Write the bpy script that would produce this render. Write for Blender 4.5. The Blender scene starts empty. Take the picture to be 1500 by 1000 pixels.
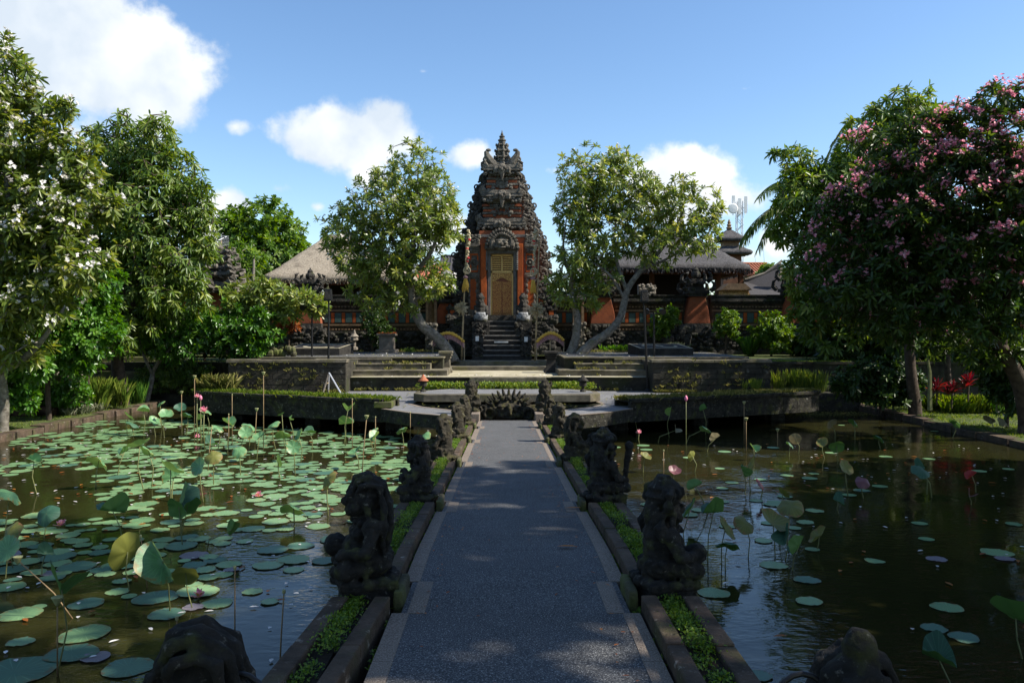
import bpy, math, random
import numpy as np
from mathutils import Vector, Matrix, noise

R = math.radians
SC = bpy.context.scene
COL = SC.collection

# ------------------------------------------------------------------ camera
FPX = 1167.0                       # focal length in pixels of a 1500 px wide frame
CAMX, CAMZ, VX, HY = -0.085, 3.6, 739.0, 480.0
cam = bpy.data.cameras.new('camera')
cam.sensor_width = 36.0
cam.lens = 36.0 * FPX / 1500.0
cam.shift_x = (750.0 - VX) / 1500.0
cam.shift_y = -(500.0 - HY) / 1500.0
cam.clip_start, cam.clip_end = 0.05, 3000.0
camo = bpy.data.objects.new('camera', cam); COL.objects.link(camo)
camo.location = (CAMX, 0, CAMZ); camo.rotation_euler = (R(90), 0, 0)
SC.camera = camo

# ------------------------------------------------------------------ light
SUN_EL, SUN_AZ = R(44), R(98)      # azimuth clockwise from +Y (the view direction)
SUN_DIR = Vector((math.sin(SUN_AZ) * math.cos(SUN_EL), math.cos(SUN_AZ) * math.cos(SUN_EL), math.sin(SUN_EL)))
SUN_STRENGTH, SKY_STRENGTH, EXPOSURE = 5.0, 0.112, 0.77
sl = bpy.data.lights.new('sun', 'SUN'); sl.energy = SUN_STRENGTH; sl.angle = R(0.53); sl.color = (1.0, 0.93, 0.82)
so = bpy.data.objects.new('sun', sl); COL.objects.link(so)
so.rotation_euler = SUN_DIR.to_track_quat('Z', 'Y').to_euler(); so.location = (30, 10, 40)
SC.view_settings.view_transform = 'Standard'; SC.view_settings.look = 'None'
SC.view_settings.exposure = EXPOSURE; SC.view_settings.gamma = 1.0
SC.view_settings.use_curve_mapping = False
SC.cycles.max_bounces = 7; SC.cycles.diffuse_bounces = 3; SC.cycles.glossy_bounces = 3
SC.cycles.transmission_bounces = 3; SC.cycles.transparent_max_bounces = 4
SC.cycles.sample_clamp_indirect = 6.0
SC.cycles.use_denoising = True

def make_world():
    w = bpy.data.worlds.new('World'); SC.world = w; w.use_nodes = True
    nt = w.node_tree; N = nt.nodes; L = nt.links; N.clear()
    def nd(t, **k):
        n = N.new(t)
        for a, b in k.items(): setattr(n, a, b)
        return n
    def mth(op, a, b=None, c=None, clamp=False):
        n = nd('ShaderNodeMath', operation=op); n.use_clamp = clamp
        for i, v in enumerate((a, b, c)):
            if v is None: continue
            if isinstance(v, (int, float)): n.inputs[i].default_value = v
            else: L.new(v, n.inputs[i])
        return n.outputs[0]
    sky = nd('ShaderNodeTexSky', sky_type='NISHITA'); sky.sun_disc = False
    sky.sun_elevation = SUN_EL; sky.sun_rotation = SUN_AZ
    sky.altitude = 200; sky.air_density = 1.0; sky.dust_density = 0.5; sky.ozone_density = 2.4
    tc = nd('ShaderNodeTexCoord'); sep = nd('ShaderNodeSeparateXYZ'); L.new(tc.outputs['Generated'], sep.inputs[0])
    yy = mth('MAXIMUM', mth('ABSOLUTE', sep.outputs[1]), 0.05)
    u = mth('DIVIDE', sep.outputs[0], yy); v = mth('DIVIDE', sep.outputs[2], yy)
    nz = nd('ShaderNodeTexNoise'); nz.inputs['Scale'].default_value = 8; nz.inputs['Detail'].default_value = 8; nz.inputs['Roughness'].default_value = 0.58
    L.new(tc.outputs['Generated'], nz.inputs['Vector'])
    # clouds: direction (as pixel of the frame), half sizes in pixels, strength
    clouds = [(55, 95, 170, 120, 1.1), (160, 95, 110, 95, 1.1), (215, 140, 75, 65, 1.0), (20, 20, 90, 60, .9), (95, 190, 170, 60, .75),
              (560, 188, 75, 56, 1.05), (520, 200, 90, 44, 1.0), (482, 197, 52, 38, .85), (595, 210, 55, 44, .8), (510, 225, 110, 32, .6),
              (1020, 262, 90, 52, 1.0), (955, 262, 80, 44, .85), (1090, 290, 90, 50, .75), (1135, 350, 40, 30, .95), (1085, 372, 50, 22, .8), (1000, 300, 100, 40, .6),
              (345, 186, 46, 26, .36), (405, 277, 44, 26, .72), (345, 305, 46, 38, 1.0), (330, 340, 50, 44, .8), (465, 303, 34, 18, .5), (690, 228, 75, 34, .5), (620, 105, 30, 16, .3),
              (645, 335, 60, 54, .85), (815, 250, 44, 24, .6), (690, 420, 240, 50, .6), (1090, 130, 60, 20, .05)]
    acc = None
    for (px, py, rx, ry, s) in clouds:
        du = mth('MULTIPLY', mth('SUBTRACT', u, (px - VX) / FPX), FPX / rx)
        dv = mth('MULTIPLY', mth('SUBTRACT', v, (HY - py) / FPX), FPX / ry)
        r2 = mth('ADD', mth('MULTIPLY', du, du), mth('MULTIPLY', dv, dv))
        m = mth('SUBTRACT', s * 1.15, mth('SQRT', r2))
        acc = m if acc is None else mth('SMOOTH_MAX', acc, m, .45)
    shape = mth('ADD', acc, mth('MULTIPLY', mth('SUBTRACT', nz.outputs[0], 0.53), 3.5))
    front = mth('GREATER_THAN', sep.outputs[1], 0.0)
    nb = nd('ShaderNodeTexNoise'); nb.inputs['Scale'].default_value = 3.2; nb.inputs['Detail'].default_value = 6
    L.new(tc.outputs['Generated'], nb.inputs['Vector'])
    back = mth('MULTIPLY', mth('SUBTRACT', nb.outputs[0], 0.56), 3.0)
    shape = mth('ADD', mth('MULTIPLY', shape, front), mth('MULTIPLY', back, mth('SUBTRACT', 1.0, front)))
    mr = nd('ShaderNodeMapRange', interpolation_type='SMOOTHSTEP'); L.new(shape, mr.inputs[0])
    mr.inputs[1].default_value = -.05; mr.inputs[2].default_value = 0.5; mr.inputs[3].default_value = 0; mr.inputs[4].default_value = .97
    # lit top and greyer body
    n2 = nd('ShaderNodeTexNoise'); n2.inputs['Scale'].default_value = 9; n2.inputs['Detail'].default_value = 5
    mp = nd('ShaderNodeMapping'); mp.inputs['Location'].default_value = (.03, 0, .05); L.new(tc.outputs['Generated'], mp.inputs[0]); L.new(mp.outputs[0], n2.inputs['Vector'])
    cr = nd('ShaderNodeValToRGB'); L.new(n2.outputs[0], cr.inputs[0])
    cr.color_ramp.elements[0].position = .36; cr.color_ramp.elements[0].color = (.56, .63, .71, 1)
    cr.color_ramp.elements[1].position = .66; cr.color_ramp.elements[1].color = (.93, .93, .90, 1)
    cb = nd('ShaderNodeVectorMath', operation='SCALE'); L.new(cr.outputs[0], cb.inputs[0]); cb.inputs['Scale'].default_value = 0.80 / SKY_STRENGTH
    hs = nd('ShaderNodeHueSaturation'); hs.inputs['Saturation'].default_value = 1.10; hs.inputs['Value'].default_value = 1.09; L.new(sky.outputs[0], hs.inputs['Color'])
    mx = nd('ShaderNodeMixRGB'); L.new(mr.outputs[0], mx.inputs[0]); L.new(hs.outputs[0], mx.inputs[1]); L.new(cb.outputs[0], mx.inputs[2])
    bg = nd('ShaderNodeBackground'); bg.inputs[1].default_value = SKY_STRENGTH; L.new(mx.outputs[0], bg.inputs[0])
    out = nd('ShaderNodeOutputWorld'); L.new(bg.outputs[0], out.inputs[0])
make_world()

# ------------------------------------------------------------------ helpers
def P(x, y, d):
    """the point that lies at distance d along the sight line of photo pixel (x, y)"""
    return Vector((CAMX + (x - VX) * d / FPX, d, CAMZ - (y - HY) * d / FPX))
def GX(x, d): return CAMX + (x - VX) * d / FPX
def GZ(y, d): return CAMZ - (y - HY) * d / FPX

ORG = {}
def tag(o, label=None, cat=None, group=None, kind=None):
    if label: o['label'] = label
    if cat: o['category'] = cat
    if group: o['group'] = group
    if kind: o['kind'] = kind
    return o
def thing(name, label, cat, loc=(0, 0, 0), rz=0.0, group=None):
    o = bpy.data.objects.new(name, None); COL.objects.link(o); o.empty_display_size = .2
    o.location = loc; o.rotation_euler = (0, 0, rz)
    ORG[o.name] = Vector(loc) if rz == 0 else Vector((0, 0, 0))
    return tag(o, label, cat, group)
def link(name, me, mats, parent=None):
    o = bpy.data.objects.new(name, me); COL.objects.link(o)
    for m in (mats if isinstance(mats, (list, tuple)) else [mats]): me.materials.append(m)
    if parent is not None:
        o.parent = parent; ORG[o.name] = ORG.get(parent.name, Vector((0, 0, 0)))
    return o
def copy_tree(o, parent=None):
    c = o.copy(); COL.objects.link(c)
    if parent is not None: c.parent = parent
    for ch in list(o.children): copy_tree(ch, c)
    return c

class MB:
    """collects shapes, becomes ONE mesh object"""
    def __init__(s): s.v = []; s.f = []; s.m = []; s.mi = 0
    def add(s, vs, fs):
        b = len(s.v); s.v.extend([tuple(q) for q in vs])
        for f in fs: s.f.append([i + b for i in f]); s.m.append(s.mi)
    def box(s, x0, x1, y0, y1, z0, z1, taper=0.0, rot=None):
        t = taper
        vs = [(x0, y0, z0), (x1, y0, z0), (x1, y1, z0), (x0, y1, z0), (x0 + t, y0 + t, z1), (x1 - t, y0 + t, z1), (x1 - t, y1 - t, z1), (x0 + t, y1 - t, z1)]
        if rot is not None:
            c = Vector(((x0 + x1) / 2, (y0 + y1) / 2, (z0 + z1) / 2)); vs = [c + rot @ (Vector(q) - c) for q in vs]
        s.add(vs, [(0, 3, 2, 1), (4, 5, 6, 7), (0, 1, 5, 4), (1, 2, 6, 5), (2, 3, 7, 6), (3, 0, 4, 7)])
    def prism_xz(s, poly, y0, y1):
        n = len(poly); vs = [(x, y0, z) for x, z in poly] + [(x, y1, z) for x, z in poly]
        s.add(vs, [list(range(n)), list(range(2 * n - 1, n - 1, -1))] + [(i, i + n, (i + 1) % n + n, (i + 1) % n) for i in range(n)])
    def prism_xy(s, poly, z0, z1):
        n = len(poly); vs = [(x, y, z0) for x, y in poly] + [(x, y, z1) for x, y in poly]
        s.add(vs, [list(range(n - 1, -1, -1)), list(range(n, 2 * n))] + [(i, (i + 1) % n, (i + 1) % n + n, i + n) for i in range(n)])
    def lathe(s, prof, c=(0, 0, 0), n=12, sx=1, sy=1, a0=0):
        k = len(prof); vs = []
        for r, z in prof:
            for i in range(n):
                a = a0 + 2 * math.pi * i / n; vs.append((c[0] + r * sx * math.cos(a), c[1] + r * sy * math.sin(a), c[2] + z))
        fs = [(j * n + i, j * n + (i + 1) % n, (j + 1) * n + (i + 1) % n, (j + 1) * n + i) for j in range(k - 1) for i in range(n)]
        fs += [list(range(n - 1, -1, -1)), list(range((k - 1) * n, k * n))]
        s.add(vs, fs)
    def tube(s, pts, rad, n=6, cap=True):
        pts = [Vector(p) for p in pts]; k = len(pts)
        if not isinstance(rad, (list, tuple)): rad = [rad] * k
        vs = []; ref = Vector((0.3, 0.2, 1)).normalized()
        for i, p in enumerate(pts):
            t = (pts[min(i + 1, k - 1)] - pts[max(i - 1, 0)]).normalized()
            a = t.cross(ref)
            if a.length < .05: a = t.cross(Vector((1, 0, 0)))
            a.normalize(); b = t.cross(a)
            for j in range(n):
                q = 2 * math.pi * j / n; vs.append(p + (a * math.cos(q) + b * math.sin(q)) * rad[i])
        fs = [(j * n + i, (j + 1) * n + i, (j + 1) * n + (i + 1) % n, j * n + (i + 1) % n) for j in range(k - 1) for i in range(n)]
        if cap: fs += [list(range(n)), list(range(k * n - 1, (k - 1) * n - 1, -1))]
        s.add(vs, fs)
    def blob(s, c, r, nu=8, nv=5, rot=None):
        if not isinstance(r, (list, tuple)): r = (r, r, r)
        vs = [Vector((0, 0, -r[2]))]
        for j in range(1, nv):
            p = -math.pi / 2 + math.pi * j / nv
            for i in range(nu):
                a = 2 * math.pi * i / nu; vs.append(Vector((r[0] * math.cos(p) * math.cos(a), r[1] * math.cos(p) * math.sin(a), r[2] * math.sin(p))))
        vs.append(Vector((0, 0, r[2])))
        if rot is not None: vs = [rot @ q for q in vs]
        c = Vector(c); vs = [q + c for q in vs]
        t = len(vs) - 1
        fs = [(0, 1 + (i + 1) % nu, 1 + i) for i in range(nu)]
        for j in range(nv - 2):
            for i in range(nu):
                fs.append((1 + j * nu + i, 1 + j * nu + (i + 1) % nu, 1 + (j + 1) * nu + (i + 1) % nu, 1 + (j + 1) * nu + i))
        fs += [(t, 1 + (nv - 2) * nu + i, 1 + (nv - 2) * nu + (i + 1) % nu) for i in range(nu)]
        s.add(vs, fs)
    def ring(s, c, R0, r, y, n=14, a0=0, a1=6.283, dep=.06):
        """scroll ring lying in the xz plane"""
        pts = [(c[0] + R0 * math.cos(a0 + (a1 - a0) * i / n), y, c[1] + R0 * math.sin(a0 + (a1 - a0) * i / n)) for i in range(n + 1)]
        s.tube(pts, r, 6)
    def mesh(s, name, off=None):
        me = bpy.data.meshes.new(name)
        v = s.v if off is None else [(a - off[0], b - off[1], c - off[2]) for a, b, c in s.v]
        me.from_pydata(v, [], s.f)
        if any(s.m): me.polygons.foreach_set('material_index', s.m)
        me.update(); return me
    def build(s, name, mats, parent=None, smooth=False, bevel=0.0):
        off = ORG.get(parent.name) if parent is not None else None
        me = s.mesh(name, off)
        if smooth: me.polygons.foreach_set('use_smooth', [True] * len(me.polygons))
        o = link(name, me, mats, parent)
        if bevel:
            b = o.modifiers.new('bevel', 'BEVEL'); b.width = bevel; b.segments = 2; b.limit_method = 'ANGLE'
        return o

def relief(mb, x0, x1, z0, z1, y, n, s0, s1, rnd, sym=None, dep=1.0):
    """carved lumps standing proud of a face that looks towards -Y; mirrored about x = sym"""
    for _ in range(n):
        x = rnd.uniform(x0, x1); z = rnd.uniform(z0, z1); r = rnd.uniform(s0, s1)
        rr = (r * rnd.uniform(.7, 1.5), r * dep, r * rnd.uniform(.7, 1.5))
        rot = Matrix.Rotation(rnd.uniform(-1, 1), 3, 'Y')
        mb.blob((x, y, z), rr, 6, 4, rot)
        if sym is not None: mb.blob((2 * sym - x, y, z), rr, 6, 4, Matrix.Rotation(-rot.to_euler().y, 3, 'Y'))

# ------------------------------------------------------------------ materials
def newmat(name):
    m = bpy.data.materials.new(name); m.use_nodes = True
    nt = m.node_tree; nt.nodes.clear()
    out = nt.nodes.new('ShaderNodeOutputMaterial'); b = nt.nodes.new('ShaderNodeBsdfPrincipled')
    nt.links.new(b.outputs[0], out.inputs[0])
    return m, nt, b, out
def ramp(nt, fac, stops):
    r = nt.nodes.new('ShaderNodeValToRGB'); nt.links.new(fac, r.inputs[0])
    e = r.color_ramp.elements
    while len(e) < len(stops): e.new(.5)
    for q, (p, c) in zip(e, stops): q.position = p; q.color = (*c, 1)
    return r.outputs[0]
def nz(nt, scale, detail=5, rough=.6, vec=None, stretch=None):
    n = nt.nodes.new('ShaderNodeTexNoise'); n.inputs['Scale'].default_value = scale
    n.inputs['Detail'].default_value = detail; n.inputs['Roughness'].default_value = rough
    if vec is None:
        t = nt.nodes.new('ShaderNodeTexCoord'); vec = t.outputs['Object']
    if stretch:
        mp = nt.nodes.new('ShaderNodeMapping'); mp.inputs['Scale'].default_value = stretch; nt.links.new(vec, mp.inputs[0]); vec = mp.outputs[0]
    nt.links.new(vec, n.inputs['Vector']); return n.outputs[0]
def bump(nt, b, h, strength, dist=.02):
    n = nt.nodes.new('ShaderNodeBump'); n.inputs['Strength'].default_value = strength; n.inputs['Distance'].default_value = dist
    nt.links.new(h, n.inputs['Height']); nt.links.new(n.outputs[0], b.inputs['Normal'])
def mixc(nt, fac, a, b):
    m = nt.nodes.new('ShaderNodeMixRGB')
    for i, q in ((0, fac), (1, a), (2, b)):
        if isinstance(q, (tuple, list)): m.inputs[i].default_value = (*q, 1)
        elif isinstance(q, (int, float)): m.inputs[i].default_value = q
        else: nt.links.new(q, m.inputs[i])
    return m.outputs[0]
def stone(name, c1, c2, scale=4, rough=.9, bmp=.6, bscale=18, moss=None, spots=None, dist=.03, spec=.25):
    m, nt, b, out = newmat(name)
    col = ramp(nt, nz(nt, scale, 6, .65), [(.32, c1), (.68, c2)])
    if moss:
        mc, lo, hi = moss
        f = ramp(nt, nz(nt, scale * .6, 5, .6), [(lo, (0, 0, 0)), (hi, (1, 1, 1))])
        col = mixc(nt, f, col, mc)
    if spots:
        f = ramp(nt, nz(nt, scale * 2.3, 6, .7), [(.60, (0, 0, 0)), (.68, (1, 1, 1))])
        col = mixc(nt, f, col, spots)
    nt.links.new(col, b.inputs['Base Color']); b.inputs['Roughness'].default_value = rough
    b.inputs['Specular IOR Level'].default_value = spec
    bump(nt, b, nz(nt, bscale, 8, .7), bmp, dist)
    return m
def leafmat(name, dark, mid, light, trans=.3, rough=.42, spec=.4, tcol=None):
    m, nt, b, out = newmat(name)
    a = nt.nodes.new('ShaderNodeAttribute'); a.attribute_name = 'tint'
    col = ramp(nt, a.outputs['Fac'], [(0, dark), (.5, mid), (.92, light)])
    nt.links.new(col, b.inputs['Base Color']); b.inputs['Roughness'].default_value = rough
    b.inputs['Specular IOR Level'].default_value = spec
    t = nt.nodes.new('ShaderNodeBsdfTranslucent')
    hs = nt.nodes.new('ShaderNodeHueSaturation'); hs.inputs['Hue'].default_value = .485; hs.inputs['Saturation'].default_value = 1.15; hs.inputs['Value'].default_value = 1.5
    nt.links.new(col, hs.inputs['Color']); nt.links.new(hs.outputs[0], t.inputs[0])
    mx = nt.nodes.new('ShaderNodeMixShader'); mx.inputs[0].default_value = trans
    nt.links.new(b.outputs[0], mx.inputs[1]); nt.links.new(t.outputs[0], mx.inputs[2]); nt.links.new(mx.outputs[0], out.inputs[0])
    return m
M = {}
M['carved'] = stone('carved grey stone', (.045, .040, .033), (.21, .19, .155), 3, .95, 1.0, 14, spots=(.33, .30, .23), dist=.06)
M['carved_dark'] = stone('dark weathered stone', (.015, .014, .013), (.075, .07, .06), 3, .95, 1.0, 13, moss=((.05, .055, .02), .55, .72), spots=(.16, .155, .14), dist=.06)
M['statue'] = stone('black lichen stone', (.007, .007, .007), (.032, .029, .025), 9, .86, 1.0, 34, moss=((.055, .06, .018), .54, .70), spots=(.13, .125, .11), dist=.02)
M['statue_far'] = stone('mossy brown statue stone', (.012, .011, .009), (.06, .052, .036), 7, .92, 1.0, 22, moss=((.075, .07, .02), .52, .68), spots=(.17, .155, .12), dist=.05)
M['mossy'] = stone('mossy stone', (.035, .035, .02), (.12, .11, .07), 3, .95, .8, 20, moss=((.085, .10, .025), .45, .62))
M['terrace_wall'] = stone('damp dark masonry', (.012, .011, .009), (.06, .055, .042), 1.6, .95, .8, 9, moss=((.04, .045, .018), .48, .7), spots=(.15, .145, .12))
M['kerb'] = stone('brown kerb stone', (.032, .023, .016), (.115, .08, .055), 3.2, .85, .9, 16, moss=((.07, .07, .025), .52, .72), spots=(.27, .24, .2))
M['pale_floor'] = stone('pale sandstone paving', (.30, .27, .19), (.44, .40, .29), 1.2, .9, .3, 25, moss=((.22, .20, .11), .5, .7))
M['step_stone'] = stone('worn step stone', (.05, .044, .033), (.21, .185, .135), 2, .92, .6, 16, moss=((.13, .12, .05), .5, .72))
M['black_step'] = stone('black step stone', (.012, .011, .01), (.045, .042, .037), 3, .8, .5, 20)
M['grey_stone'] = stone('grey moulding stone', (.09, .085, .08), (.2, .19, .175), 4, .9, .6, 22)
M['concrete'] = stone('weathered concrete', (.14, .12, .10), (.26, .23, .19), 3, .9, .4, 20)

def asphalt(name, base, speck, dens=.66):
    m, nt, b, out = newmat(name)
    big = ramp(nt, nz(nt, .9, 4), [(.3, tuple(c * .65 for c in base)), (.5, base), (.72, tuple(c * 1.35 for c in base))])
    f = ramp(nt, nz(nt, 95, 3, .75), [(dens - .22, (0, 0, 0)), (dens + .05, (1, 1, 1))])
    v = nt.nodes.new('ShaderNodeTexVoronoi'); v.inputs['Scale'].default_value = 42
    t = nt.nodes.new('ShaderNodeTexCoord'); nt.links.new(t.outputs['Object'], v.inputs['Vector'])
    f2 = ramp(nt, v.outputs['Distance'], [(.10, (1, 1, 1)), (.2, (0, 0, 0))])
    wet = ramp(nt, nz(nt, 2.2, 7, .7), [(.44, (0, 0, 0)), (.62, (.55, .55, .55))]); big = mixc(nt, wet, big, tuple(c * .45 for c in base))
    col = mixc(nt, f, big, speck); col = mixc(nt, f2, col, tuple(min(1, c * 1.25) for c in speck))
    nt.links.new(col, b.inputs['Base Color']); b.inputs['Roughness'].default_value = .8; b.inputs['Specular IOR Level'].default_value = .3
    bump(nt, b, nz(nt, 80, 3, .7), .6, .01)
    return m
M['asphalt'] = asphalt('pebble washed paving', (.043, .045, .049), (.32, .32, .31), .70)
M['asphalt_far'] = asphalt('pebble washed platform', (.13, .13, .135), (.26, .26, .26))
M['border'] = asphalt('brown pebble border', (.11, .085, .066), (.30, .25, .20), .6)
M['soil'] = stone('wet soil', (.012, .01, .007), (.04, .03, .02), 5, .95, .8, 20)

def brickmat():
    m, nt, b, out = newmat('orange brick')
    t = nt.nodes.new('ShaderNodeTexCoord')
    w = nt.nodes.new('ShaderNodeTexWave'); w.wave_type = 'BANDS'; w.bands_direction = 'Z'; w.inputs['Scale'].default_value = 2.6; w.inputs['Distortion'].default_value = .6
    nt.links.new(t.outputs['Object'], w.inputs['Vector'])
    c = ramp(nt, nz(nt, 2.2, 6, .7), [(.30, (.13, .042, .02)), (.55, (.34, .085, .028)), (.75, (.46, .125, .04))])
    c = mixc(nt, ramp(nt, w.outputs[1], [(0, (.4, .4, .4)), (.2, (0, 0, 0))]), c, (.17, .08, .05))
    c = mixc(nt, ramp(nt, nz(nt, 1.1, 6, .7), [(.54, (0, 0, 0)), (.7, (.8, .8, .8))]), c, (.06, .05, .042))
    nt.links.new(c, b.inputs['Base Color']); b.inputs['Roughness'].default_value = .9
    bump(nt, b, nz(nt, 14, 6), .5, .03); return m
M['brick'] = brickmat()
def plainmat(name, c, rough=.6, metal=0, var=.25, scale=8):
    m, nt, b, out = newmat(name)
    col = ramp(nt, nz(nt, scale, 4), [(.3, tuple(q * (1 - var) for q in c)), (.7, tuple(min(1, q * (1 + var)) for q in c))])
    nt.links.new(col, b.inputs['Base Color']); b.inputs['Roughness'].default_value = rough; b.inputs['Metallic'].default_value = metal
    return m
M['orange'] = stone('orange plaster', (.24, .055, .018), (.50, .115, .026), 1.6, .9, .5, 16, moss=((.14, .05, .025), .56, .74))
M['teal'] = plainmat('teal green panel', (.04, .085, .075), .7)
M['ochre'] = plainmat('ochre band', (.20, .13, .07), .85, 0, .4, 6)
def goldmat(name='gilded carving', scale=11, stops=None):
    m, nt, b, out = newmat(name)
    v = nt.nodes.new('ShaderNodeTexVoronoi'); v.inputs['Scale'].default_value = scale; v.feature = 'DISTANCE_TO_EDGE'
    t = nt.nodes.new('ShaderNodeTexCoord'); nt.links.new(t.outputs['Object'], v.inputs['Vector'])
    c = ramp(nt, v.outputs['Distance'], stops or [(.02, (.22, .06, .025)), (.09, (.62, .33, .08)), (.25, (.80, .50, .15))])
    nt.links.new(c, b.inputs['Base Color']); b.inputs['Roughness'].default_value = .5
    bump(nt, b, v.outputs['Distance'], 1.0, .04); return m
M['gold'] = goldmat()
M['door_wood'] = plainmat('red brown door wood', (.22, .065, .025), .55)
M['gilt'] = plainmat('gilt', (.78, .50, .15), .45, 0, .3, 20)
M['gold_red'] = goldmat('gilded red door carving', 15, [(.0, (.20, .045, .02)), (.09, (.42, .13, .04)), (.16, (.66, .34, .09)), (.3, (.74, .44, .13))])
M['wood'] = stone('brown timber', (.10, .04, .02), (.20, .085, .04), 3, .7, .4, 20)
M['dark_wood'] = plainmat('dark timber', (.035, .02, .013), .7)
M['red_lacquer'] = plainmat('red painted timber', (.27, .045, .02), .6)
def thatchmat(name, a, b2, c3):
    m, nt, b, out = newmat(name)
    f = nz(nt, 9, 7, .75, stretch=(1, 1, .35))
    c = ramp(nt, f, [(.3, a), (.5, b2), (.7, c3)])
    c = mixc(nt, ramp(nt, nz(nt, 1.3, 5), [(.52, (0, 0, 0)), (.72, (.75, .75, .75))]), c, a)
    nt.links.new(c, b.inputs['Base Color']); b.inputs['Roughness'].default_value = .95
    bump(nt, b, nz(nt, 24, 8, .8, stretch=(1, 1, .3)), 1.0, .08); return m
M['thatch'] = thatchmat('weathered grass thatch', (.13, .105, .075), (.32, .27, .20), (.45, .39, .30))
M['thatch_dark'] = thatchmat('black palm fibre thatch', (.028, .026, .026), (.075, .07, .07), (.13, .125, .125))
M['tiles'] = plainmat('terracotta roof tiles', (.33, .11, .05), .8, 0, .3, 20)
M['dark_tiles'] = plainmat('dark grey roof tiles', (.045, .042, .045), .8, 0, .3, 12)
M['bark'] = stone('mottled frangipani bark', (.075, .065, .052), (.26, .24, .20), 7, .9, .9, 22, moss=((.12, .12, .06), .55, .72))
M['bark_dark'] = stone('brown tree bark', (.028, .02, .014), (.10, .075, .055), 5, .92, .9, 18)
M['log'] = stone('rotting timber', (.018, .010, .007), (.10, .06, .038), 5, .92, 1.0, 12, spots=(.2, .15, .1), dist=.06)
M['wall_stone'] = stone('brown weathered wall masonry', (.03, .022, .016), (.13, .085, .055), 2.5, .95, .8, 14, moss=((.05, .045, .025), .5, .7), dist=.05)
M['rubble'] = stone('black mossy rubble', (.010, .010, .008), (.05, .046, .036), 5, .95, 1.0, 9, moss=((.06, .065, .02), .54, .68), spots=(.22, .22, .19), dist=.06)
M['black_metal'] = plainmat('black painted metal', (.012, .012, .013), .45, .3)
M['white_metal'] = plainmat('galvanised metal', (.55, .56, .58), .4, .5, .1)
M['white_paint'] = plainmat('white paint', (.78, .78, .76), .5, 0, .05)
M['bamboo'] = plainmat('dry bamboo', (.36, .27, .15), .6, 0, .3, 6)
M['straw'] = plainmat('dry straw', (.42, .36, .23), .9, 0, .4, 20)
M['yellow'] = plainmat('golden straw tassel', (.60, .38, .06), .8, 0, .3, 20)
M['red_cloth'] = plainmat('red cloth', (.55, .03, .03), .8)
M['mauve'] = plainmat('mauve pleated cloth', (.30, .17, .17), .85, 0, .3, 12)
M['poleng'] = plainmat('grey checked cloth', (.22, .23, .24), .85, 0, .8, 9)
M['stem'] = plainmat('lotus stem', (.15, .16, .055), .6, 0, .4, 6)
M['stem_dry'] = plainmat('dry brown stem', (.24, .16, .075), .7, 0, .4, 6)
M['pod'] = plainmat('lotus seed head', (.30, .30, .13), .7, 0, .3, 20)
M['pink'] = plainmat('pink petals', (.70, .20, .33), .5, 0, .25, 30)
M['petal_pale'] = plainmat('pale petals', (.72, .60, .60), .5, 0, .2, 30)

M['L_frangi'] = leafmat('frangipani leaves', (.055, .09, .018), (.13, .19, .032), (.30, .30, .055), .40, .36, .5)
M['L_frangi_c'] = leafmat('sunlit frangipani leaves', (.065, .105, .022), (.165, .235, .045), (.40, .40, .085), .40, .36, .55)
M['L_gloss'] = leafmat('glossy green leaves', (.03, .095, .014), (.07, .18, .022), (.16, .30, .04), .36, .33, .5)
M['L_mango'] = leafmat('mango leaves', (.042, .088, .016), (.11, .185, .026), (.28, .32, .06), .40, .38, .45)
M['L_bright'] = leafmat('bright green leaves', (.04, .10, .012), (.10, .19, .02), (.22, .30, .04), .4, .42, .4)
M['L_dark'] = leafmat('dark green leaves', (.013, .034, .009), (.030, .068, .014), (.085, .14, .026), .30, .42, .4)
M['L_pinktree'] = leafmat('pink frangipani leaves', (.020, .045, .010), (.05, .095, .018), (.13, .19, .035), .36, .38, .45)
M['L_grass'] = leafmat('fresh grass', (.05, .10, .012), (.12, .20, .02), (.25, .29, .05), .35, .5, .3)
M['L_drygrass'] = leafmat('yellowing grass', (.07, .085, .02), (.17, .18, .045), (.33, .30, .11), .3, .6, .2)
M['L_moss'] = leafmat('moss leaves', (.045, .10, .012), (.10, .19, .02), (.19, .27, .035), .3, .5, .3)
M['L_spider'] = leafmat('variegated blades', (.07, .11, .05), (.17, .20, .11), (.38, .38, .26), .3, .5, .3)
M['L_red'] = leafmat('red cordyline leaves', (.04, .010, .010), (.10, .011, .012), (.24, .045, .028), .3, .38, .4)
M['L_rust'] = leafmat('rust red leaves', (.16, .05, .015), (.30, .09, .02), (.4, .16, .03), .3, .5, .3)
M['F_white'] = leafmat('white petals', (.55, .53, .50), (.72, .70, .67), (.8, .78, .74), .2, .5, .3)
M['F_pink'] = leafmat('pink blossom petals', (.55, .17, .22), (.74, .33, .38), (.84, .56, .58), .45, .5, .3)
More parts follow.
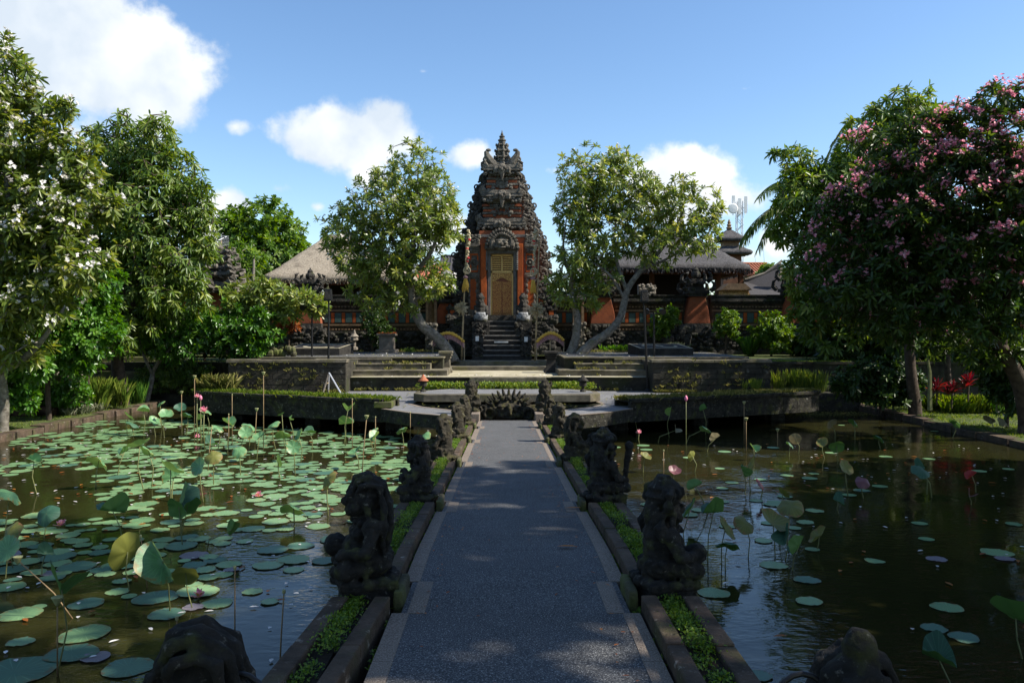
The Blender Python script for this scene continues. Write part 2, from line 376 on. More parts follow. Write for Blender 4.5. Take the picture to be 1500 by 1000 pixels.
def padmat(name, c, c2, under, rough=.45, rim=None):
    m, nt, b, out = newmat(name)
    t = nt.nodes.new('ShaderNodeTexCoord'); sp = nt.nodes.new('ShaderNodeSeparateXYZ'); nt.links.new(t.outputs['Object'], sp.inputs[0])
    at = nt.nodes.new('ShaderNodeMath'); at.operation = 'ARCTAN2'; nt.links.new(sp.outputs[1], at.inputs[0]); nt.links.new(sp.outputs[0], at.inputs[1])
    ml = nt.nodes.new('ShaderNodeMath'); ml.operation = 'MULTIPLY'; nt.links.new(at.outputs[0], ml.inputs[0]); ml.inputs[1].default_value = 20
    sn = nt.nodes.new('ShaderNodeMath'); sn.operation = 'SINE'; nt.links.new(ml.outputs[0], sn.inputs[0])
    vein = ramp(nt, sn.outputs[0], [(.86, (0, 0, 0)), (1.0, (.55, .55, .55))])
    oi = nt.nodes.new('ShaderNodeObjectInfo')
    col = ramp(nt, oi.outputs['Random'], [(0, c), (1, c2)])
    col = mixc(nt, ramp(nt, nz(nt, 5, 5), [(.5, (0, 0, 0)), (.8, (.7, .7, .7))]), col, tuple(q * .55 + .03 for q in c))
    col = mixc(nt, vein, col, tuple(min(1, q * 1.5 + .02) for q in c2))
    if rim is not None:
        a = nt.nodes.new('ShaderNodeAttribute'); a.attribute_name = 'tint'
        n2 = nz(nt, 4, 4)
        ad = nt.nodes.new('ShaderNodeMath'); ad.operation = 'MULTIPLY'; nt.links.new(a.outputs['Fac'], ad.inputs[0]); nt.links.new(n2, ad.inputs[1])
        col = mixc(nt, ramp(nt, ad.outputs[0], [(.44, (0, 0, 0)), (.56, (1, 1, 1))]), col, rim)
    g = nt.nodes.new('ShaderNodeNewGeometry')
    col = mixc(nt, g.outputs['Backfacing'], col, under)
    nt.links.new(col, b.inputs['Base Color']); b.inputs['Roughness'].default_value = rough; b.inputs['Specular IOR Level'].default_value = .5
    tr = nt.nodes.new('ShaderNodeBsdfTranslucent'); nt.links.new(col, tr.inputs[0])
    mx = nt.nodes.new('ShaderNodeMixShader'); mx.inputs[0].default_value = .22
    nt.links.new(b.outputs[0], mx.inputs[1]); nt.links.new(tr.outputs[0], mx.inputs[2]); nt.links.new(mx.outputs[0], out.inputs[0])
    return m
M['pad'] = padmat('floating lotus pad', (.14, .28, .125), (.25, .41, .19), (.10, .12, .05), .38, rim=(.24, .20, .07))
M['pad_teal'] = padmat('blue green lotus pad', (.065, .16, .105), (.10, .215, .14), (.09, .12, .05), .42, rim=(.12, .09, .04))
M['pad_lilac'] = padmat('faded lilac lotus pad', (.19, .16, .18), (.26, .23, .25), (.14, .08, .09), .45)
M['pad_purple'] = padmat('purple young lotus leaf', (.14, .05, .06), (.2, .07, .08), (.2, .04, .05), .45)
M['leaf_up'] = padmat('raised lotus leaf', (.10, .24, .10), (.16, .33, .14), (.20, .32, .07), .45, rim=(.26, .22, .06))
M['leaf_teal'] = padmat('blue green raised leaf', (.028, .095, .055), (.05, .13, .07), (.09, .19, .035), .62)
M['leaf_olive'] = padmat('olive ageing lotus leaf', (.11, .125, .022), (.18, .18, .035), (.17, .18, .03), .6, rim=(.24, .12, .04))
M['leaf_dry'] = padmat('withered lotus leaf', (.20, .185, .10), (.30, .28, .19), (.22, .18, .09), .8)
M['leaf_red'] = padmat('red lotus leaf', (.36, .03, .03), (.4, .05, .04), (.4, .04, .03), .5)
def watermat():
    m, nt, b, out = newmat('muddy green pond water')
    col = ramp(nt, nz(nt, .25, 3), [(.3, (.016, .0165, .0055)), (.7, (.025, .0235, .0075))])
    nt.links.new(col, b.inputs['Base Color']); b.inputs['Roughness'].default_value = .035; b.inputs['IOR'].default_value = 1.33
    b.inputs['Specular IOR Level'].default_value = .5
    n1 = nz(nt, 5.5, 3, .5, stretch=(1, 1.7, 1)); n2 = nz(nt, .55, 3)
    ml = nt.nodes.new('ShaderNodeMath'); ml.operation = 'MULTIPLY'; nt.links.new(n1, ml.inputs[0]); nt.links.new(ramp(nt, n2, [(.38, (.10, .10, .10)), (.62, (1, 1, 1))]), ml.inputs[1])
    bump(nt, b, ml.outputs[0], .30, .035)
    return m
M['water'] = watermat()
M['lawn'] = stone('lawn soil', (.04, .055, .014), (.085, .11, .03), 1.5, .95, .8, 30, moss=((.11, .10, .05), .55, .72))
# ------------------------------------------------------------------ foliage helpers
BANK_Z = .20
def ground_z(x, y):
    if y > 44: return 2.06
    if y > 38.4 and x < -11.6: return 1.95
    if y > 36.4 and x > -11.6: return 2.06 if x > 11 else 2.27
    return BANK_Z
def G(px, py, d):
    """pixel -> point standing on the bank, near distance d"""
    p = P(px, py, d)
    if d < 36:
        d2 = min(35.8, (CAMZ - BANK_Z) * FPX / max(20, py - HY)); p = P(px, py, d2); p.z = BANK_Z
    else: p.z = ground_z(p.x, d)
    return p
def leaf_object(name, base, t, nrm, Ln, Wd, mat, parent=None, tint=None, fold=.12, droop=.12, rng=None):
    """a mesh of many small folded leaves; all arguments are arrays over leaves"""
    n = len(base)
    s = np.cross(t, nrm); s /= np.linalg.norm(s, axis=1)[:, None] + 1e-9
    u = np.cross(s, t)
    Ln = np.broadcast_to(np.asarray(Ln, float), (n,))[:, None]; Wd = np.broadcast_to(np.asarray(Wd, float), (n,))[:, None]
    dn = np.array([0, 0, -1.0])
    v = np.empty((n, 6, 3))
    v[:, 0] = base
    v[:, 1] = base + t * Ln * .38 + s * Wd * .46 + u * Wd * fold
    v[:, 2] = base + t * Ln * .76 + s * Wd * .40 + u * Wd * fold + dn * Ln * droop * .5
    v[:, 3] = base + t * Ln + dn * Ln * droop
    v[:, 4] = base + t * Ln * .76 - s * Wd * .40 + u * Wd * fold + dn * Ln * droop * .5
    v[:, 5] = base + t * Ln * .38 - s * Wd * .46 + u * Wd * fold
    if parent is not None: v = v - np.array(ORG.get(parent.name, (0, 0, 0)))
    me = bpy.data.meshes.new(name)
    me.vertices.add(n * 6); me.vertices.foreach_set('co', v.reshape(-1))
    k = (np.arange(n) * 6)[:, None]
    idx = np.concatenate([k + 0, k + 1, k + 2, k + 3, k + 0, k + 3, k + 4, k + 5], 1).reshape(-1)
    me.loops.add(n * 8); me.loops.foreach_set('vertex_index', idx.astype(np.int32))
    me.polygons.add(n * 2); me.polygons.foreach_set('loop_start', np.arange(n * 2, dtype=np.int32) * 4)
    me.update(calc_edges=True)
    if tint is None: tint = np.random.rand(n)
    a = me.attributes.new('tint', 'FLOAT', 'POINT'); a.data.foreach_set('value', np.repeat(tint, 6).astype(np.float32))
    return link(name, me, mat, parent)

def rosette(tips, dirs, k, Ln, rng, th=(30, 95), droop=0.0, back=.12, lift=0.0):
    n = len(tips); d = dirs / (np.linalg.norm(dirs, axis=1)[:, None] + 1e-9)
    ref = np.where(np.abs(d[:, 2:3]) > .9, np.array([[1., 0, 0]]), np.array([[0, 0, 1.]]))
    a = np.cross(d, ref); a /= np.linalg.norm(a, axis=1)[:, None]; b = np.cross(d, a)
    j = np.arange(k)[None, :]
    ph = j * 2.39996 + rng.random((n, 1)) * 6.28 + rng.normal(0, .25, (n, k))
    theta = np.radians(th[0] + (th[1] - th[0]) * (j + rng.random((n, k))) / k)
    T = np.cos(theta)[..., None] * d[:, None] + np.sin(theta)[..., None] * (np.cos(ph)[..., None] * a[:, None] + np.sin(ph)[..., None] * b[:, None])
    T[..., 2] += lift - droop
    T /= np.linalg.norm(T, axis=2)[..., None]
    Nn = d[:, None] - T * np.sum(T * d[:, None], 2)[..., None] + rng.normal(0, .18, (n, k, 3)); Nn[..., 2] += .25
    base = tips[:, None] - d[:, None] * (rng.random((n, k))[..., None] * back)
    L = Ln * rng.uniform(.7, 1.15, (n, k))
    return base.reshape(-1, 3), T.reshape(-1, 3), Nn.reshape(-1, 3), L.reshape(-1)

def blobs_px(lst):
    """[(x, y, d, rx, ry)] in photo pixels -> [(centre, radii)]"""
    out = []
    for (x, y, d, rx, ry) in lst:
        c = P(x, y, d); a, b = rx * d / FPX, ry * d / FPX
        out.append((np.array(c), np.array([a, (a + b) / 2, b])))
    return out
def sample_blobs(blobs, n, rng, inner=.55):
    vol = np.array([np.prod(r) ** .75 for c, r in blobs]); vol /= vol.sum()
    pts = []; dirs = []
    for (c, r), f in zip(blobs, vol):
        m = max(3, int(n * f)); q = rng.normal(size=(m, 3)); q /= np.linalg.norm(q, axis=1)[:, None]
        rad = inner + (1 - inner) * rng.random(m) ** .6
        rad *= 1 + .13 * np.sin(q[:, 0] * 7 + c[0]) * np.sin(q[:, 2] * 6 + c[1]) + rng.normal(0, .05, m)
        pts.append(c + q * rad[:, None] * r); dirs.append(q)
    return np.concatenate(pts), np.concatenate(dirs)

def skeleton(mb, limbs, tips, seg=.7, tw=(.045, .014), sag=.12, rng=None, maxtw=None):
    """limbs: [[(point, radius), ...]]; joins every tip to the nearest branch"""
    nodes = []
    for lb in limbs:
        pts = [Vector(p) for p, r in lb]; rs = [r for p, r in lb]
        # smooth
        fine = []; fr = []
        for i in range(len(pts) - 1):
            p0 = pts[max(i - 1, 0)]; p1 = pts[i]; p2 = pts[i + 1]; p3 = pts[min(i + 2, len(pts) - 1)]
            for q in range(4):
                t = q / 4
                fine.append(.5 * ((2 * p1) + (p2 - p0) * t + (2 * p0 - 5 * p1 + 4 * p2 - p3) * t * t + (3 * p1 - p0 - 3 * p2 + p3) * t ** 3)); fr.append(rs[i] + (rs[i + 1] - rs[i]) * t)
        fine.append(pts[-1]); fr.append(rs[-1])
        mb.tube(fine, fr, 9)
        nodes += [(p, r) for p, r in zip(fine[len(fine) // 3:], fr[len(fine) // 3:])]
    arr = np.array([n[0] for n in nodes]); 
    order = np.argsort([np.min(np.sum((arr - t) ** 2, 1)) for t in tips])
    buf = np.zeros((len(arr) + len(tips) * 8, 3)); buf[:len(arr)] = arr; cnt = len(arr)
    for q, oi in enumerate(order):
        t = tips[oi]
        if maxtw is not None and q % maxtw: continue
        k = np.argmin(np.sum((buf[:cnt] - t) ** 2, 1)); s = Vector(buf[k]); e = Vector(t)
        D = (e - s).length; m = max(1, min(6, int(D / seg)))
        pts = [s]
        side = Vector(rng.normal(0, 1, 3)) * D * .06
        for i in range(1, m + 1):
            f = i / m; pts.append(s.lerp(e, f) + (Vector((0, 0, -sag * D)) + side) * math.sin(math.pi * f) * (1 if i < m else 0))
        r0 = tw[0] * min(1.0, .35 + D * .35)
        mb.tube(pts, [r0 + (tw[1] - r0) * i / m for i in range(m + 1)], 4, cap=False)
        for p in pts[1:]:
            if cnt < len(buf): buf[cnt] = p; cnt += 1

def tree(name, label, cat, base, limbs, blobs, ntips, seed, leaf, mat, bark, flowers=None, group=None, inner=.5, twskip=None, up=.35, extra=None):
    """leaf = dict(k, L, W, th, droop); flowers = (share of tips, material, petal size, petals per head)"""
    rng = np.random.default_rng(seed)
    root = thing(name, label, cat, base, 0, group)
    out = []
    for q, lb in enumerate(limbs):        # carry every trunk down to the ground it stands on
        p0 = Vector(lb[0][0]); g = ground_z(p0.x, p0.y)
        if (q == 0 or p0.z < g + .8) and p0.z > g - .1: lb = [(Vector((p0.x, p0.y, g - .15)), lb[0][1] * 1.12)] + list(lb)
        out.append(lb)
    limbs = out
    rb = np.random.default_rng(seed + 500); sat = []
    for c, r in blobs:                    # smaller boughs pushing out of each mass, so that the outline is broken
        for _ in range(2):
            q = rb.normal(size=3); q[2] = q[2] * .8 + .1; q /= np.linalg.norm(q); sat.append((c + q * r * rb.uniform(.85, 1.12), r * rb.uniform(.26, .42)))
    if len(blobs) > 3: blobs = list(blobs) + sat
    tips, dirs = sample_blobs(blobs, ntips, rng, inner)
    keep = tips[:, 2] > .6; tips, dirs = tips[keep], dirs[keep]
    dirs = dirs + np.array([0, 0, up]) + rng.normal(0, .35, dirs.shape)
    mb = MB(); skeleton(mb, limbs, tips, tw=leaf.get('tw', (.045, .014)), rng=rng, maxtw=twskip)
    mb.build('trunk', M[bark], root, smooth=True)
    b, t, n, L = rosette(tips, dirs, leaf['k'], leaf['L'], rng, leaf.get('th', (30, 95)), leaf.get('droop', 0), leaf.get('back', .14))
    tint = np.clip(np.repeat(rng.beta(2, 2.6, len(tips)), leaf['k']) * .6 + rng.random(len(b)) * .42, 0, 1)
    leaf_object('crown', b, t, n, L, L * leaf['W'], M[mat], root, tint, droop=leaf.get('bend', .12))
    if flowers:
        share, fm, fs, k = flowers
        sel = np.flatnonzero((rng.random(len(tips)) < share) & ((dirs[:, 2] > -.2) if share < .5 else ((dirs[:, 2] > .5) & (rng.random(len(tips)) < np.clip((tips[:, 2] - 2.6) / 5.0, .12, 1)))) & (np.sin(tips[:, 0] * 1.9) + np.sin(tips[:, 2] * 2.3) + np.sin(tips[:, 1] * 1.7) > (-9 if share < .5 else -1.6)))
        if len(sel):
            d = dirs[sel] / np.linalg.norm(dirs[sel], axis=1)[:, None]
            nf = 4 if share < .5 else 9
            fp = np.repeat(tips[sel] + d * fs * 1.6, nf, 0) + rng.normal(0, fs * (.9 if share < .5 else 1.2), (len(sel) * nf, 3))
            fd = np.repeat(d, nf, 0) + rng.normal(0, .4, (len(sel) * nf, 3))
            b, t, n, L = rosette(fp, fd, k, fs, rng, (45, 85), 0, .0)
            o = leaf_object('blossoms', b, t, n, L, L * .75, fm, root, rng.random(len(b)), droop=0)
            o['kind'] = 'stuff'
    return root

def blades(name, centers, n, L, W, mat, rng, spread=.25, lean=.5, parent=None, droop=.35, up=1.0, rad=None, segs=1):
    """upright curved blades (grass) round the given centres"""
    centers = np.asarray(centers, float); c = np.repeat(centers, n, 0)
    N = len(c); off = rng.normal(0, 1, (N, 2)) * spread
    c = c.copy(); c[:, :2] += off
    az = rng.random(N) * 6.283
    t = np.stack([np.cos(az) * lean * rng.random(N), np.sin(az) * lean * rng.random(N), np.full(N, up)], 1); t /= np.linalg.norm(t, axis=1)[:, None]
    nn = np.stack([np.cos(az + 3.14), np.sin(az + 3.14), np.full(N, .4)], 1) + rng.normal(0, .3, (N, 3))
    Ls = L * rng.uniform(.5, 1.1, N)
    return leaf_object(name, c, t, nn, Ls, np.full(N, W) * rng.uniform(.7, 1.2, N), mat, parent, rng.random(N), droop=droop, fold=.05)

# ------------------------------------------------------------------ the setting
LAWN_Z, MID_Z = 2.06, 1.87
PX0, PX1, PY0, PY1 = -16.1, 15.5, 2.2, 37.5
def sheet(name, quads, mat, kind='structure'):
    mb = MB()
    for q in quads: mb.add(q, [tuple(range(len(q)))])
    o = mb.build(name, mat); o['kind'] = kind; return o
B = 900
sheet('ground', [[(-B, -B, BANK_Z), (B, -B, BANK_Z), (B, PY0, BANK_Z), (-B, PY0, BANK_Z)], [(-B, PY1, BANK_Z), (B, PY1, BANK_Z), (B, B, BANK_Z), (-B, B, BANK_Z)],
                 [(-B, PY0, BANK_Z), (PX0, PY0, BANK_Z), (PX0, PY1, BANK_Z), (-B, PY1, BANK_Z)], [(PX1, PY0, BANK_Z), (B, PY0, BANK_Z), (B, PY1, BANK_Z), (PX1, PY1, BANK_Z)]], M['lawn'])
# water with its own fine mesh left flat: the ripples are in the surface
sheet('water', [[(PX0 - .2, PY0 - .2, 0), (PX1 + .2, PY0 - .2, 0), (PX1 + .2, PY1 + .2, 0), (PX0 - .2, PY1 + .2, 0)]], M['water'])
mb = MB(); mb.box(PX0 - .3, PX1 + .3, PY0 - .3, PY1 + .3, -1.2, -.9); mb.build('pond_ground', M['soil'])['kind'] = 'structure'
rs = random.Random(4)
# pond edging: one row of stone blocks on each bank
def edging(name, x0, x1, y0, y1, step, label):
    mb = MB(); y = y0
    while y < y1:
        l = step * rs.uniform(.7, 1.3); h = rs.uniform(-.05, .03)
        mb.box(x0 + rs.uniform(-.05, .05), x1 + rs.uniform(-.04, .04), y + .02, min(y + l, y1) - .02, -.9, BANK_Z + .03 + h, .015); y += l
    o = mb.build(name, M['kerb'], bevel=.015); return tag(o, label, 'edging')
edging('pond_edging', PX0 - .30, PX0 + .22, PY0, PY1, .7, 'row of mossy stone blocks edging the sunny lotus pond beside the logs')
edging('pond_edging', PX1 - .22, PX1 + .30, PY0, PY1, 1.3, 'dark stone edging of the shaded pond below the lawn with red leaved plants')
mb = MB(); mb.box(PX0 - .3, PX1 + .3, PY0 - .5, PY0, -.9, BANK_Z + .9); tag(mb.build('pond_wall', M['terrace_wall']), 'low stone wall closing the near end of the pond', 'wall')
mb = MB()
for k in range(12):
    x0 = -16.3 + k * 2.65; mb.box(x0, x0 + 2.6, PY1, PY1 + .45, -.9, BANK_Z + .25 + rs.uniform(0, .06))
tag(mb.build('pond_wall', M['terrace_wall'], bevel=.02), 'dark stone wall closing the far end of the pond below the terrace', 'wall')

# path (bridge deck): profile of the surface height along the distance
PD = [(-1, 1.47), (3, 1.47), (4.73, 1.47), (7.7, 1.45), (10.8, 1.28), (16.8, 1.03), (21.3, .86), (24.6, .745)]
def pz(d):
    for (a, za), (b, zb) in zip(PD, PD[1:]):
        if d <= b: return za + (zb - za) * max(0, d - a) / (b - a)
    return PD[-1][1]
def phw(d): return .80 - .05 * max(0, min(1, (d - 9) / 15))
STAT = [2.95, 6.35, 10.2, 14.4, 18.5, 22.1]
ds = [-.6 + .2 * i for i in range(127)]
mb = MB()
for a, b in zip(ds, ds[1:]):
    wa, wb = phw(a) + .06, phw(b) + .06
    mb.add([(-wa, a, pz(a)), (wa, a, pz(a)), (wb, b, pz(b)), (-wb, b, pz(b))], [(0, 1, 2, 3)])
mb.build('path', M['asphalt'])['kind'] = 'structure'
mb = MB()
for sgn in (-1, 1):
    brk = sorted([q for s in STAT for q in (s - .38, s + .38)] + [-.6, 24.3]); 
    for a, b in zip(brk, brk[1:]):
        jog = any(abs((a + b) / 2 - s) < .3 for s in STAT); j = .115 if jog else 0
        n = max(1, int((b - a) / .42)); 
        for i in range(n):
            y0 = a + (b - a) * i / n; y1 = a + (b - a) * (i + 1) / n - .004
            x0 = phw(y0) - j; x1 = x0 + .13
            za, zb = pz(y0) + .005, pz(y1) + .005
            vs = [(sgn * x0, y0, za), (sgn * x1, y0, za), (sgn * x1, y1, zb), (sgn * x0, y1, zb)]
            vs2 = [(x, y, z - .06) for x, y, z in vs]
            mb.add(vs + vs2, [(0, 1, 2, 3), (0, 4, 5, 1), (1, 5, 6, 2), (2, 6, 7, 3), (3, 7, 4, 0)])
mb.build('path_border', M['border'])['kind'] = 'structure'
mb = MB()
for a, b in zip(ds[::3], ds[3::3]):
    vs = [(-.93, a, pz(a) - .02), (.93, a, pz(a) - .02), (.93, b, pz(b) - .02), (-.93, b, pz(b) - .02)]
    mb.add(vs + [(x, y, -.6) for x, y, z in vs], [(0, 1, 5, 4), (1, 2, 6, 5), (3, 0, 4, 7), (2, 3, 7, 6)])
mb.build('path_slab', M['terrace_wall'])['kind'] = 'structure'
def flare(d): return .14 * max(0, min(1, (6.0 - d) / 2.2))
for sgn, nm in ((-1, 'left'), (1, 'right')):
    mb = MB(); sl_ = MB(); moss = []
    brk = [-.4] + [q for s in STAT for q in (s - .27, s + .27)] + [24.0]
    for a, b in zip(brk[0::2], brk[1::2]):
        n = max(1, int(round((b - a) / .85)))
        for i in range(n):
            y0 = a + (b - a) * i / n; y1 = a + (b - a) * (i + 1) / n - .008
            for (xa, xb, dz) in ((.955, 1.075, .10), (1.27, 1.40, .095)):
                zz = dz + rs.uniform(-.008, .008)
                fa, fb = (flare(y0), flare(y1)) if sgn < 0 else (0, 0)
                vs = [(sgn * (xa + fa), y0, pz(y0) + zz), (sgn * (xb + fa), y0, pz(y0) + zz), (sgn * (xb + fb), y1, pz(y1) + zz), (sgn * (xa + fb), y1, pz(y1) + zz)]
                lo = -.6 if xa > 1.2 else pz(y0) - .22
                vv = vs + [(x, y, lo) for x, y, z in vs]
                if sgn < 0: vv = vv[1::-1] + vv[3:1:-1] + vv[5:3:-1] + vv[7:5:-1]
                mb.add(vv, [(0, 1, 2, 3), (0, 4, 5, 1), (1, 5, 6, 2), (2, 6, 7, 3), (3, 7, 4, 0)])
            fa = flare(y0) if sgn < 0 else 0
            sl_.box(min(sgn * (1.07 + fa), sgn * (1.28 + fa)), max(sgn * (1.07 + fa), sgn * (1.28 + fa)), y0, y1 + .01, -.6, pz((y0 + y1) / 2) + .045)
            moss += [(sgn * (1.175 + fa + rs.uniform(-.05, .05)), rs.uniform(y0, y1), pz((y0 + y1) / 2) + .05) for _ in range(60) if rs.random() < (.95 if (y0 * 1.7 % 2.3) > .35 else .3)]
    mb.build('path_kerb', M['kerb'], bevel=.012)['kind'] = 'structure'
    sl_.build('kerb_soil', M['soil'])['kind'] = 'structure'
    rng = np.random.default_rng(5 + sgn)
    mp = np.array(moss); nrm = rng.normal(0, .5, mp.shape) + [0, 0, 1]
    hh = .03 + .05 * np.clip(np.sin(mp[:, 1] * 5.1) + np.sin(mp[:, 1] * 2.3 + 1), 0, 2)
    bb, tt, nn, LL = rosette(mp, nrm, 30, .026, rng, (20, 90), 0, .0)
    bb[:, 2] += rng.random(len(bb)) * np.repeat(hh, 30); bb[:, :2] += rng.normal(0, .04, (len(bb), 2))
    o = leaf_object('moss_plants', bb, tt, nn, LL, LL * .55, M['L_moss'], None, rng.random(len(bb)))
    tag(o, 'low bright green moss growing in the kerb trough on the %s of the path' % ('sunny lotus side' if sgn < 0 else 'shaded pond side'), 'moss', None, 'stuff')
    # thin weeds in the gap between kerb and border
    gp = np.array([(sgn * (.935), rs.uniform(5, 24), pz(12) - .0) for _ in range(150)]); gp[:, 2] = [pz(q) - .05 for q in gp[:, 1]]
    bb, tt, nn, LL = rosette(gp, np.tile([0, 0, 1.], (len(gp), 1)), 7, .06, rng, (10, 80), 0, 0)
    tag(leaf_object('gap_weeds', bb, tt, nn, LL, LL * .5, M['L_moss'], None, rng.random(len(bb))), 'weeds in the joint beside the %s path border' % ('left' if sgn < 0 else 'right'), 'weeds', None, 'stuff')

# platform: two wings with a pool between, planters on the outside
PLZ = .90
def platform_half(s):
    outer = [(-1.35, 24.25), (-1.98, 24.5), (-3.1, 25.3), (-4.2, 26.6), (-4.35, 27.3), (-11.8, 30.8), (-12.3, 34.0)]
    inner = [(-2.1, 34.0), (-2.1, 31.0), (-3.2, 29.4), (-3.35, 28.2), (-2.9, 27.3), (-2.0, 26.4), (-1.3, 25.6), (-1.12, 24.6)]
    poly = [(s * x, y) for x, y in outer + inner]
    return poly if s < 0 else poly[::-1]
for s in (-1, 1):
    poly = platform_half(s)
    if s < 0: poly = poly[::-1]
    else: poly = poly[::-1]
    # orientation check
    ar = sum(a[0] * b[1] - b[0] * a[1] for a, b in zip(poly, poly[1:] + poly[:1]))
    if ar < 0: poly = poly[::-1]
    mb = MB(); mb.prism_xy(poly, PLZ - .42, PLZ - .004); mb.build('platform_slab', M['rubble'])['kind'] = 'structure'
    cx = sum(p[0] for p in poly) / len(poly); cy = sum(p[1] for p in poly) / len(poly)
    sheet('platform', [[(x, y, PLZ) for x, y in poly]], M['asphalt_far'])
    # pale edge strips
    mb = MB()
    def strip(pts, w, z=PLZ + .006):
        for (a, b) in zip(pts, pts[1:]):
            a, b = Vector((a[0], a[1], 0)), Vector((b[0], b[1], 0)); t = (b - a).normalized(); n = Vector((-t.y, t.x, 0))
            c = Vector((cx, cy, 0)); 
            if (c - a).dot(n) < 0: n = -n
            q = [a, b, b + n * w, a + n * w]
            vs = [(p.x, p.y, z) for p in q]
            mb.add(vs + [(x, y, z - .05) for x, y, zz in vs], [(0, 1, 2, 3), (0, 4, 5, 1), (3, 2, 6, 7), (1, 5, 6, 2), (0, 3, 7, 4)])
    strip([(s * x, y) for x, y in [(-1.35, 24.25), (-1.98, 24.5), (-3.1, 25.3), (-4.2, 26.6)]], .14)
    strip([(s * x, y) for x, y in [(-3.2, 29.4), (-3.35, 28.2), (-2.9, 27.3), (-2.0, 26.4), (-1.3, 25.6), (-1.12, 24.6)]], .16)
    mb.build('platform_border', M['border'])['kind'] = 'structure'
    # supports over the water
    for k, (x, y) in enumerate([(-1.7, 25.6), (-4.0, 28.4), (-7.2, 29.8), (-10.6, 31.4)]):
        mb = MB(); mb.box(s * x - .28, s * x + .28, y - .28, y + .28, -.6, PLZ - .42); mb.box(s * x - .4, s * x + .4, y - .36, y + .36, PLZ - .55, PLZ - .425)
        mb.lathe([(.4, -.6), (.36, .0), (.3, .1)], (s * x, y, 0), 10)
        tag(mb.build('stone_pier', M['carved_dark'], bevel=.03), 'squat stone pier standing in the water under the %s platform wing' % ('sunny' if s < 0 else 'shaded'), 'pier', 'piers under the platform')
    # curved planter
    pl = [(-4.15, 26.75), (-6.6, 27.85), (-9.0, 28.95), (-11.5, 30.1), (-12.0, 30.6)]
    root = thing('stone_planter', 'long stone planter of grass along the %s platform wing' % ('sunny' if s < 0 else 'shady'), 'planter', (s * -8, 28.5, PLZ))
    mb = MB(); mb2 = MB(); so_ = MB(); gc = []
    for (a, b) in zip(pl, pl[1:]):
        a = Vector((s * a[0], a[1], 0)); b = Vector((s * b[0], b[1], 0)); t = (b - a).normalized(); n = Vector((-t.y, t.x, 0))
        if n.y < 0: n = -n
        L = (b - a).length; m = max(1, int(L / .6))
        for i in range(m):
            p, q = a.lerp(b, i / m), a.lerp(b, (i + 1) / m)
            for (w0, w1, z0, z1) in ((0, .16, .42, 1.17), (-.07, .2, 1.09, 1.2), (.9, 1.02, .9, 1.12)):
                z1 += rs.uniform(-.015, .015)
                c = [p + n * w0, q + n * w0, q + n * w1, p + n * w1]
                if s > 0: c = [c[1], c[0], c[3], c[2]]
                vs = [(v.x, v.y, z0) for v in c] + [(v.x, v.y, z1) for v in c]
                (mb2 if w0 > .5 else mb).add(vs, [(3, 2, 1, 0), (4, 5, 6, 7), (0, 1, 5, 4), (1, 2, 6, 5), (2, 3, 7, 6), (3, 0, 4, 7)])
            c = [p + n * .15, q + n * .15, q + n * .92, p + n * .92]
            so_.add([(v.x, v.y, 1.1) for v in c], [(0, 1, 2, 3) if s < 0 else (3, 2, 1, 0)])
            gc += [tuple(p.lerp(q, rs.random()) + n * rs.uniform(.10, .85) + Vector((0, 0, 1.1))) for _ in range(22) if noise.noise(p * 1.3) > -.25 or rs.random() < .25]
    if s < 0: me_ = MB(); me_.box(-4.45, -3.85, 26.6, 27.5, .92, 1.12); me_.build('end_block', M['mossy'], root, bevel=.02)
    mb.build('front_wall', M['rubble'], root, bevel=.012); mb2.build('back_wall', M['rubble'], root); so_.build('planter_soil', M['soil'], root)
    rng = np.random.default_rng(30 + s)
    o = blades('planter_grass', gc, 26, .34, .02, M['L_drygrass'] if s < 0 else M['L_grass'], rng, .09, 1.0, root); o['kind'] = 'stuff'
    # a taller tuft at the outer end
    if s < 0:
        t = thing('grass_tuft', 'tall pale tuft of grass at the end of the sunny planter', 'grass tuft', (-11.2, 30.9, 1.12))
        blades('blades', [(-11.2, 30.9, 1.1), (-10.9, 30.8, 1.1), (-11.5, 31.1, 1.1)], 130, 1.15, .05, M['L_drygrass'], rng, .16, .8, t)
# pool opening: dark water/wall behind the stone face, and the raised bench slab
mb = MB(); mb.box(-3.3, 3.3, 28.2, 28.6, -.6, .88); mb.build('pool_wall', M['terrace_wall']); tag(bpy.data.objects['pool_wall'], 'dark wall behind the fountain pool under the raised slab', 'wall')
mb = MB()
bp = [(-2.95, 28.1), (2.95, 28.1), (3.35, 28.6), (3.35, 29.6), (2.2, 30.9), (-2.2, 30.9), (-3.35, 29.6), (-3.35, 28.6)]
mb.prism_xy(bp, .98, 1.25); tag(mb.build('bench_slab', M['step_stone'], bevel=.02), 'raised stone slab with clipped corners behind the carved fountain face', 'slab')
mb = MB(); mb.add([(x * .93, 29.5 + (y - 29.5) * .86, 1.256) for x, y in bp], [tuple(range(8))]); mb.build('slab_paving', M['asphalt_far'], bpy.data.objects['bench_slab'])
mb = MB(); mb.box(-2.3, 2.3, 30.9, 31.7, .5, 1.32); mb.box(-1.45, 1.55, 31.2, 31.8, 1.3, 1.66)
tag(mb.build('planter_box', M['step_stone'], bevel=.02), 'low stone box planter with a pale ledge behind the raised slab', 'planter')
rng = np.random.default_rng(77)
gc = [(x, rng.uniform(30.5, 31.3), 1.25) for x in rng.uniform(-3.3, 3.3, 260) if not (-.1 < x - 1.35 < .1)]
bb, tt, nn, LL = rosette(np.array(gc), rng.normal(0, .5, (len(gc), 3)) + [0, 0, 1], 26, .10, rng, (15, 90), 0, 0)
bb[:, 2] += rng.random(len(bb)) * .22; bb[:, :2] += rng.normal(0, .1, (len(bb), 2))
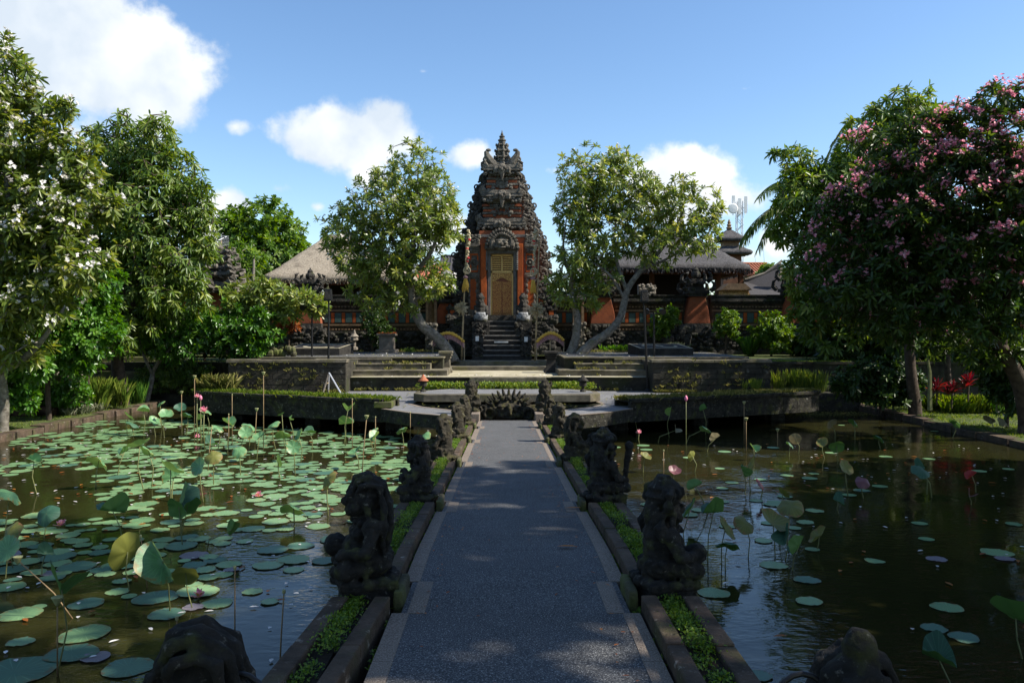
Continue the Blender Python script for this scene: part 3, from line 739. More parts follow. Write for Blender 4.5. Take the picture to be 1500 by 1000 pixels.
tag(leaf_object('ground_cover', bb, tt, nn, LL, LL * .5, M['L_grass'], None, rng.random(len(bb))), 'leafy ground cover along the back of the raised slab', 'ground cover', None, 'stuff')

# terrace blocks either side, centre floor, steps, upper terrace
UPZ, FLZ = 2.27, 1.49
def wallblock(x0, x1, y0, y1, z0, z1, label):
    root = thing('terrace_wall', label, 'wall', ((x0 + x1) / 2, y0, z0))
    mb = MB(); mb.box(x0, x1, y0, y1, z0, z1 - .12); 
    mb.box(x0 - .04, x1 + .04, y0 - .05, y0 + .4, z0, z0 + .22); mb.build('wall', M['terrace_wall'], root)
    # coursed blocks on the front
    mb = MB(); z = z0 + .24; row = 0
    while z < z1 - .2:
        h = min(.23, z1 - .13 - z); x = x0 + (.3 if row % 2 else 0)
        while x < x1:
            w = min(rs.uniform(.45, .75), x1 - x)
            mb.box(x + .01, x + w - .01, y0 - .02 - rs.uniform(0, .015), y0 + .05, z + .008, z + h - .008); x += w
        z += h; row += 1
    mb.build('facing', M['terrace_wall'], root, bevel=.008)
    mb = MB(); x = x0 - .06
    while x < x1:
        w = min(1.3, x1 + .06 - x); mb.box(x, x + w - .01, y0 - .08, y0 + .5, z1 - .12, z1 + rs.uniform(-.005, .012)); x += w
    mb.build('coping', M['step_stone'], root, bevel=.012)
    return root
wallblock(-11.6, -6.7, 33.2, 37, .3, UPZ, 'damp stone retaining wall of the terrace behind the sunny planter')
wallblock(6.1, 11.0, 33.2, 37, .3, UPZ, 'shaded stone retaining wall of the terrace behind the dark planter')
mb = MB(); mb.box(-6.7, 6.1, 34.2, 44.5, .3, FLZ - .06); mb.box(-6.8, 6.2, 34.12, 44.5, FLZ - .06, FLZ - .004)
mb.build('terrace_floor_slab', M['terrace_wall'], bevel=.01)['kind'] = 'structure'
sheet('terrace_floor', [[(-6.75, 34.15, FLZ), (6.15, 34.15, FLZ), (6.15, 40.5, FLZ), (-6.75, 40.5, FLZ)]], M['pale_floor'])
def steps(s, label):
    mb = MB()
    for (xa, xb, y0, z) in ((-8.6, -2.6, 35.0, 1.74), (-8.6, -3.4, 35.6, 2.0), (-8.6, -5.2, 36.1, 2.2)):
        x0, x1 = (xa, xb) if s < 0 else (-xb - .3, -xa - .3)
        zz = z - .05
        # slightly curved front
        n = 8; fr = [(x0 + (x1 - x0) * i / n, y0 - .55 * ((i / n) if s > 0 else (1 - i / n)) ** 2) for i in range(n + 1)]
        mb.prism_xy([(x, y + .03) for x, y in fr] + [(x1, 38), (x0, 38)], .4, zz)
        mb.prism_xy(fr + [(x1, 38), (x0, 38)], zz, z)
    return tag(mb.build('terrace_steps', M['step_stone'], bevel=.012), label, 'steps')
steps(-1, 'worn curved stone steps up to the terrace on the sunny side')
steps(1, 'dark curved stone steps up to the terrace on the shaded side')
for s, (x0, x1) in ((-1, (-11.6, -2.9)), (1, (2.65, 11.0))):
    mb = MB(); mb.box(x0, x1, 36.35, 43.6, .5, UPZ - .07); 
    mb.build('upper_terrace_slab', M['terrace_wall'])['kind'] = 'structure'
    mb = MB(); mb.box(x0 - .05, x1 + .05, 36.25, 43.6, UPZ - .07, UPZ); mb.build('upper_terrace_kerb', M['step_stone'], bevel=.01)['kind'] = 'structure'
    sheet('upper_terrace', [[(x0 + .15, 36.55, UPZ + .005), (x1 - .15, 36.55, UPZ + .005), (x1 - .15, 43.5, UPZ + .005), (x0 + .15, 43.5, UPZ + .005)]], M['asphalt'])
mb = MB()
mb.box(-3.0, 2.7, 39.4, 45, .5, 1.68); mb.box(-2.95, 2.65, 41.2, 45, 1.6, 1.87)
tag(mb.build('terrace_steps', M['step_stone'], bevel=.012), 'two shallow stone steps across the foot of the temple stairs', 'steps')
# raised lawn with its retaining wall
for s, (x0, x1) in ((-1, (-90, -11.6)), (1, (11.0, 90))):
    yw, LZ = (38.4, 1.95) if s < 0 else (36.4, LAWN_Z)
    sheet('lawn_terrace', [[(x0, yw, LZ), (x1, yw, LZ), (x1, 44, LZ), (x0, 44, LZ)]], M['lawn'])
    mb = MB()
    a, b = (-40, -11.6) if s < 0 else (11.0, 40)
    x = a
    while x < b:
        w = min(2.4, b - x); mb.box(x, x + w - .02, yw - .4, yw + .05, .1, LZ - .1); mb.box(x, x + w - .005, yw - .47, yw + .1, LZ - .1, LZ + .01); x += w
    tag(mb.build('retaining_wall', M['terrace_wall']), 'low dark retaining wall topped by a green lawn edge on the %s' % ('sunny side' if s < 0 else 'shaded side'), 'wall')
    rng = np.random.default_rng(9 + s)
    gc = np.stack([rng.uniform(min(x0, -40) if s < 0 else x0, x1 if s < 0 else 40, 2200), rng.uniform(yw - .45, yw + .8, 2200), np.full(2200, LZ)], 1)
    gc = gc[(np.abs(gc[:, 0]) < 26)]
    tag(blades('lawn_grass', gc, 5, .10, .03, M['L_grass'], rng, .06, .8), 'strip of short lawn grass on the %s retaining wall' % ('sunny' if s < 0 else 'shaded'), 'grass', None, 'stuff')
sheet('upper_ground', [[(-200, 44, LAWN_Z), (200, 44, LAWN_Z), (200, 400, LAWN_Z), (-200, 400, LAWN_Z)]], M['lawn'])
sheet('court_ground', [[(-11.6, 43.4, MID_Z), (11.0, 43.4, MID_Z), (11.0, 47, MID_Z), (-11.6, 47, MID_Z)]], M['soil'])

# weeds, moss tufts and litter that soften the terraces
rng = np.random.default_rng(91)
tuf = []
for _ in range(110): tuf.append((rng.uniform(-11.5, -6.8), 33.12, PLZ + .02)); tuf.append((rng.uniform(6.2, 10.8), 33.12, PLZ + .02))
for _ in range(60): tuf.append((rng.uniform(-6.6, 6.0), 34.08, PLZ + .02)); tuf.append((rng.uniform(-11.5, -6.8), 33.14, rng.uniform(1.0, 2.2))); tuf.append((rng.uniform(6.2, 10.9), 33.14, rng.uniform(1.0, 2.2)))
for _ in range(90): tuf.append((rng.uniform(-8.4, -3.2), rng.choice([34.95, 35.55, 36.2]), FLZ + rng.choice([0, .26, .5]))); tuf.append((rng.uniform(3, 8.2), rng.choice([34.95, 35.55, 36.2]), FLZ + rng.choice([0, .26, .5])))
for _ in range(140): tuf.append((rng.choice([-1, 1]) * rng.uniform(3.0, 8.0), rng.uniform(43.2, 43.7), UPZ))
tuf = [t for t in tuf if noise.noise(Vector(t) * .9) > -.1]
tag(blades('wall_weeds', tuf, 9, .26, .03, M['L_drygrass'], rng, .05, 1.1), 'small weeds growing from the joints of the terrace walls and steps', 'weeds', None, 'stuff')
lp = np.array([(rng.uniform(-11, 10.5), rng.uniform(33.3, 43), 0) for _ in range(900)])
lp[:, 2] = np.where(lp[:, 1] > 36.6, UPZ + .02, np.where((lp[:, 1] > 34.3) & (np.abs(lp[:, 0]) < 2.4), FLZ + .015, PLZ - 3)); lp = lp[(lp[:, 2] > 0) & ((lp[:, 1] < 36) | (lp[:, 0] < -3.2) | (lp[:, 0] > 2.9))]
lp2 = np.array([(rng.choice([-1, 1]) * rng.uniform(1.5, 4.0), rng.uniform(26.5, 33), PLZ + .02) for _ in range(160)]); lp = np.concatenate([lp, lp2]); th = rng.random(len(lp)) * 6.28
tag(leaf_object('terrace_litter', lp, np.stack([np.cos(th), np.sin(th), np.full(len(lp), .15)], 1), np.tile([0, 0, 1.], (len(lp), 1)), rng.uniform(.06, .16, len(lp)), rng.uniform(.03, .07, len(lp)), M['L_drygrass'], None, rng.random(len(lp)), droop=0), 'dead leaves lying on the terraces and platform', 'litter', None, 'stuff')
mb = MB(); mb.box(11.2, 15.4, 34.6, 36.0, -.6, .72); tag(mb.build('stone_ledge', M['rubble'], bevel=.03), 'low mossy stone ledge carrying the reeds at the far corner of the shaded pond', 'ledge')
# ------------------------------------------------------------------ temple gate
GD = 45.3; GPX = FPX / GD
def gu(x): return GX(x, GD)
def gz(y): return GZ(y, GD)
rg = random.Random(11)
GC = gu(735.3)
gate = thing('temple_gate', 'tall orange brick and grey carved stone temple gate with a gilded door', 'temple gate', (GC, GD, LAWN_Z))
def sx(w): return GC - w, GC + w          # symmetric pair about the gate axis
# base blocks, carved stone
mb = MB()
for (w, y0, z0, z1) in ((3.3, 44.7, 1.7, 2.5), (3.05, 44.9, 2.5, 3.2), (2.7, 44.95, 3.2, 4.0), (2.85, 44.85, 4.0, 4.32)):
    mb.box(GC - w, GC + w, y0, 48.0, z0, z1)
for _ in range(230):
    u = rg.uniform(1.15, 3.0); z = rg.uniform(2.0, 4.2); r = rg.uniform(.07, .2)
    for s in (-1, 1): mb.blob((GC + s * u, 44.88 - (.12 if z < 2.5 else 0), z), (r * 1.2, r * .9, r), 6, 4)
mb.build('base', M['carved_dark'], gate)
# brick body
mb = MB(); W = 1.85
mb.box(GC - W, GC - .82, 45.35, 47.6, 4.32, 8.75); mb.box(GC + .82, GC + W, 45.35, 47.6, 4.32, 8.75)
mb.box(GC - .82, GC + .82, 45.9, 47.6, 4.2, 8.75); mb.build('brick_body', M['brick'], gate)
for s in (-1, 1):
    mb = MB(); a, b = GC + s * 1.26, GC + s * 1.9; mb.box(min(a, b), max(a, b), 45.34, 45.4, 4.33, 8.6)
    for (z0, z1, o) in ((4.32, 4.62, .07), (6.45, 6.6, .06), (6.6, 6.72, .1), (7.95, 8.08, .08), (8.08, 8.2, .14), (8.2, 8.36, .2)):
        a, b = GC + s * 1.28, GC + s * (W + o); mb.box(min(a, b), max(a, b), 45.35 - o, 45.6, z0, z1)
    a, b = GC + s * 1.3, GC + s * 1.36
    # scalloped stone frame beside the lower orange panels
    for k in range(6):
        z = 4.75 + k * .31; mb.blob((GC + s * (1.40 + .03 * (k % 2)), 45.32, z), (.10, .06, .15), 6, 4); mb.blob((GC + s * (1.84), 45.32, z), (.07, .06, .14), 6, 4)
    mb.blob((GC + s * 1.60, 45.32, 6.52), (.3, .09, .14), 8, 4)
    # round medallion between bands
    mb.ring((GC + s * 1.58, 7.3), .2, .05, 45.32); mb.blob((GC + s * 1.58, 45.32, 7.3), (.1, .07, .1), 7, 5)
    for k in range(7): mb.blob((GC + s * rg.uniform(1.32, 1.85), 45.30, rg.uniform(7.75, 8.6)), (.12, .12, .1), 6, 4)
    for k in range(40):
        mb.blob((GC + s * rg.uniform(1.3, 2.05), 45.26, rg.uniform(8.25, 8.85)), (rg.uniform(.06, .14), .11, rg.uniform(.06, .12)), 6, 4)
    mb.build('carved_band', M['carved'], gate)
for s in (-1, 1):
    mb = MB(); a, b = GC + s * 1.46, GC + s * 1.80; mb.box(min(a, b), max(a, b), 45.305, 45.36, 4.64, 6.36)
    for (u0, u1, z0, z1) in ((1.36, 1.82, 6.76, 6.86), (1.34, 1.42, 6.9, 7.7), (1.74, 1.82, 6.9, 7.7), (1.36, 1.82, 7.72, 7.82)):
        a, b = GC + s * u0, GC + s * u1; mb.box(min(a, b), max(a, b), 45.305, 45.36, z0, z1)
    mb.build('orange_panel', M['orange'], gate)
for s in (-1, 1):
    mb = MB(); a, b = GC + s * .88, GC + s * 1.19; mb.box(min(a, b), max(a, b), 45.05, 45.9, 4.32, 8.36)
    mb.build('pilaster', M['orange'], gate, bevel=.015)
# door surround, door, lattice
mb = MB()
for s in (-1, 1):
    a, b = GC + s * .645, GC + s * .80; mb.box(min(a, b), max(a, b), 45.15, 45.95, 4.26, 7.95)
    a, b = GC + s * .80, GC + s * .87; mb.box(min(a, b), max(a, b), 45.25, 45.95, 4.26, 7.8)
    for k in range(10): mb.blob((GC + s * .86, 45.1, 6.9 + k * .11), (.09, .1, .08), 6, 4)
mb.box(GC - .88, GC + .88, 45.12, 45.95, 7.80, 8.0)
mb.build('door_surround', M['grey_stone'], gate, bevel=.01)
door = None
mb = MB(); mb.box(GC - .645, GC + .645, 45.52, 45.62, 4.27, 7.80); door = mb.build('door', M['door_wood'], gate)
mb = MB()
for s in (-1, 1):
    a, b = GC + s * .555, GC + s * .642; mb.box(min(a, b), max(a, b), 45.42, 45.52, 4.3, 7.78)
mb.box(GC - .64, GC + .64, 45.42, 45.52, 7.66, 7.79); mb.box(GC - .64, GC + .64, 45.42, 45.52, 6.72, 6.86); mb.box(GC - .05, GC + .05, 45.44, 45.52, 6.86, 7.66)
mb.build('door_frame', M['gilt'], door)
mb = MB()
for k in range(6):
    z = 6.95 + k * .125
    for s in (-1, 1):
        a, b = GC + s * .07, GC + s * .55; mb.box(min(a, b), max(a, b), 45.45, 45.50, z - .03, z + .03)
        for j in range(5): mb.blob((GC + s * (.12 + j * .095), 45.45, z), (.03, .02, .045), 5, 3)
mb.build('lattice', M['gilt'], door)
mb = MB()
arch = [(GC - .55, 6.70), (GC - .55, 6.22)] + [(GC - .45 + .9 * i / 10, 6.24 + .22 * math.sin(math.pi * i / 10) ** 1.5) for i in range(11)] + [(GC + .55, 6.22), (GC + .55, 6.70)]
mb.prism_xz(arch[::-1], 45.44, 45.52); mb.build('door_header', M['gold'], door)
for s in (-1, 1):
    mb = MB(); a, b = GC + s * .02, GC + s * .545; a, b = min(a, b), max(a, b)
    mb.box(a, b, 45.485, 45.52, 4.32, 6.25)
    mb.box(a + .06, b - .06, 45.46, 45.49, 4.45, 6.1)
    for k in range(70):
        u = rg.uniform(a + .05, b - .05); z = rg.uniform(4.42, 6.2); mb.blob((u, 45.465, z), (rg.uniform(.018, .05), .02, rg.uniform(.02, .06)), 5, 3)
    mb.build('door_leaf', M['gold_red'], door)
# great carved face over the door
mb = MB()
mb.prism_xz([(GC + .98 * math.cos(a), 8.0 + 1.22 * math.sin(a)) for a in [math.pi * i / 14 for i in range(15)]][::-1], 44.95, 45.6)
fz = 8.28
mb.blob((GC, 44.9, fz), (.42, .2, .36), 10, 7)
for s in (-1, 1):
    mb.blob((GC + s * .19, 44.74, fz + .10), (.11, .1, .10), 8, 6); mb.blob((GC + s * .2, 44.76, fz + .24), (.17, .07, .05), 6, 4)
    mb.blob((GC + s * .33, 44.78, fz - .12), (.15, .1, .1), 6, 4); mb.blob((GC + s * .55, 44.85, fz), (.2, .12, .3), 7, 5)
    mb.ring((GC + s * .7, fz - .05), .17, .06, 44.9)
mb.blob((GC, 44.68, fz + .02), (.09, .12, .12), 7, 5); mb.blob((GC, 44.72, fz - .17), (.26, .09, .06), 7, 4)
for i in range(17):
    a = math.pi * (i + .5) / 17; mb.blob((GC + .86 * math.cos(a), 44.9, 8.02 + 1.08 * math.sin(a)), (.09, .11, .15), 6, 4, Matrix.Rotation(math.pi / 2 - a, 3, 'Y'))
    mb.blob((GC + .62 * math.cos(a), 44.86, 8.1 + .8 * math.sin(a)), (.08, .09, .12), 6, 4, Matrix.Rotation(math.pi / 2 - a, 3, 'Y'))
mb.build('carved_face', M['carved'], gate)
# storeys
def storey(zb, wb, zt, name):
    """brick storey with stone bands and a carved boss"""
    mb = MB(); mb.mi = 0; mb.box(GC - wb, GC + wb, 46.0 - .0, 47.4, zb, zt)
    n = max(3, int((zt - zb) / .14)); st = (zt - zb) / n
    for k in range(n):
        mb.mi = 1 if k % 2 == 0 else 0; o = .05 + .03 * (k % 3)
        for s in (-1, 1):
            a, b = GC + s * wb * .45, GC + s * (wb + o); mb.box(min(a, b), max(a, b), 46.0 - o, 46.3, zb + k * st, zb + (k + .72) * st)
    mb.mi = 1
    for k in range(26):
        r = rg.uniform(.05, .12); x = abs(rg.gauss(0, wb * .3)); z = zb + (zt - zb) * rg.uniform(.15, .9)
        for s in (-1, 1): mb.blob((GC + s * min(x, wb * .62), 45.92, z), (r * 1.3, r * .9, r), 6, 4)
    return mb.build(name, [M['brick'], M['carved']], gate)
def cornice(z0, z1, w, name='cornice', boss=True, n=70):
    mb = MB(); h = z1 - z0
    for k in range(4):
        o = (-.18, .0, .10, .02)[k]; ww = w + o
        mb.box(GC - ww, GC + ww, 45.72 - o * 1.2 - (.1 if k == 3 else 0), 47.6, z0 + h * k / 4 + .004, z0 + h * (k + 1) / 4, .02)
    for k in range(n * 6 // 10):
        x = rg.uniform(0.15, w + .08); z = rg.uniform(z0 + .1 * h, z1 - .04); r = rg.uniform(.04, .10)
        for s in (-1, 1): mb.blob((GC + s * x, 45.68, z), (r * 1.2, r, r), 6, 4)
    # upturned corner leaves
    for s in (-1, 1):
        for k in range(3):
            x = GC + s * (w - .15 + .1 * k); mb.tube([(x, 45.7 + .3 * k, z1 - .1), (x + s * .12, 45.66 + .3 * k, z1 + .06), (x + s * .15, 45.66 + .3 * k, z1 + .22), (x + s * .06, 45.68 + .3 * k, z1 + .32)], [.12, .10, .07, .03], 6)
    if boss:
        mb.blob((GC, 45.55, z0 + h * .55), (.28, .2, .34), 10, 7)
        for s in (-1, 1): mb.blob((GC + s * .16, 45.36, z0 + h * .66), (.09, .08, .09), 6, 4); mb.blob((GC + s * .34, 45.5, z0 + h * .5), (.18, .14, .22), 6, 4)
        mb.blob((GC, 45.33, z0 + h * .5), (.08, .1, .1), 6, 4); mb.tube([(GC, 45.4, z0 + .1), (GC, 45.42, z0 - .28)], [.14, .04], 6)
    return mb.build(name, M['carved'], gate)
mb = MB(); mb.box(GC - 1.55, GC + 1.55, 45.3, 47.6, 8.75, 8.9); mb.box(GC - 1.42, GC + 1.42, 45.45, 47.6, 8.62, 8.75); mb.build('moulding', M['grey_stone'], gate, bevel=.01)
mb = MB(); mb.box(GC - 1.3, GC + 1.3, 45.6, 47.4, 8.9, 9.15); mb.build('brick_course', M['brick'], gate)
cornice(9.15, 9.85, 1.3, n=90)
storey(9.85, 1.03, 10.75, 'brick_storey')
cornice(10.75, 11.5, 1.08)
storey(11.5, .82, 12.3, 'brick_storey')
cornice(12.3, 12.95, .98)
# finial
mb = MB(); z = 12.95
for (w, h) in ((.42, .26), (.36, .2), (.44, .16), (.34, .22), (.40, .14), (.29, .2), (.33, .12), (.22, .18), (.26, .1), (.16, .14), (.18, .07), (.09, .14)):
    mb.lathe([(w * .9, 0), (w, h * .5), (w * .75, h)], (GC, 46.3, z), 8, a0=.39); 
    if w > .28:
        for i in range(8): a = i * math.pi / 4 + .2; mb.blob((GC + w * math.cos(a), 46.3 + w * math.sin(a), z + h * .5), (.08, .08, .1), 5, 4)
    z += h
mb.lathe([(.05, 0), (.03, .1), (.005, .2)], (GC, 46.3, z), 6)
mb.build('finial', M['carved'], gate)
for s in (-1, 1):
    mb = MB()
    mb.tube([(GC + s * .35, 46.0, 12.95), (GC + s * .6, 45.98, 13.15), (GC + s * .86, 45.95, 13.5), (GC + s * .92, 45.95, 13.75)], [.22, .24, .2, .13], 7)
    for k in range(9): mb.blob((GC + s * (.4 + .065 * k), 45.95, 13.02 + .085 * k), (.12, .14, .12), 6, 4)
    mb.ring((GC + s * .93, 13.3), .13, .06, 45.95); mb.blob((GC + s * .78, 45.93, 13.83), (.16, .12, .1), 6, 4)
    mb.build('corner_horn', M['carved'], gate)
    # side wing: stepped slab edged with open scrolls
    prof = [(717, 224), (706, 245), (703, 262), (697, 276), (691, 290), (689, 304), (686, 316), (681, 328), (678, 340), (672, 352), (667, 365), (664, 378), (664, 392), (668, 404), (668, 416)]
    pts = [(GC + s * (735.3 - x) / GPX, gz(y)) for x, y in prof]
    mb = MB()
    edge = []
    for i in range(len(pts) - 1):
        (x0, z0), (x1, z1) = pts[i], pts[i + 1]; L = math.hypot(x1 - x0, z1 - z0); nx, nzz = s * abs(z1 - z0) / L, abs(x1 - x0) / L * (1 if z0 > z1 else -.3)
        for f, o in ((0, -.10), (.18, .04), (.42, .14), (.68, .15), (.88, .05)): edge.append((x0 + (x1 - x0) * f + nx * o, z0 + (z1 - z0) * f + nzz * o))
    edge.append(pts[-1])
    poly = [(GC + s * .5, 4.4), (GC + s * .5, 12.9)] + edge + [(GC + s * 2.5, 4.4)]
    if s > 0: poly = poly[::-1]
    ar = sum(a[0] * b[1] - b[0] * a[1] for a, b in zip(poly, poly[1:] + poly[:1]))
    if ar < 0: poly = poly[::-1]
    mb.prism_xz(poly, 46.55, 46.9)
    n = 0
    for i in range(len(pts) - 1):
        (x0, z0), (x1, z1) = pts[i], pts[i + 1]
        L = math.hypot(x1 - x0, z1 - z0)
        xm, zm = (x0 + x1) / 2, (z0 + z1) / 2
        if i % 2 == 0: mb.ring((xm + s * .12, zm + .05), .13, .05, 46.7, 12)
        mb.ring((xm - s * .2, zm), .13, .05, 46.5, 12)
        mb.blob((xm - s * .22, 46.5, zm), (.05, .06, .05), 6, 4)
        for k in range(5):
            f = rg.random(); mb.blob((x0 + (x1 - x0) * f + s * rg.uniform(-.1, .12), 46.6, z0 + (z1 - z0) * f), (rg.uniform(.05, .11), .1, rg.uniform(.06, .13)), 6, 4, Matrix.Rotation(s * .5, 3, 'Y'))
        for k in range(9):
            f = rg.random(); mb.blob((x0 + (x1 - x0) * f - s * rg.uniform(.2, .55), 46.52, z0 + (z1 - z0) * f), (rg.uniform(.07, .16), .12, rg.uniform(.07, .16)), 6, 4)
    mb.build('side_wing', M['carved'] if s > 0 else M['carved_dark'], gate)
    # shoulder: stepped stone with small orange niches
    mb = MB(); mb.mi = 0
    for (u0, u1, z0, z1) in ((1.9, 2.75, 4.3, 5.55), (1.9, 3.1, 4.0, 4.75)):
        a, b = GC + s * u0, GC + s * u1; mb.box(min(a, b), max(a, b), 45.5, 47.0, z0, z1); mb.box(min(a, b) - .08, max(a, b) + .08, 45.42, 47.0, z1 - .14, z1 + .05)
    for k in range(70):
        r = rg.uniform(.06, .15); mb.blob((GC + s * rg.uniform(1.9, 3.0), 45.46, rg.uniform(4.2, 6.3)), (r, r * .8, r * 1.1), 6, 4)
    mb.mi = 1
    a, b = GC + s * 2.1, GC + s * 2.4; mb.box(min(a, b), max(a, b), 45.44, 45.6, 4.85, 5.4)
    a, b = GC + s * 2.68, GC + s * 2.95; mb.box(min(a, b), max(a, b), 45.44, 45.6, 4.2, 4.6)
    mb.build('shoulder', [M['carved_dark'], M['orange']], gate)
# staircase with carved side walls
st = thing('stone_staircase', 'steep black stone staircase climbing to the gilded gate door', 'staircase', (GC, 43.2, MID_Z))
mb = MB(); n = 9; zb, zt = MID_Z, 4.26
for k in range(n):
    z1 = zb + (zt - zb) * (k + 1) / n; y0 = 43.0 + .25 * k
    mb.mi = 0; mb.box(GC - 1.0, GC + 1.0, y0, 45.6, zb, z1 - .07); mb.mi = 1; mb.box(GC - 1.02, GC + 1.02, y0 - .035, 45.6, z1 - .07, z1)
mb.mi = 0; mb.box(GC - 1.6, GC + 1.6, 42.75, 45.0, 1.5, MID_Z + .14)
mb.mi = 0; mb.build('steps', [M['black_step'], M['grey_stone']], st, bevel=.01)
for s in (-1, 1):
    mb = MB()
    for k in range(5):
        a, b = GC + s * 1.03, GC + s * 1.55; mb.box(min(a, b), max(a, b), 42.9 + .45 * k, 45.4, MID_Z, 2.65 + .42 * k, .03)
    for k in range(90):
        f = rg.random(); mb.blob((GC + s * rg.uniform(1.05, 1.55), 42.86 + 1.8 * f * .2, MID_Z + .1 + 2.0 * rg.random() * .5), (.09, .08, .1), 6, 4)
        kk = rg.randrange(5); mb.blob((GC + s * rg.uniform(1.05, 1.55), 42.88 + .45 * kk, 2.35 + .42 * kk + rg.uniform(-.3, .3)), (rg.uniform(.05, .12), .09, rg.uniform(.05, .12)), 6, 4)
    mb.build('side_wall', M['carved_dark'], st)
mb = MB(); mb.box(GC - .42, GC + .35, 43.7, 43.74, 2.78, 2.86); mb.build('step_plate', M['white_metal'], st)
for (u, z) in ((-1.32, 3.02), (1.30, 2.98)):
    mb = MB(); mb.box(GC + u - .09, GC + u + .09, 42.78, 42.80, z - .13, z + .13); mb.build('wall_notice', M['white_paint'], st)

# ------------------------------------------------------------------ walls, pillars
def crown_top(mb, c, z, w, h, rnd):
    """carved pillar crown: stacked mouldings, upturned horns, centre bud"""
    for k, (f, g0, g1) in enumerate(((1.0, 0, .10), (1.18, .10, .20), (.95, .20, .30), (.7, .30, .42), (.86, .42, .5), (.62, .5, .6))):
        mb.box(c[0] - w * f / 2, c[0] + w * f / 2, c[1] - w * f / 2, c[1] + w * f / 2, z + h * g0, z + h * g1, .02)
    for (fz, fw) in ((.18, .62), (.48, .48)):
        for sx_ in (-1, 1):
            for sy_ in (-1, 1):
                x, y = c[0] + sx_ * w * fw, c[1] + sy_ * w * fw
                mb.tube([(x, y, z + h * fz), (x + sx_ * w * .16, y + sy_ * w * .1, z + h * (fz + .1)), (x + sx_ * w * .14, y + sy_ * w * .1, z + h * (fz + .26)), (x + sx_ * w * .02, y, z + h * (fz + .32))], [w * .13, w * .13, w * .09, w * .03], 6)
    mb.blob((c[0], c[1], z + h * .72), (w * .27, w * .27, h * .15), 8, 6); mb.blob((c[0], c[1], z + h * .87), (w * .16, w * .16, h * .1), 8, 5); mb.lathe([(w * .1, 0), (w * .02, h * .12)], (c[0], c[1], z + h * .9), 6)
    for k in range(34):
        a = rnd.random() * 6.28; f = rnd.choice((.52, .5, .45)); r = w * rnd.uniform(.05, .11)
        mb.blob((c[0] + w * f * math.cos(a) * 1.1, c[1] + w * f * math.sin(a) * 1.1, z + h * rnd.uniform(.0, .6)), r, 5, 4)
WD = 46.4
def wall_run(x0, x1, label, ztop=5.45):
    root = thing('boundary_wall', label, 'wall', ((x0 + x1) / 2, WD, LAWN_Z))
    mb = MB(); mb.box(x0, x1, WD, WD + .7, 1.8, ztop - .1); mb.build('wall', M['wall_stone'], root)
    mb = MB()
    for (z0, z1, o) in ((1.8, 2.3, .3), (2.3, 2.75, .18), (2.75, 3.3, .1), (3.3, 3.42, .16), (5.0, 5.12, .1), (5.12, 5.3, .2)):
        x = x0
        while x < x1:
            w = min(rs.uniform(.7, 1.1), x1 - x); mb.box(x, x + w - .012, WD - o - rs.uniform(0, .02), WD + .3, z0, z1 - .005); x += w
    for k in range(int((x1 - x0) * 26)):
        r = rs.uniform(.05, .14); mb.blob((rs.uniform(x0, x1), WD - .2, rs.uniform(1.9, 3.3)), (r * 1.3, r, r), 6, 4)
    mb.build('stone_base', M['carved_dark'], root)
    mb = MB(); mb.mi = 0
    mb.box(x0, x1, WD - .12, WD + .9, ztop - .17, ztop); mb.box(x0, x1, WD - .2, WD + .95, ztop, ztop + .07)
    mb.build('coping', M['carved_dark'], root)
    mb = MB(); mb.mi = 3; mb.box(x0 + .1, x1 - .1, WD - .05, WD + .05, 3.62, 4.72)
    x = x0 + .15; mb.mi = 1
    while x < x1 - .2:
        mb.box(x, x + .1, WD - .12, WD, 4.78, 4.86); mb.box(x, x + .1, WD - .12, WD, 3.48, 3.55); x += .19
    mb.mi = 2; x = x0 + .3
    while x < x1 - .5:
        mb.mi = 2; mb.box(x, x + .36, WD - .075, WD, 3.92, 4.45); mb.mi = 0; mb.box(x + .40, x + .58, WD - .07, WD, 3.90, 4.47); x += .62
    mb.mi = 1
    for z in (3.72, 4.55): mb.box(x0 + .1, x1 - .1, WD - .09, WD, z, z + .09)
    mb.build('panel_band', [M['orange'], M['ochre'], M['teal'], M['wall_stone']], root)
    return root
wall_run(GX(640, WD), GX(692, WD) - .3, 'short stretch of temple wall between the gate and the leaning frangipani')
wall_run(GX(468, WD), GX(640, WD) - .02, 'panelled temple wall below the pale thatched pavilion')
wall_run(GX(270, WD), GX(432, WD), 'temple wall half hidden by shrubs left of the pale thatched pavilion')
wall_run(GX(778, WD) + .5, GX(868, WD), 'stretch of temple wall behind the two frangipani trunks')
wall_run(GX(898, WD), GX(1003, WD), 'panelled temple wall below the dark thatched pavilion')
wall_run(GX(1040, WD), GX(1186, WD), 'panelled temple wall behind the three round shrubs')
wall_run(GX(1212, WD), GX(1420, WD), 'dark temple wall behind the pink frangipani')
proto = None
pill = [(453, 5.45, 1.6, 'crowned wall pillar standing dark in front of the pale thatch'), (655, 5.0, .9, 'crowned wall pillar behind the leaning frangipani trunk'),
        (883, 5.35, 1.7, 'orange wall pillar behind the right frangipani trunk'), (1021, 5.4, 1.75, 'orange wall pillar with a carved crown below the dark thatch'),
        (1163, 5.5, 1.9, 'tall carved wall pillar beside the dark tiled gable'), (1199, 5.3, 1.5, 'red brick pillar beside the small side stairs'), (318, 5.6, 2.9, 'tall carved gate pillar with orange shaft among the shrubs'), (283, 5.6, 4.6, 'highest carved tower of the side gate above the shrubs')]
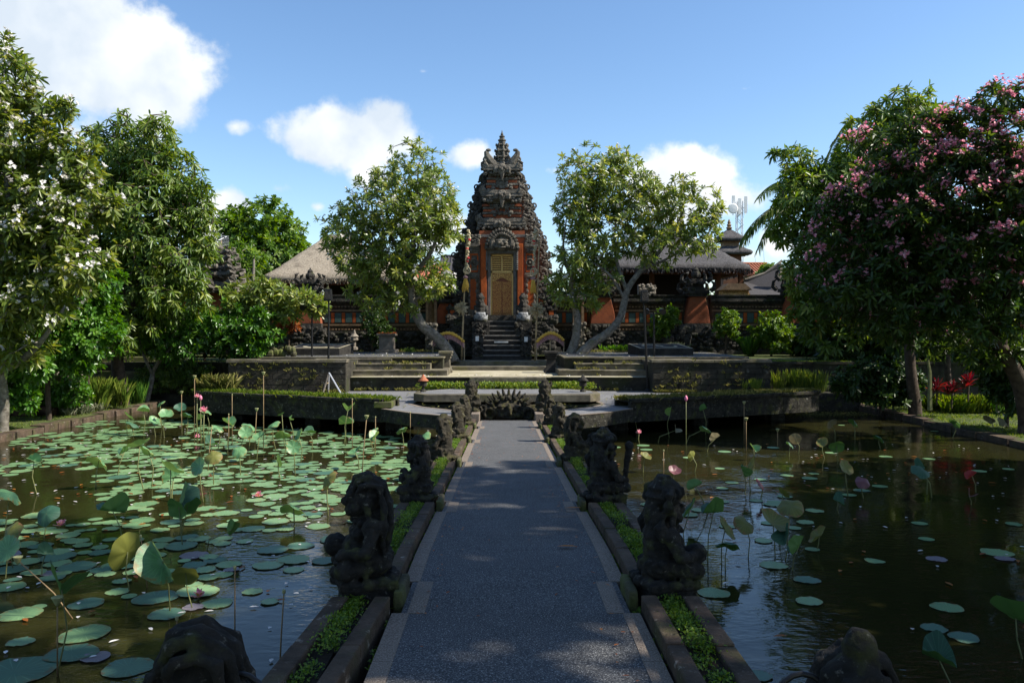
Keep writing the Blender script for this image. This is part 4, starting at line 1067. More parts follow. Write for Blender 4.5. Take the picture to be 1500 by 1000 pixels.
for i, (px, zs, hc, lab) in enumerate(pill):
    x = GX(px, WD - .3); rnd = random.Random(40 + i)
    root = thing('wall_pillar', lab, 'pillar', (x, WD - .1, LAWN_Z), 0, 'carved pillars of the temple wall')
    w = 1.15 if hc < 2.5 else 1.7
    mb = MB()
    for (f, z0, z1) in ((1.5, 1.8, 2.4), (1.25, 2.4, 2.9), (1.45, 2.9, 3.2), (1.7, 3.2, 3.6), (1.3, 3.6, 3.85)):
        mb.box(x - w * f / 2, x + w * f / 2, WD - .45 - (f - 1) * .25, WD + .6, z0, z1, .02)
    for k in range(80): r = rnd.uniform(.06, .16); mb.blob((x + rnd.uniform(-.8, .8) * w, WD - .62, rnd.uniform(2.0, 3.7)), (r * 1.3, r, r), 6, 4)
    mb.build('base', M['carved_dark'], root)
    mb = MB(); mb.prism_xz([(x - w * .62, 3.85), (x + w * .62, 3.85), (x + w * .55, 4.5), (x + w * .36, zs), (x - w * .36, zs), (x - w * .55, 4.5)], WD - .5, WD + .5); mb.build('shaft', M['brick'], root, bevel=.02)
    mb = MB()
    if hc < 2.5: crown_top(mb, (x, WD - .05), zs, w * .95, hc, rnd)
    else:
        zz = zs
        for q in range(3 if hc < 4 else 4):
            ww = w * (1.1 - .22 * q); hh = hc / (3.2 if hc < 4 else 4.2)
            crown_top(mb, (x, WD - .05), zz, ww, hh * 1.25, rnd); zz += hh
    mb.build('crown_stone', M['carved_dark'] if px not in (318, 283) else M['carved'], root)
# side stairs on the right
stt = thing('side_stairs', 'small dark stone stairs beside the red brick pillar', 'stairs', (GX(1207, 45), 44.5, LAWN_Z))
mb = MB()
for k in range(8): mb.box(GX(1186, 45), GX(1226, 45), 43.6 + .3 * k, 46.6, 1.8, 2.25 + .2 * k)
mb.build('steps', M['step_stone'], stt, bevel=.01)
# left gate side stair blocks under the trees
mb = MB()
for k in range(5): mb.box(-20.5, -17.2, 36.6 + .5 * k, 40, .4, .9 + .32 * k)
tag(mb.build('mossy_steps', M['mossy'], bevel=.02), 'sunlit mossy steps under the tall green trees', 'steps')

# ------------------------------------------------------------------ pavilions
def hip_roof(name, x0, x1, y0, y1, ze, rx0, rx1, zr, mat, parent, thick=.45, rnd=None, sag=.5, nseg=13):
    """thatched hip roof with thick rounded eaves; (rx0, rx1) is the ridge"""
    yc = (y0 + y1) / 2; mb = MB(); rnd = rnd or random.Random(2)
    N = 56
    def ring(f, z, inset):
        pts = []
        xa, xb = x0 + (rx0 - x0) * f, x1 + (rx1 - x1) * f; ya, yb = y0 + (yc - y0) * f, y1 + (yc - y1) * f
        xa += inset; xb -= inset; ya += inset; yb -= inset
        r = .8 * (1 - f) + .02
        for i in range(N):
            t = 4 * i / N; k = int(t); q = t - k
            c = [((xa, ya), (xb, ya)), ((xb, ya), (xb, yb)), ((xb, yb), (xa, yb)), ((xa, yb), (xa, ya))][k]
            x = c[0][0] + (c[1][0] - c[0][0]) * q; y = c[0][1] + (c[1][1] - c[0][1]) * q
            # round the corners
            cx, cy = (xa + xb) / 2, (ya + yb) / 2
            e = min(q, 1 - q)
            if e < .12: s = 1 - (.12 - e) * .45 * (1 - f); x = cx + (x - cx) * s; y = cy + (y - cy) * s
            pts.append((x, y, z + rnd.uniform(-.03, .03) * (1 if f < .95 else 0)))
        return pts
    rings = [ring(0, ze + .04, .9), ring(0, ze - .02, .1), ring(0, ze + thick * .4, 0), ring(.02, ze + thick, .05)]
    for i in range(1, nseg + 1):
        f = i / nseg; z = ze + thick + (zr - ze - thick) * (f ** 1.12)
        rings.append(ring(.02 + .98 * f, z, .05 * (1 - f)))
    vs = [p for r in rings for p in r]
    fs = [(j * N + i, j * N + (i + 1) % N, (j + 1) * N + (i + 1) % N, (j + 1) * N + i) for j in range(len(rings) - 1) for i in range(N)]
    mb.add(vs, fs)
    # hanging fringe of thatch ends
    o = mb.build(name, mat, parent, smooth=True)
    return o
def fringe(x0, x1, y0, y1, z, mat, parent, rng, n=1600):
    a = rng.random(n); side = rng.integers(0, 3, n)
    p = np.zeros((n, 3)); p[:, 2] = z + rng.uniform(-.02, .2, n)
    p[:, 0] = np.where(side == 0, x0 + .6 + (x1 - x0 - 1.2) * a, np.where(side == 1, x0 + .04, x1 - .04)); p[:, 1] = np.where(side == 0, y0, y0 + .6 + (y1 - y0 - 1.2) * a)
    t = np.tile([0, 0, -1.], (n, 1)) + rng.normal(0, .25, (n, 3)); t /= np.linalg.norm(t, axis=1)[:, None]
    leaf_object('thatch_fringe', p, t, rng.normal(0, 1, (n, 3)), rng.uniform(.12, .3, n), np.full(n, .05), mat, parent, rng.random(n), droop=0)
M['thatch_ends'] = leafmat('thatch ends', (.10, .08, .055), (.24, .20, .14), (.36, .31, .23), .1, .9, .1)
M['thatch_ends_dark'] = leafmat('dark thatch ends', (.02, .018, .018), (.05, .045, .045), (.09, .085, .085), .1, .9, .1)
rngp = np.random.default_rng(8)
# left, pale thatch
D0 = 50.0
pv = thing('thatched_pavilion', 'open pavilion with a pale grey thatched hip roof and red timber eaves', 'pavilion', (GX(490, 54), 54, LAWN_Z))
x0, x1 = GX(377, D0), GX(606, D0); ze = GZ(412, D0)
hip_roof('roof', x0, x1, 50, 58.4, ze, GX(476, 54), GX(512, 54), GZ(346, 54.2), M['thatch'], pv)
fringe(x0, x1, 50, 58.4, ze, M['thatch_ends'], pv, rngp)
mb = MB(); mb.box(GX(472, 54), GX(516, 54), 53.9, 54.5, GZ(352, 54), GZ(344, 54), .06); mb.build('ridge_cap', M['thatch'], pv)
mb = MB(); mb.box(x0 + .8, x1 - .8, 50.7, 50.9, ze - .2, ze + .06); mb.box(x0 + .8, x1 - .8, 57.3, 57.5, ze - .2, ze + .06); mb.box(x0 + .8, x0 + 1, 50.9, 57.3, ze - .2, ze + .06); mb.box(x1 - 1, x1 - .8, 50.9, 57.3, ze - .2, ze + .06)
x = x0 + .5
while x < x1 - .4: mb.box(x, x + .08, 50.15, 51.2, ze - .1, ze - .02); x += .3
mb.build('eave_beams', M['red_lacquer'], pv)
for px in (395, 452, 520, 585):
    for y in (51.3, 57.0):
        mb = MB(); xx = GX(px, 51.3) + .4; mb.box(xx - .12, xx + .12, y - .12, y + .12, 3.0, ze - .1); mb.build('post', M['wood'], pv)
mb = MB(); mb.box(x0 + 1, x1 - 1, 51, 57.5, 1.9, 3.2); mb.build('plinth', M['carved_dark'], pv)
mb = MB(); mb.box(x0 + 3.6, x1 - 1.2, 54.5, 54.9, 3.2, ze + .1); mb.build('back_wall', M['dark_wood'], pv)
mb = MB(); mb.box(x0 + 4.2, x1 - 1.5, 54.3, 54.5, 3.4, 4.6); mb.build('red_screen', M['red_lacquer'], pv)
# right, black thatch
pv = thing('thatched_pavilion', 'open pavilion with a black palm fibre hip roof and timber posts', 'pavilion', (GX(1000, 54), 54, LAWN_Z))
x0, x1 = GX(884, D0), GX(1108, D0); ze = GZ(396, D0)
hip_roof('roof', x0, x1, 50, 58.4, ze, GX(968, 54), GX(1008, 54), GZ(341, 54.2), M['thatch_dark'], pv, thick=.4, rnd=random.Random(9))
fringe(x0, x1, 50, 58.4, ze, M['thatch_ends_dark'], pv, rngp)
mb = MB(); mb.box(x0 + .8, x1 - .8, 50.7, 50.9, ze - .2, ze + .06); mb.box(x0 + .8, x0 + 1, 50.9, 57.3, ze - .2, ze + .06); mb.box(x1 - 1, x1 - .8, 50.9, 57.3, ze - .2, ze + .06); mb.box(x0 + .8, x1 - .8, 57.3, 57.5, ze - .2, ze + .06)
x = x0 + .5
while x < x1 - .4: mb.box(x, x + .08, 50.15, 51.2, ze - .1, ze - .02); x += .3
mb.build('eave_beams', M['wood'], pv)
for px in (900, 955, 1010, 1052, 1085):
    for y in (51.3, 57.0):
        mb = MB(); xx = GX(px, 51.3); mb.box(xx - .14, xx + .14, y - .14, y + .14, 3.0, ze - .1); mb.build('post', M['wood'], pv)
mb = MB(); xx = GX(1050, 51.2); mb.box(xx - .75, xx + .6, 51.25, 51.5, 3.9, 5.6); mb.build('carved_panel', M['gold'], pv)
mb = MB(); mb.box(x0 + 1, x1 - 1, 51, 57.5, 1.9, 3.6); mb.build('plinth', M['carved_dark'], pv)
mb = MB(); mb.box(x0 + 1.4, x1 - 3.2, 54.6, 54.9, 3.6, ze + .1); mb.build('back_wall', M['dark_wood'], pv)
# two tiered tower roof behind it
mt = thing('shrine_tower', 'slender shrine tower with two black thatch tiers behind the dark pavilion', 'shrine tower', (GX(1068, 62), 62, LAWN_Z))
def mtx(px): return GX(px, 62)
cx = mtx(1068)
hip_roof('roof', mtx(1044), mtx(1097), 62 - 1.4, 62 + 1.4, GZ(374, 62), mtx(1066), mtx(1074), GZ(356, 62), M['thatch_dark'], mt, thick=.28)
hip_roof('roof', mtx(1047), mtx(1088), 62 - 1.1, 62 + 1.1, GZ(354, 62), cx - .05, cx + .05, GZ(335, 62), M['thatch_dark'], mt, thick=.28)
mb = MB(); mb.box(mtx(1056), mtx(1082), 61.3, 62.7, LAWN_Z, GZ(374, 62)); mb.build('shaft', M['wood'], mt)
mb = MB(); mb.box(mtx(1058), mtx(1080), 61.5, 62.5, GZ(364, 62), GZ(352, 62)); mb.build('tier_wall', M['ochre'], mt)
mb = MB(); mb.lathe([(.18, 0), (.25, .12), (.12, .22), (.2, .32), (.1, .45), (.14, .52), (.02, .8)], (cx, 62, GZ(336, 62)), 8); mb.build('finial', M['ochre'], mt)
# gilded shrine seen under the eave of the right pavilion
sh = thing('small_shrine', 'small gilded shrine house beside the dark pavilion', 'shrine', (GX(1075, 49), 49, LAWN_Z))
mb = MB(); c0 = GX(1075, 49); mb.box(c0 - .9, c0 + .9, 48.4, 49.6, 1.9, 4.6); mb.build('base', M['carved'], sh)
mb = MB(); mb.box(c0 - .8, c0 + .8, 48.6, 49.5, 4.6, 5.9)
for k in range(4): mb.box(c0 - .85, c0 + .85, 48.5, 48.62, 4.7 + .3 * k, 4.8 + .3 * k)
mb.build('house', M['gold'], sh)
mb = MB(); mb.prism_xz([(c0 - .95, 5.9), (c0 + .95, 5.9), (c0 + .5, 6.3), (c0 - .5, 6.3)], 48.4, 49.7); mb.build('roof', M['ochre'], sh)
# tiled roofs
def gable(name, label, x0, x1, y0, y1, ze, zr, mat, wallm, axis='x'):
    r = thing(name, label, 'house', ((x0 + x1) / 2, y0, LAWN_Z)); mb = MB(); yc = (y0 + y1) / 2; t = .12
    mb.add([(x0, y0, ze), (x1, y0, ze), (x1, yc, zr), (x0, yc, zr), (x0, y1, ze), (x1, y1, ze)] + [(x0, y0, ze - t), (x1, y0, ze - t), (x1, yc, zr - t), (x0, yc, zr - t), (x0, y1, ze - t), (x1, y1, ze - t)],
           [(0, 1, 2, 3), (3, 2, 5, 4), (7, 6, 9, 8), (8, 9, 10, 11), (0, 6, 7, 1), (4, 5, 11, 10), (0, 3, 9, 6), (3, 4, 10, 9), (1, 7, 8, 2), (2, 8, 11, 5)])
    n = int((x1 - x0) / .28)
    for i in range(n):
        x = x0 + .14 + i * .28; mb.tube([(x, y0 - .02, ze + .02), (x, yc, zr + .02)], .07, 5)
    mb.tube([(x0, yc, zr + .06), (x1, yc, zr + .06)], .12, 6)
    mb.build('roof', mat, r)
    mb = MB(); mb.box(x0 + .5, x1 - .5, y0 + .8, y1 - .8, LAWN_Z, ze); mb.prism_xz([(x0 + .5, ze), (x1 - .5, ze), (x1 - .5, ze + .05)], yc - .1, yc + .1); mb.build('wall', wallm, r)
gable('tiled_house', 'orange tiled roof of a house far behind the dark pavilion', GX(1080, 72), GX(1142, 72), 72, 79, GZ(402, 72), GZ(386, 75), M['tiles'], M['concrete'])
gable('tiled_house', 'red tiled roof corner showing behind the leaning frangipani', GX(600, 60), GX(650, 60), 60, 67, GZ(412, 60), GZ(390, 63.5), M['tiles'], M['concrete'])
gable('grey_house', 'grey roof slope showing between the gate and the leaning frangipani', GX(640, 66), GX(690, 66), 66, 74, GZ(408, 66), GZ(376, 70), M['dark_tiles'], M['concrete'])
r = thing('tiled_house', 'dark tiled gable roof with a pale curved ridge end beside the tall carved pillar', 'house', (GX(1118, 50), 50, LAWN_Z))
mb = MB(); xa, xb = GX(1086, 49), GX(1160, 49)
mb.add([(xa, 48.6, GZ(436, 48.6)), (xb, 48.6, GZ(436, 48.6)), (xb, 51, GZ(384, 51)), (GX(1143, 51), 51, GZ(388, 51)), (GX(1090, 51), 51, GZ(412, 51)), (xb, 54, GZ(420, 54)), (xa, 54, GZ(420, 54))], [(0, 1, 2, 3, 4), (2, 5, 6, 4, 3)])
mb.build('roof', M['dark_tiles'], r)
mb = MB(); mb.tube([(GX(1091, 51), 50.95, GZ(410, 51)), (GX(1120, 51), 50.95, GZ(401, 51)), (GX(1139, 51), 50.95, GZ(389, 51)), (GX(1145, 51), 50.95, GZ(381, 51))], [.10, .12, .17, .05], 6); mb.tube([(GX(1142, 50), 49.9, GZ(388, 50)), (GX(1140, 50), 49.7, GZ(408, 50))], [.2, .12], 6); mb.build('ridge_end', M['concrete'], r)
mb = MB(); mb.box(xa + .4, xb - .3, 49.2, 53.5, LAWN_Z, GZ(438, 49)); mb.build('wall', M['dark_wood'], r)

# ------------------------------------------------------------------ masts and aerials
tw = thing('cell_tower', 'distant lattice mast with white panel antennas and a dish', 'antenna mast', (GX(1083, 95), 95, LAWN_Z))
mb = MB(); cx = GX(1083, 95); top = GZ(295, 95)
for (a, b) in ((-1, -1), (1, -1), (1, 1), (-1, 1)): mb.tube([(cx + a * .42, 95 + b * .42, LAWN_Z), (cx + a * .3, 95 + b * .3, top)], .06, 5)
z = LAWN_Z + 1; k = 0
while z < top - .8:
    s = 1 if k % 2 else -1
    for y in (94.65, 95.35): mb.tube([(cx - .36 * s, y, z), (cx + .36 * s, y, z + .8)], .035, 4)
    for x in (-.36, .36): mb.tube([(cx + x, 94.65, z), (cx + x, 95.35, z + .8)], .035, 4)
    z += .8; k += 1
mb.build('lattice', M['white_metal'], tw)
for px, y0, y1 in ((1074, 287, 312), (1083, 291, 314), (1092, 288, 312)):
    mb = MB(); x = GX(px, 94.5); mb.box(x - .16, x + .16, 94.3, 94.5, GZ(y1, 94.5), GZ(y0, 94.5)); mb.tube([(x, 94.6, GZ(y1 + 3, 94.5)), (x, 94.6, GZ(y0 + 3, 94.5))], .05, 5); mb.tube([(x, 94.6, GZ(305, 95)), (cx, 95, GZ(305, 95))], .05, 5); mb.build('panel_antenna', M['white_paint'], tw)
mb = MB(); c = P(1073, 306, 94.2); mb.lathe([(.02, 0), (.55, .05), (.6, .25), (.5, .32), (.02, .34)], (0, 0, 0), 16); mb.v = [(c.x + x, c.y - z, c.z + y) for x, y, z in mb.v]; mb.build('dish', M['white_paint'], tw)
for px, yt, d, lab in ((1118, 343, 88, 'thin leaning aerial mast left of the pink frangipani'), (1106, 374, 80, 'short thin aerial pole above the orange tiled roof')):
    mb = MB(); mb.tube([P(px + 2, 400, d), P(px, yt, d)], [.05, .02], 5); tag(mb.build('aerial_mast', M['white_metal']), lab, 'mast')
tv = thing('television_aerial', 'comb shaped television aerial on a rusty pole above the side gate', 'aerial', (GX(324, 50), 50, LAWN_Z))
mb = MB(); mb.tube([P(322, 470, 50), P(324, 352, 50)], .045, 5); mb.build('pole', M['bamboo'], tv)
mb = MB(); mb.tube([P(320, 352, 49.6), P(333, 346, 50.4)], .02, 4)
for k in range(8):
    q = P(324, 345 + 2.1 * k, 50); mb.tube([q + Vector((-.35, 0, 0)), q + Vector((.45, .1, -.04))], .018, 4)
mb.tube([P(324, 343, 50), P(324, 362, 50)], .02, 4); mb.build('antenna_rods', M['white_metal'], tv)
# ------------------------------------------------------------------ statues
def remesh(mb, name, mat, parent, voxel=.014, amp=.008, freq=16, seed=0, amp2=.012, freq2=5):
    off = ORG.get(parent.name, Vector((0, 0, 0))) if parent is not None else Vector((0, 0, 0))
    me = mb.mesh('tmp', off); o = bpy.data.objects.new('tmp', me); COL.objects.link(o)
    md = o.modifiers.new('r', 'REMESH'); md.mode = 'VOXEL'; md.voxel_size = voxel
    dg = bpy.context.evaluated_depsgraph_get(); res = bpy.data.meshes.new_from_object(o.evaluated_get(dg))
    bpy.data.objects.remove(o); bpy.data.meshes.remove(me)
    n = len(res.vertices); co = np.empty(n * 3); res.vertices.foreach_get('co', co); nr = np.empty(n * 3); res.vertices.foreach_get('normal', nr)
    co = co.reshape(-1, 3); nr = nr.reshape(-1, 3); so3 = Vector((seed * 3.1, seed * 1.7, 0))
    h = np.array([amp * noise.noise(Vector(c) * freq + so3) + amp2 * noise.noise(Vector(c) * freq2 + so3) for c in co])
    co += nr * h[:, None]; res.vertices.foreach_set('co', co.reshape(-1)); res.polygons.foreach_set('use_smooth', [True] * len(res.polygons)); res.update()
    res.name = name
    return link(name, res, mat, parent)

def limb(mb, a, b, ra, rb):
    a, b = Vector(a), Vector(b); n = max(3, int((b - a).length / (min(ra, rb) * .6)))
    for i in range(n + 1): mb.blob(a.lerp(b, i / n), ra + (rb - ra) * i / n, 8, 6)

def statue_shape(kind, rnd):
    """seated guardian about 0.85 m tall, facing +x (local), sitting at z = 0"""
    mb = MB()
    mb.box(-.22, .22, -.22, .22, -.5, .06, .01); mb.box(-.23, .23, -.23, .23, .03, .10)
    for i in range(12):
        a = i * math.pi / 6; mb.blob((.23 * math.cos(a), .21 * math.sin(a), .08), (.07, .07, .05), 6, 4)
    # hips, folded legs
    mb.blob((-.03, 0, .22), (.2, .21, .13), 10, 7)
    for s in (-1, 1):
        limb(mb, (.0, s * .13, .22), (.2, s * .2, .2), .09, .08); limb(mb, (.2, s * .2, .2), (.17, s * .03, .15), .075, .06); mb.blob((.24, s * .04, .14), (.07, .05, .04), 7, 5)
    # one raised knee for variety
    if kind in (1, 3): limb(mb, (.05, .15, .22), (.2, .16, .42), .085, .075); limb(mb, (.2, .16, .42), (.22, .15, .16), .07, .055)
    # torso and belly
    limb(mb, (-.03, 0, .25), (-.04, 0, .52), .165, .155); mb.blob((.06, 0, .34), (.14, .16, .13), 10, 7)
    for s in (-1, 1): mb.blob((.07, s * .08, .47), (.07, .08, .065), 8, 6)
    # arms
    for s in (-1, 1):
        mb.blob((-.03, s * .19, .54), (.085, .075, .08), 8, 6)
        el = (.02, s * .27, .36); limb(mb, (-.03, s * .2, .53), el, .065, .055)
        hd = (.2, s * .17, .33) if kind != 2 or s < 0 else (.18, s * .13, .52)
        limb(mb, el, hd, .055, .042); mb.blob(hd, (.055, .05, .05), 7, 5)
        for f in range(4): mb.blob((hd[0] + .045, hd[1] - .036 + .024 * f, hd[2] - .02), (.02, .013, .032), 5, 4)
        mb.ring((0, 0), .01, .004, 0) if False else None
        for q in range(3): mb.blob((el[0] * .6 + hd[0] * .4, el[1] * .6 + hd[1] * .4, el[2] * .6 + hd[2] * .4), .058, 7, 5)
    # ball or jar held at the knee
    if kind in (0, 2): mb.blob((.24, -.12, .34), (.1, .1, .1), 10, 7)
    # neck, head
    limb(mb, (-.02, 0, .55), (.0, 0, .64), .085, .08)
    hz = .74; mb.blob((.02, 0, hz), (.135, .13, .14), 12, 9); mb.blob((.09, 0, hz - .06), (.085, .1, .075), 9, 6)
    mb.blob((.17, 0, hz - .0), (.035, .035, .045), 7, 5); mb.blob((.15, 0, hz - .075), (.03, .07, .018), 7, 4); mb.blob((.14, 0, hz - .105), (.035, .06, .02), 7, 4)
    for s in (-1, 1):
        mb.blob((.135, s * .055, hz + .03), (.034, .034, .03), 7, 5); mb.blob((.14, s * .055, hz + .065), (.03, .05, .018), 7, 4)
        mb.blob((.01, s * .14, hz - .01), (.04, .035, .07), 7, 5); mb.blob((.0, s * .155, hz - .08), (.035, .03, .05), 6, 4); mb.blob((.1, s * .085, hz - .05), (.05, .04, .04), 6, 4)
        mb.blob((.13, s * .035, hz - .09), (.02, .012, .03), 5, 4)
    if kind in (0, 3):          # long wavy hair falling over the back
        mb.blob((-.03, 0, hz + .05), (.135, .13, .12), 10, 7)
        for i in range(6):
            y = -.14 + .056 * i; q = math.sqrt(max(.05, 1 - (y / .18) ** 2)); w = .018 * math.sin(i * 2.4 + kind)
            mb.tube([(.14 * q, y * .9 + w, hz + .08), (.085 * q, y - w, hz + .15 * q + .045), (-.02, y + w, hz + .19 * q + .03), (-.12 * q - .02, y - w, hz + .13), (-.19 * q, y * 1.15 + w, hz - .02), (-.20 * q, y * 1.25 - w, hz - .18), (-.18 * q, y * 1.28 + w, hz - .34), (-.13, y * 1.1, hz - .47)], [.016, .027, .031, .031, .031, .030, .026, .014], 7)
        if kind == 3:
            mb.blob((-.02, -.06, hz + .24), (.07, .07, .08), 9, 7); mb.blob((-.02, -.06, hz + .18), (.085, .085, .03), 9, 5)
    else:                       # tiered crown with side flanges
        for (z, r) in ((.11, .15), (.155, .165), (.20, .13), (.24, .145), (.285, .1), (.325, .07)):
            mb.lathe([(r * .9, -.02), (r, 0), (r * .86, .028)], (0, 0, hz + z), 12)
        for i in range(9): a = -2 + 4 * i / 8; mb.blob((.14 * math.cos(a), .15 * math.sin(a), hz + .19), (.03, .04, .06), 6, 4)
        for s in (-1, 1):
            mb.tube([(-.02, s * .14, hz + .02), (-.06, s * .21, hz + .1), (-.05, s * .22, hz + .2), (-.02, s * .17, hz + .25)], [.04, .05, .04, .02], 6)
            mb.tube([(-.06, s * .13, hz + .02), (-.12, s * .17, hz - .12), (-.1, s * .19, hz - .25)], [.06, .06, .03], 6)
        mb.blob((-.1, 0, hz - .05), (.08, .13, .2), 8, 6)
    # sash, collar, loin cloth
    for i in range(14):
        a = i * 2 * math.pi / 14; mb.blob((-.02 + .13 * math.cos(a), .15 * math.sin(a), .56 + .015 * math.cos(a)), (.032, .032, .024), 5, 4); mb.blob((-.02 + .18 * math.cos(a), .185 * math.sin(a), .27), (.035, .035, .022), 5, 4)
    for i in range(5): mb.blob((.24 - .01 * i, .0, .22 - .04 * i), (.03, .05, .03), 6, 4)
    mb.tube([(-.1, -.15, .58), (.08, -.06, .45), (.1, .1, .34), (-.05, .19, .26)], .028, 6)
    if kind == 1: limb(mb, (.2, -.18, .3), (.23, -.24, .78), .035, .05); mb.blob((.23, -.24, .82), (.06, .06, .08), 7, 5)
    # clinging carving on the lower body
    for i in range(26): a = rnd.random() * 6.28; mb.blob((.2 * math.cos(a), .21 * math.sin(a), rnd.uniform(.1, .3)), rnd.uniform(.02, .045), 5, 4)
    return mb
SL = [  # side, index, kind, scale, facing offset (deg), label
    (-1, 0, 0, .98, 10, 'stone guardian with coiled hair seen from above at the bottom left of the path'),
    (-1, 1, 0, .93, 15, 'black stone guardian with long smooth hair and a round jar, beside the sunny pond'),
    (-1, 2, 2, .76, -10, 'dark stone guardian with a flat crown, third along the sunny kerb'),
    (-1, 3, 1, .77, -30, 'knobbly stone guardian holding a club, fourth along the sunny kerb'),
    (-1, 4, 2, .77, -40, 'mossy crowned guardian, next to last along the sunny kerb'),
    (-1, 5, 1, .76, -20, 'last small guardian of the sunny kerb, in front of the platform'),
    (1, 0, 3, .90, 0, 'stone guardian with a round topknot at the bottom right of the path'),
    (1, 1, 2, .81, 15, 'black crowned guardian holding a ball, second along the shaded kerb'),
    (1, 2, 1, .85, 35, 'ornate stone guardian with club and tall crown, third along the shaded kerb'),
    (1, 3, 0, .87, 0, 'hunched long haired guardian seen from behind, fourth along the shaded kerb'),
    (1, 4, 2, .75, 30, 'squat mossy guardian, next to last along the shaded kerb'),
    (1, 5, 3, .77, -10, 'last guardian of the shaded kerb, beside the carved fountain face')]
shapes = {}
for (s, i, kind, sc, rot, lab) in SL:
    d = STAT[i]; z = pz(d) + .085
    x = s * (1.185 + (.04 if i == 0 else 0))
    root = thing('guardian_statue', lab, 'statue', (x, d, z), 0, 'seated stone guardians along the path')
    key = (kind, i > 2)
    rnd = random.Random(kind * 7 + i + (3 if s > 0 else 0))
    mb = statue_shape(kind, rnd); A = (0 if s > 0 else math.pi) + R(rot); ca, sa = math.cos(A), math.sin(A)
    wd = sc * (1.0 if i < 1 else 1.05 if kind in (0, 3) else 1.14); mb.v = [(x + wd * (a * ca - b * sa), d + wd * (a * sa + b * ca), z + sc * c) for a, b, c in mb.v]
    vox = .0105 if i < 3 else .016
    remesh(mb, 'figure', M['statue'] if i < 3 else M['statue_far'], root, vox, .009, 26, i + 10 * kind, .010, 9)
    mb = MB(); mb.box(s * .905 - .05, s * .905 + .05, d - .24, d + .24, pz(d) - .5, pz(d) + .12, .012)
    remesh(mb, 'plinth', M['mossy'], root, .025, .012, 12, i, .01, 4)
# iron hoops beside the two nearest statues
for s, xx, lab in ((-1, -1.08, 'black iron hoop beside the statue at the bottom left'), (1, 1.03, 'black iron hoop beside the statue at the bottom right')):
    mb = MB(); pts = [(xx + s * (.12 + .16 * math.cos(a)) - s * .14, 2.93, 2.0 + .33 * math.sin(a)) for a in [math.pi * q / 14 for q in range(15)]]
    pts = [(pts[0][0], 2.93, 1.5)] + pts + [(pts[-1][0], 2.93, 1.5)]
    mb.tube(pts, .011, 8); tag(mb.build('iron_hoop', M['black_metal'], smooth=True), lab, 'hoop')
# tall guardians flanking the fountain face
for s, lab in ((-1, 'tall crowned stone statue left of the carved fountain face'), (1, 'tall crowned stone statue right of the carved fountain face')):
    x, d = s * 1.16 + .03, 25.1; root = thing('tall_statue', lab, 'statue', (x, d, PLZ))
    mb = MB(); rnd = random.Random(5 + s)
    mb.box(x - .26, x + .26, d - .24, d + .24, .3, 1.0); limb(mb, (x, d, 1.0), (x, d, 1.35), .22, .17); limb(mb, (x, d, 1.35), (x, d - .02, 1.52), .16, .13)
    mb.blob((x, d - .03, 1.62), (.14, .14, .15), 10, 8); mb.blob((x, d - .17, 1.62), (.04, .05, .05), 6, 5); mb.blob((x, d - .14, 1.54), (.07, .05, .03), 6, 4)
    for q in (-1, 1):
        mb.blob((x + q * .055, d - .15, 1.66), .035, 6, 5); mb.blob((x + q * .16, d, 1.6), (.05, .05, .1), 6, 5); limb(mb, (x + q * .2, d, 1.44), (x + q * .25, d - .06, 1.22), .07, .06); limb(mb, (x + q * .25, d - .06, 1.22), (x + q * .1, d - .2, 1.24), .06, .05)
        mb.blob((x + q * .13, d - .22, 1.03), (.1, .12, .07), 7, 5); mb.tube([(x + q * .12, d, 1.72), (x + q * .2, d, 1.82), (x + q * .18, d, 1.93)], [.05, .05, .02], 6)
    for (z, r) in ((1.74, .17), (1.79, .18), (1.85, .14), (1.91, .11)): mb.lathe([(r * .9, -.03), (r, 0), (r * .8, .04)], (x, d, z), 10)
    for k in range(60): a = rnd.random() * 6.28; mb.blob((x + .2 * math.cos(a), d + .2 * math.sin(a), rnd.uniform(.95, 1.5)), rnd.uniform(.025, .06), 5, 4)
    remesh(mb, 'figure', M['statue_far'], root, .022, .015, 14, 3 + s, .015, 5)
    mb = MB(); mb.box(x - .3, x + .3, d - .3, d + .3, -.5, .34); mb.build('plinth', M['terrace_wall'], root)
    # low mossy sculpted curl beside it
# carved fountain face
ff = thing('demon_carving', 'carved stone demon face with a fan of spiky hair at the end of the path', 'stone carving', (.05, 25.4, .7))
mb = MB(); fx, fd, fz = .05, 25.55, .68
mb.prism_xz([(fx + 1.02 * math.cos(a), fz + .62 * math.sin(a)) for a in [math.pi * i / 16 for i in range(17)]][::-1], fd - .1, fd + .35); mb.box(fx - 1.0, fx + 1.0, fd - .1, fd + .4, fz - .6, fz + .02)
mb.blob((fx, fd - .1, fz + .24), (.52, .28, .36), 14, 9)
mb.blob((fx + .02, fd - .4, fz + .33), (.085, .12, .2), 9, 7); 
for s in (-1, 1):
    mb.blob((fx + s * .2, fd - .33, fz + .33), (.085, .09, .075), 9, 7); mb.blob((fx + s * .22, fd - .32, fz + .43), (.19, .08, .05), 8, 5); mb.blob((fx + s * .1, fd - .38, fz + .17), (.08, .08, .06), 7, 5)
    mb.blob((fx + s * .26, fd - .32, fz + .14), (.1, .09, .09), 8, 5); mb.ring((fx + s * .62, fz + .2), .16, .055, fd - .2); mb.ring((fx + s * .84, fz + .12), .13, .05, fd - .15); mb.blob((fx + s * .45, fd - .2, fz + .25), (.1, .1, .18), 7, 5)
    mb.ring((fx + s * 1.12, fz + .26), .12, .06, fd - .1); mb.blob((fx + s * 1.1, fd, fz + .05), (.2, .2, .2), 7, 5)
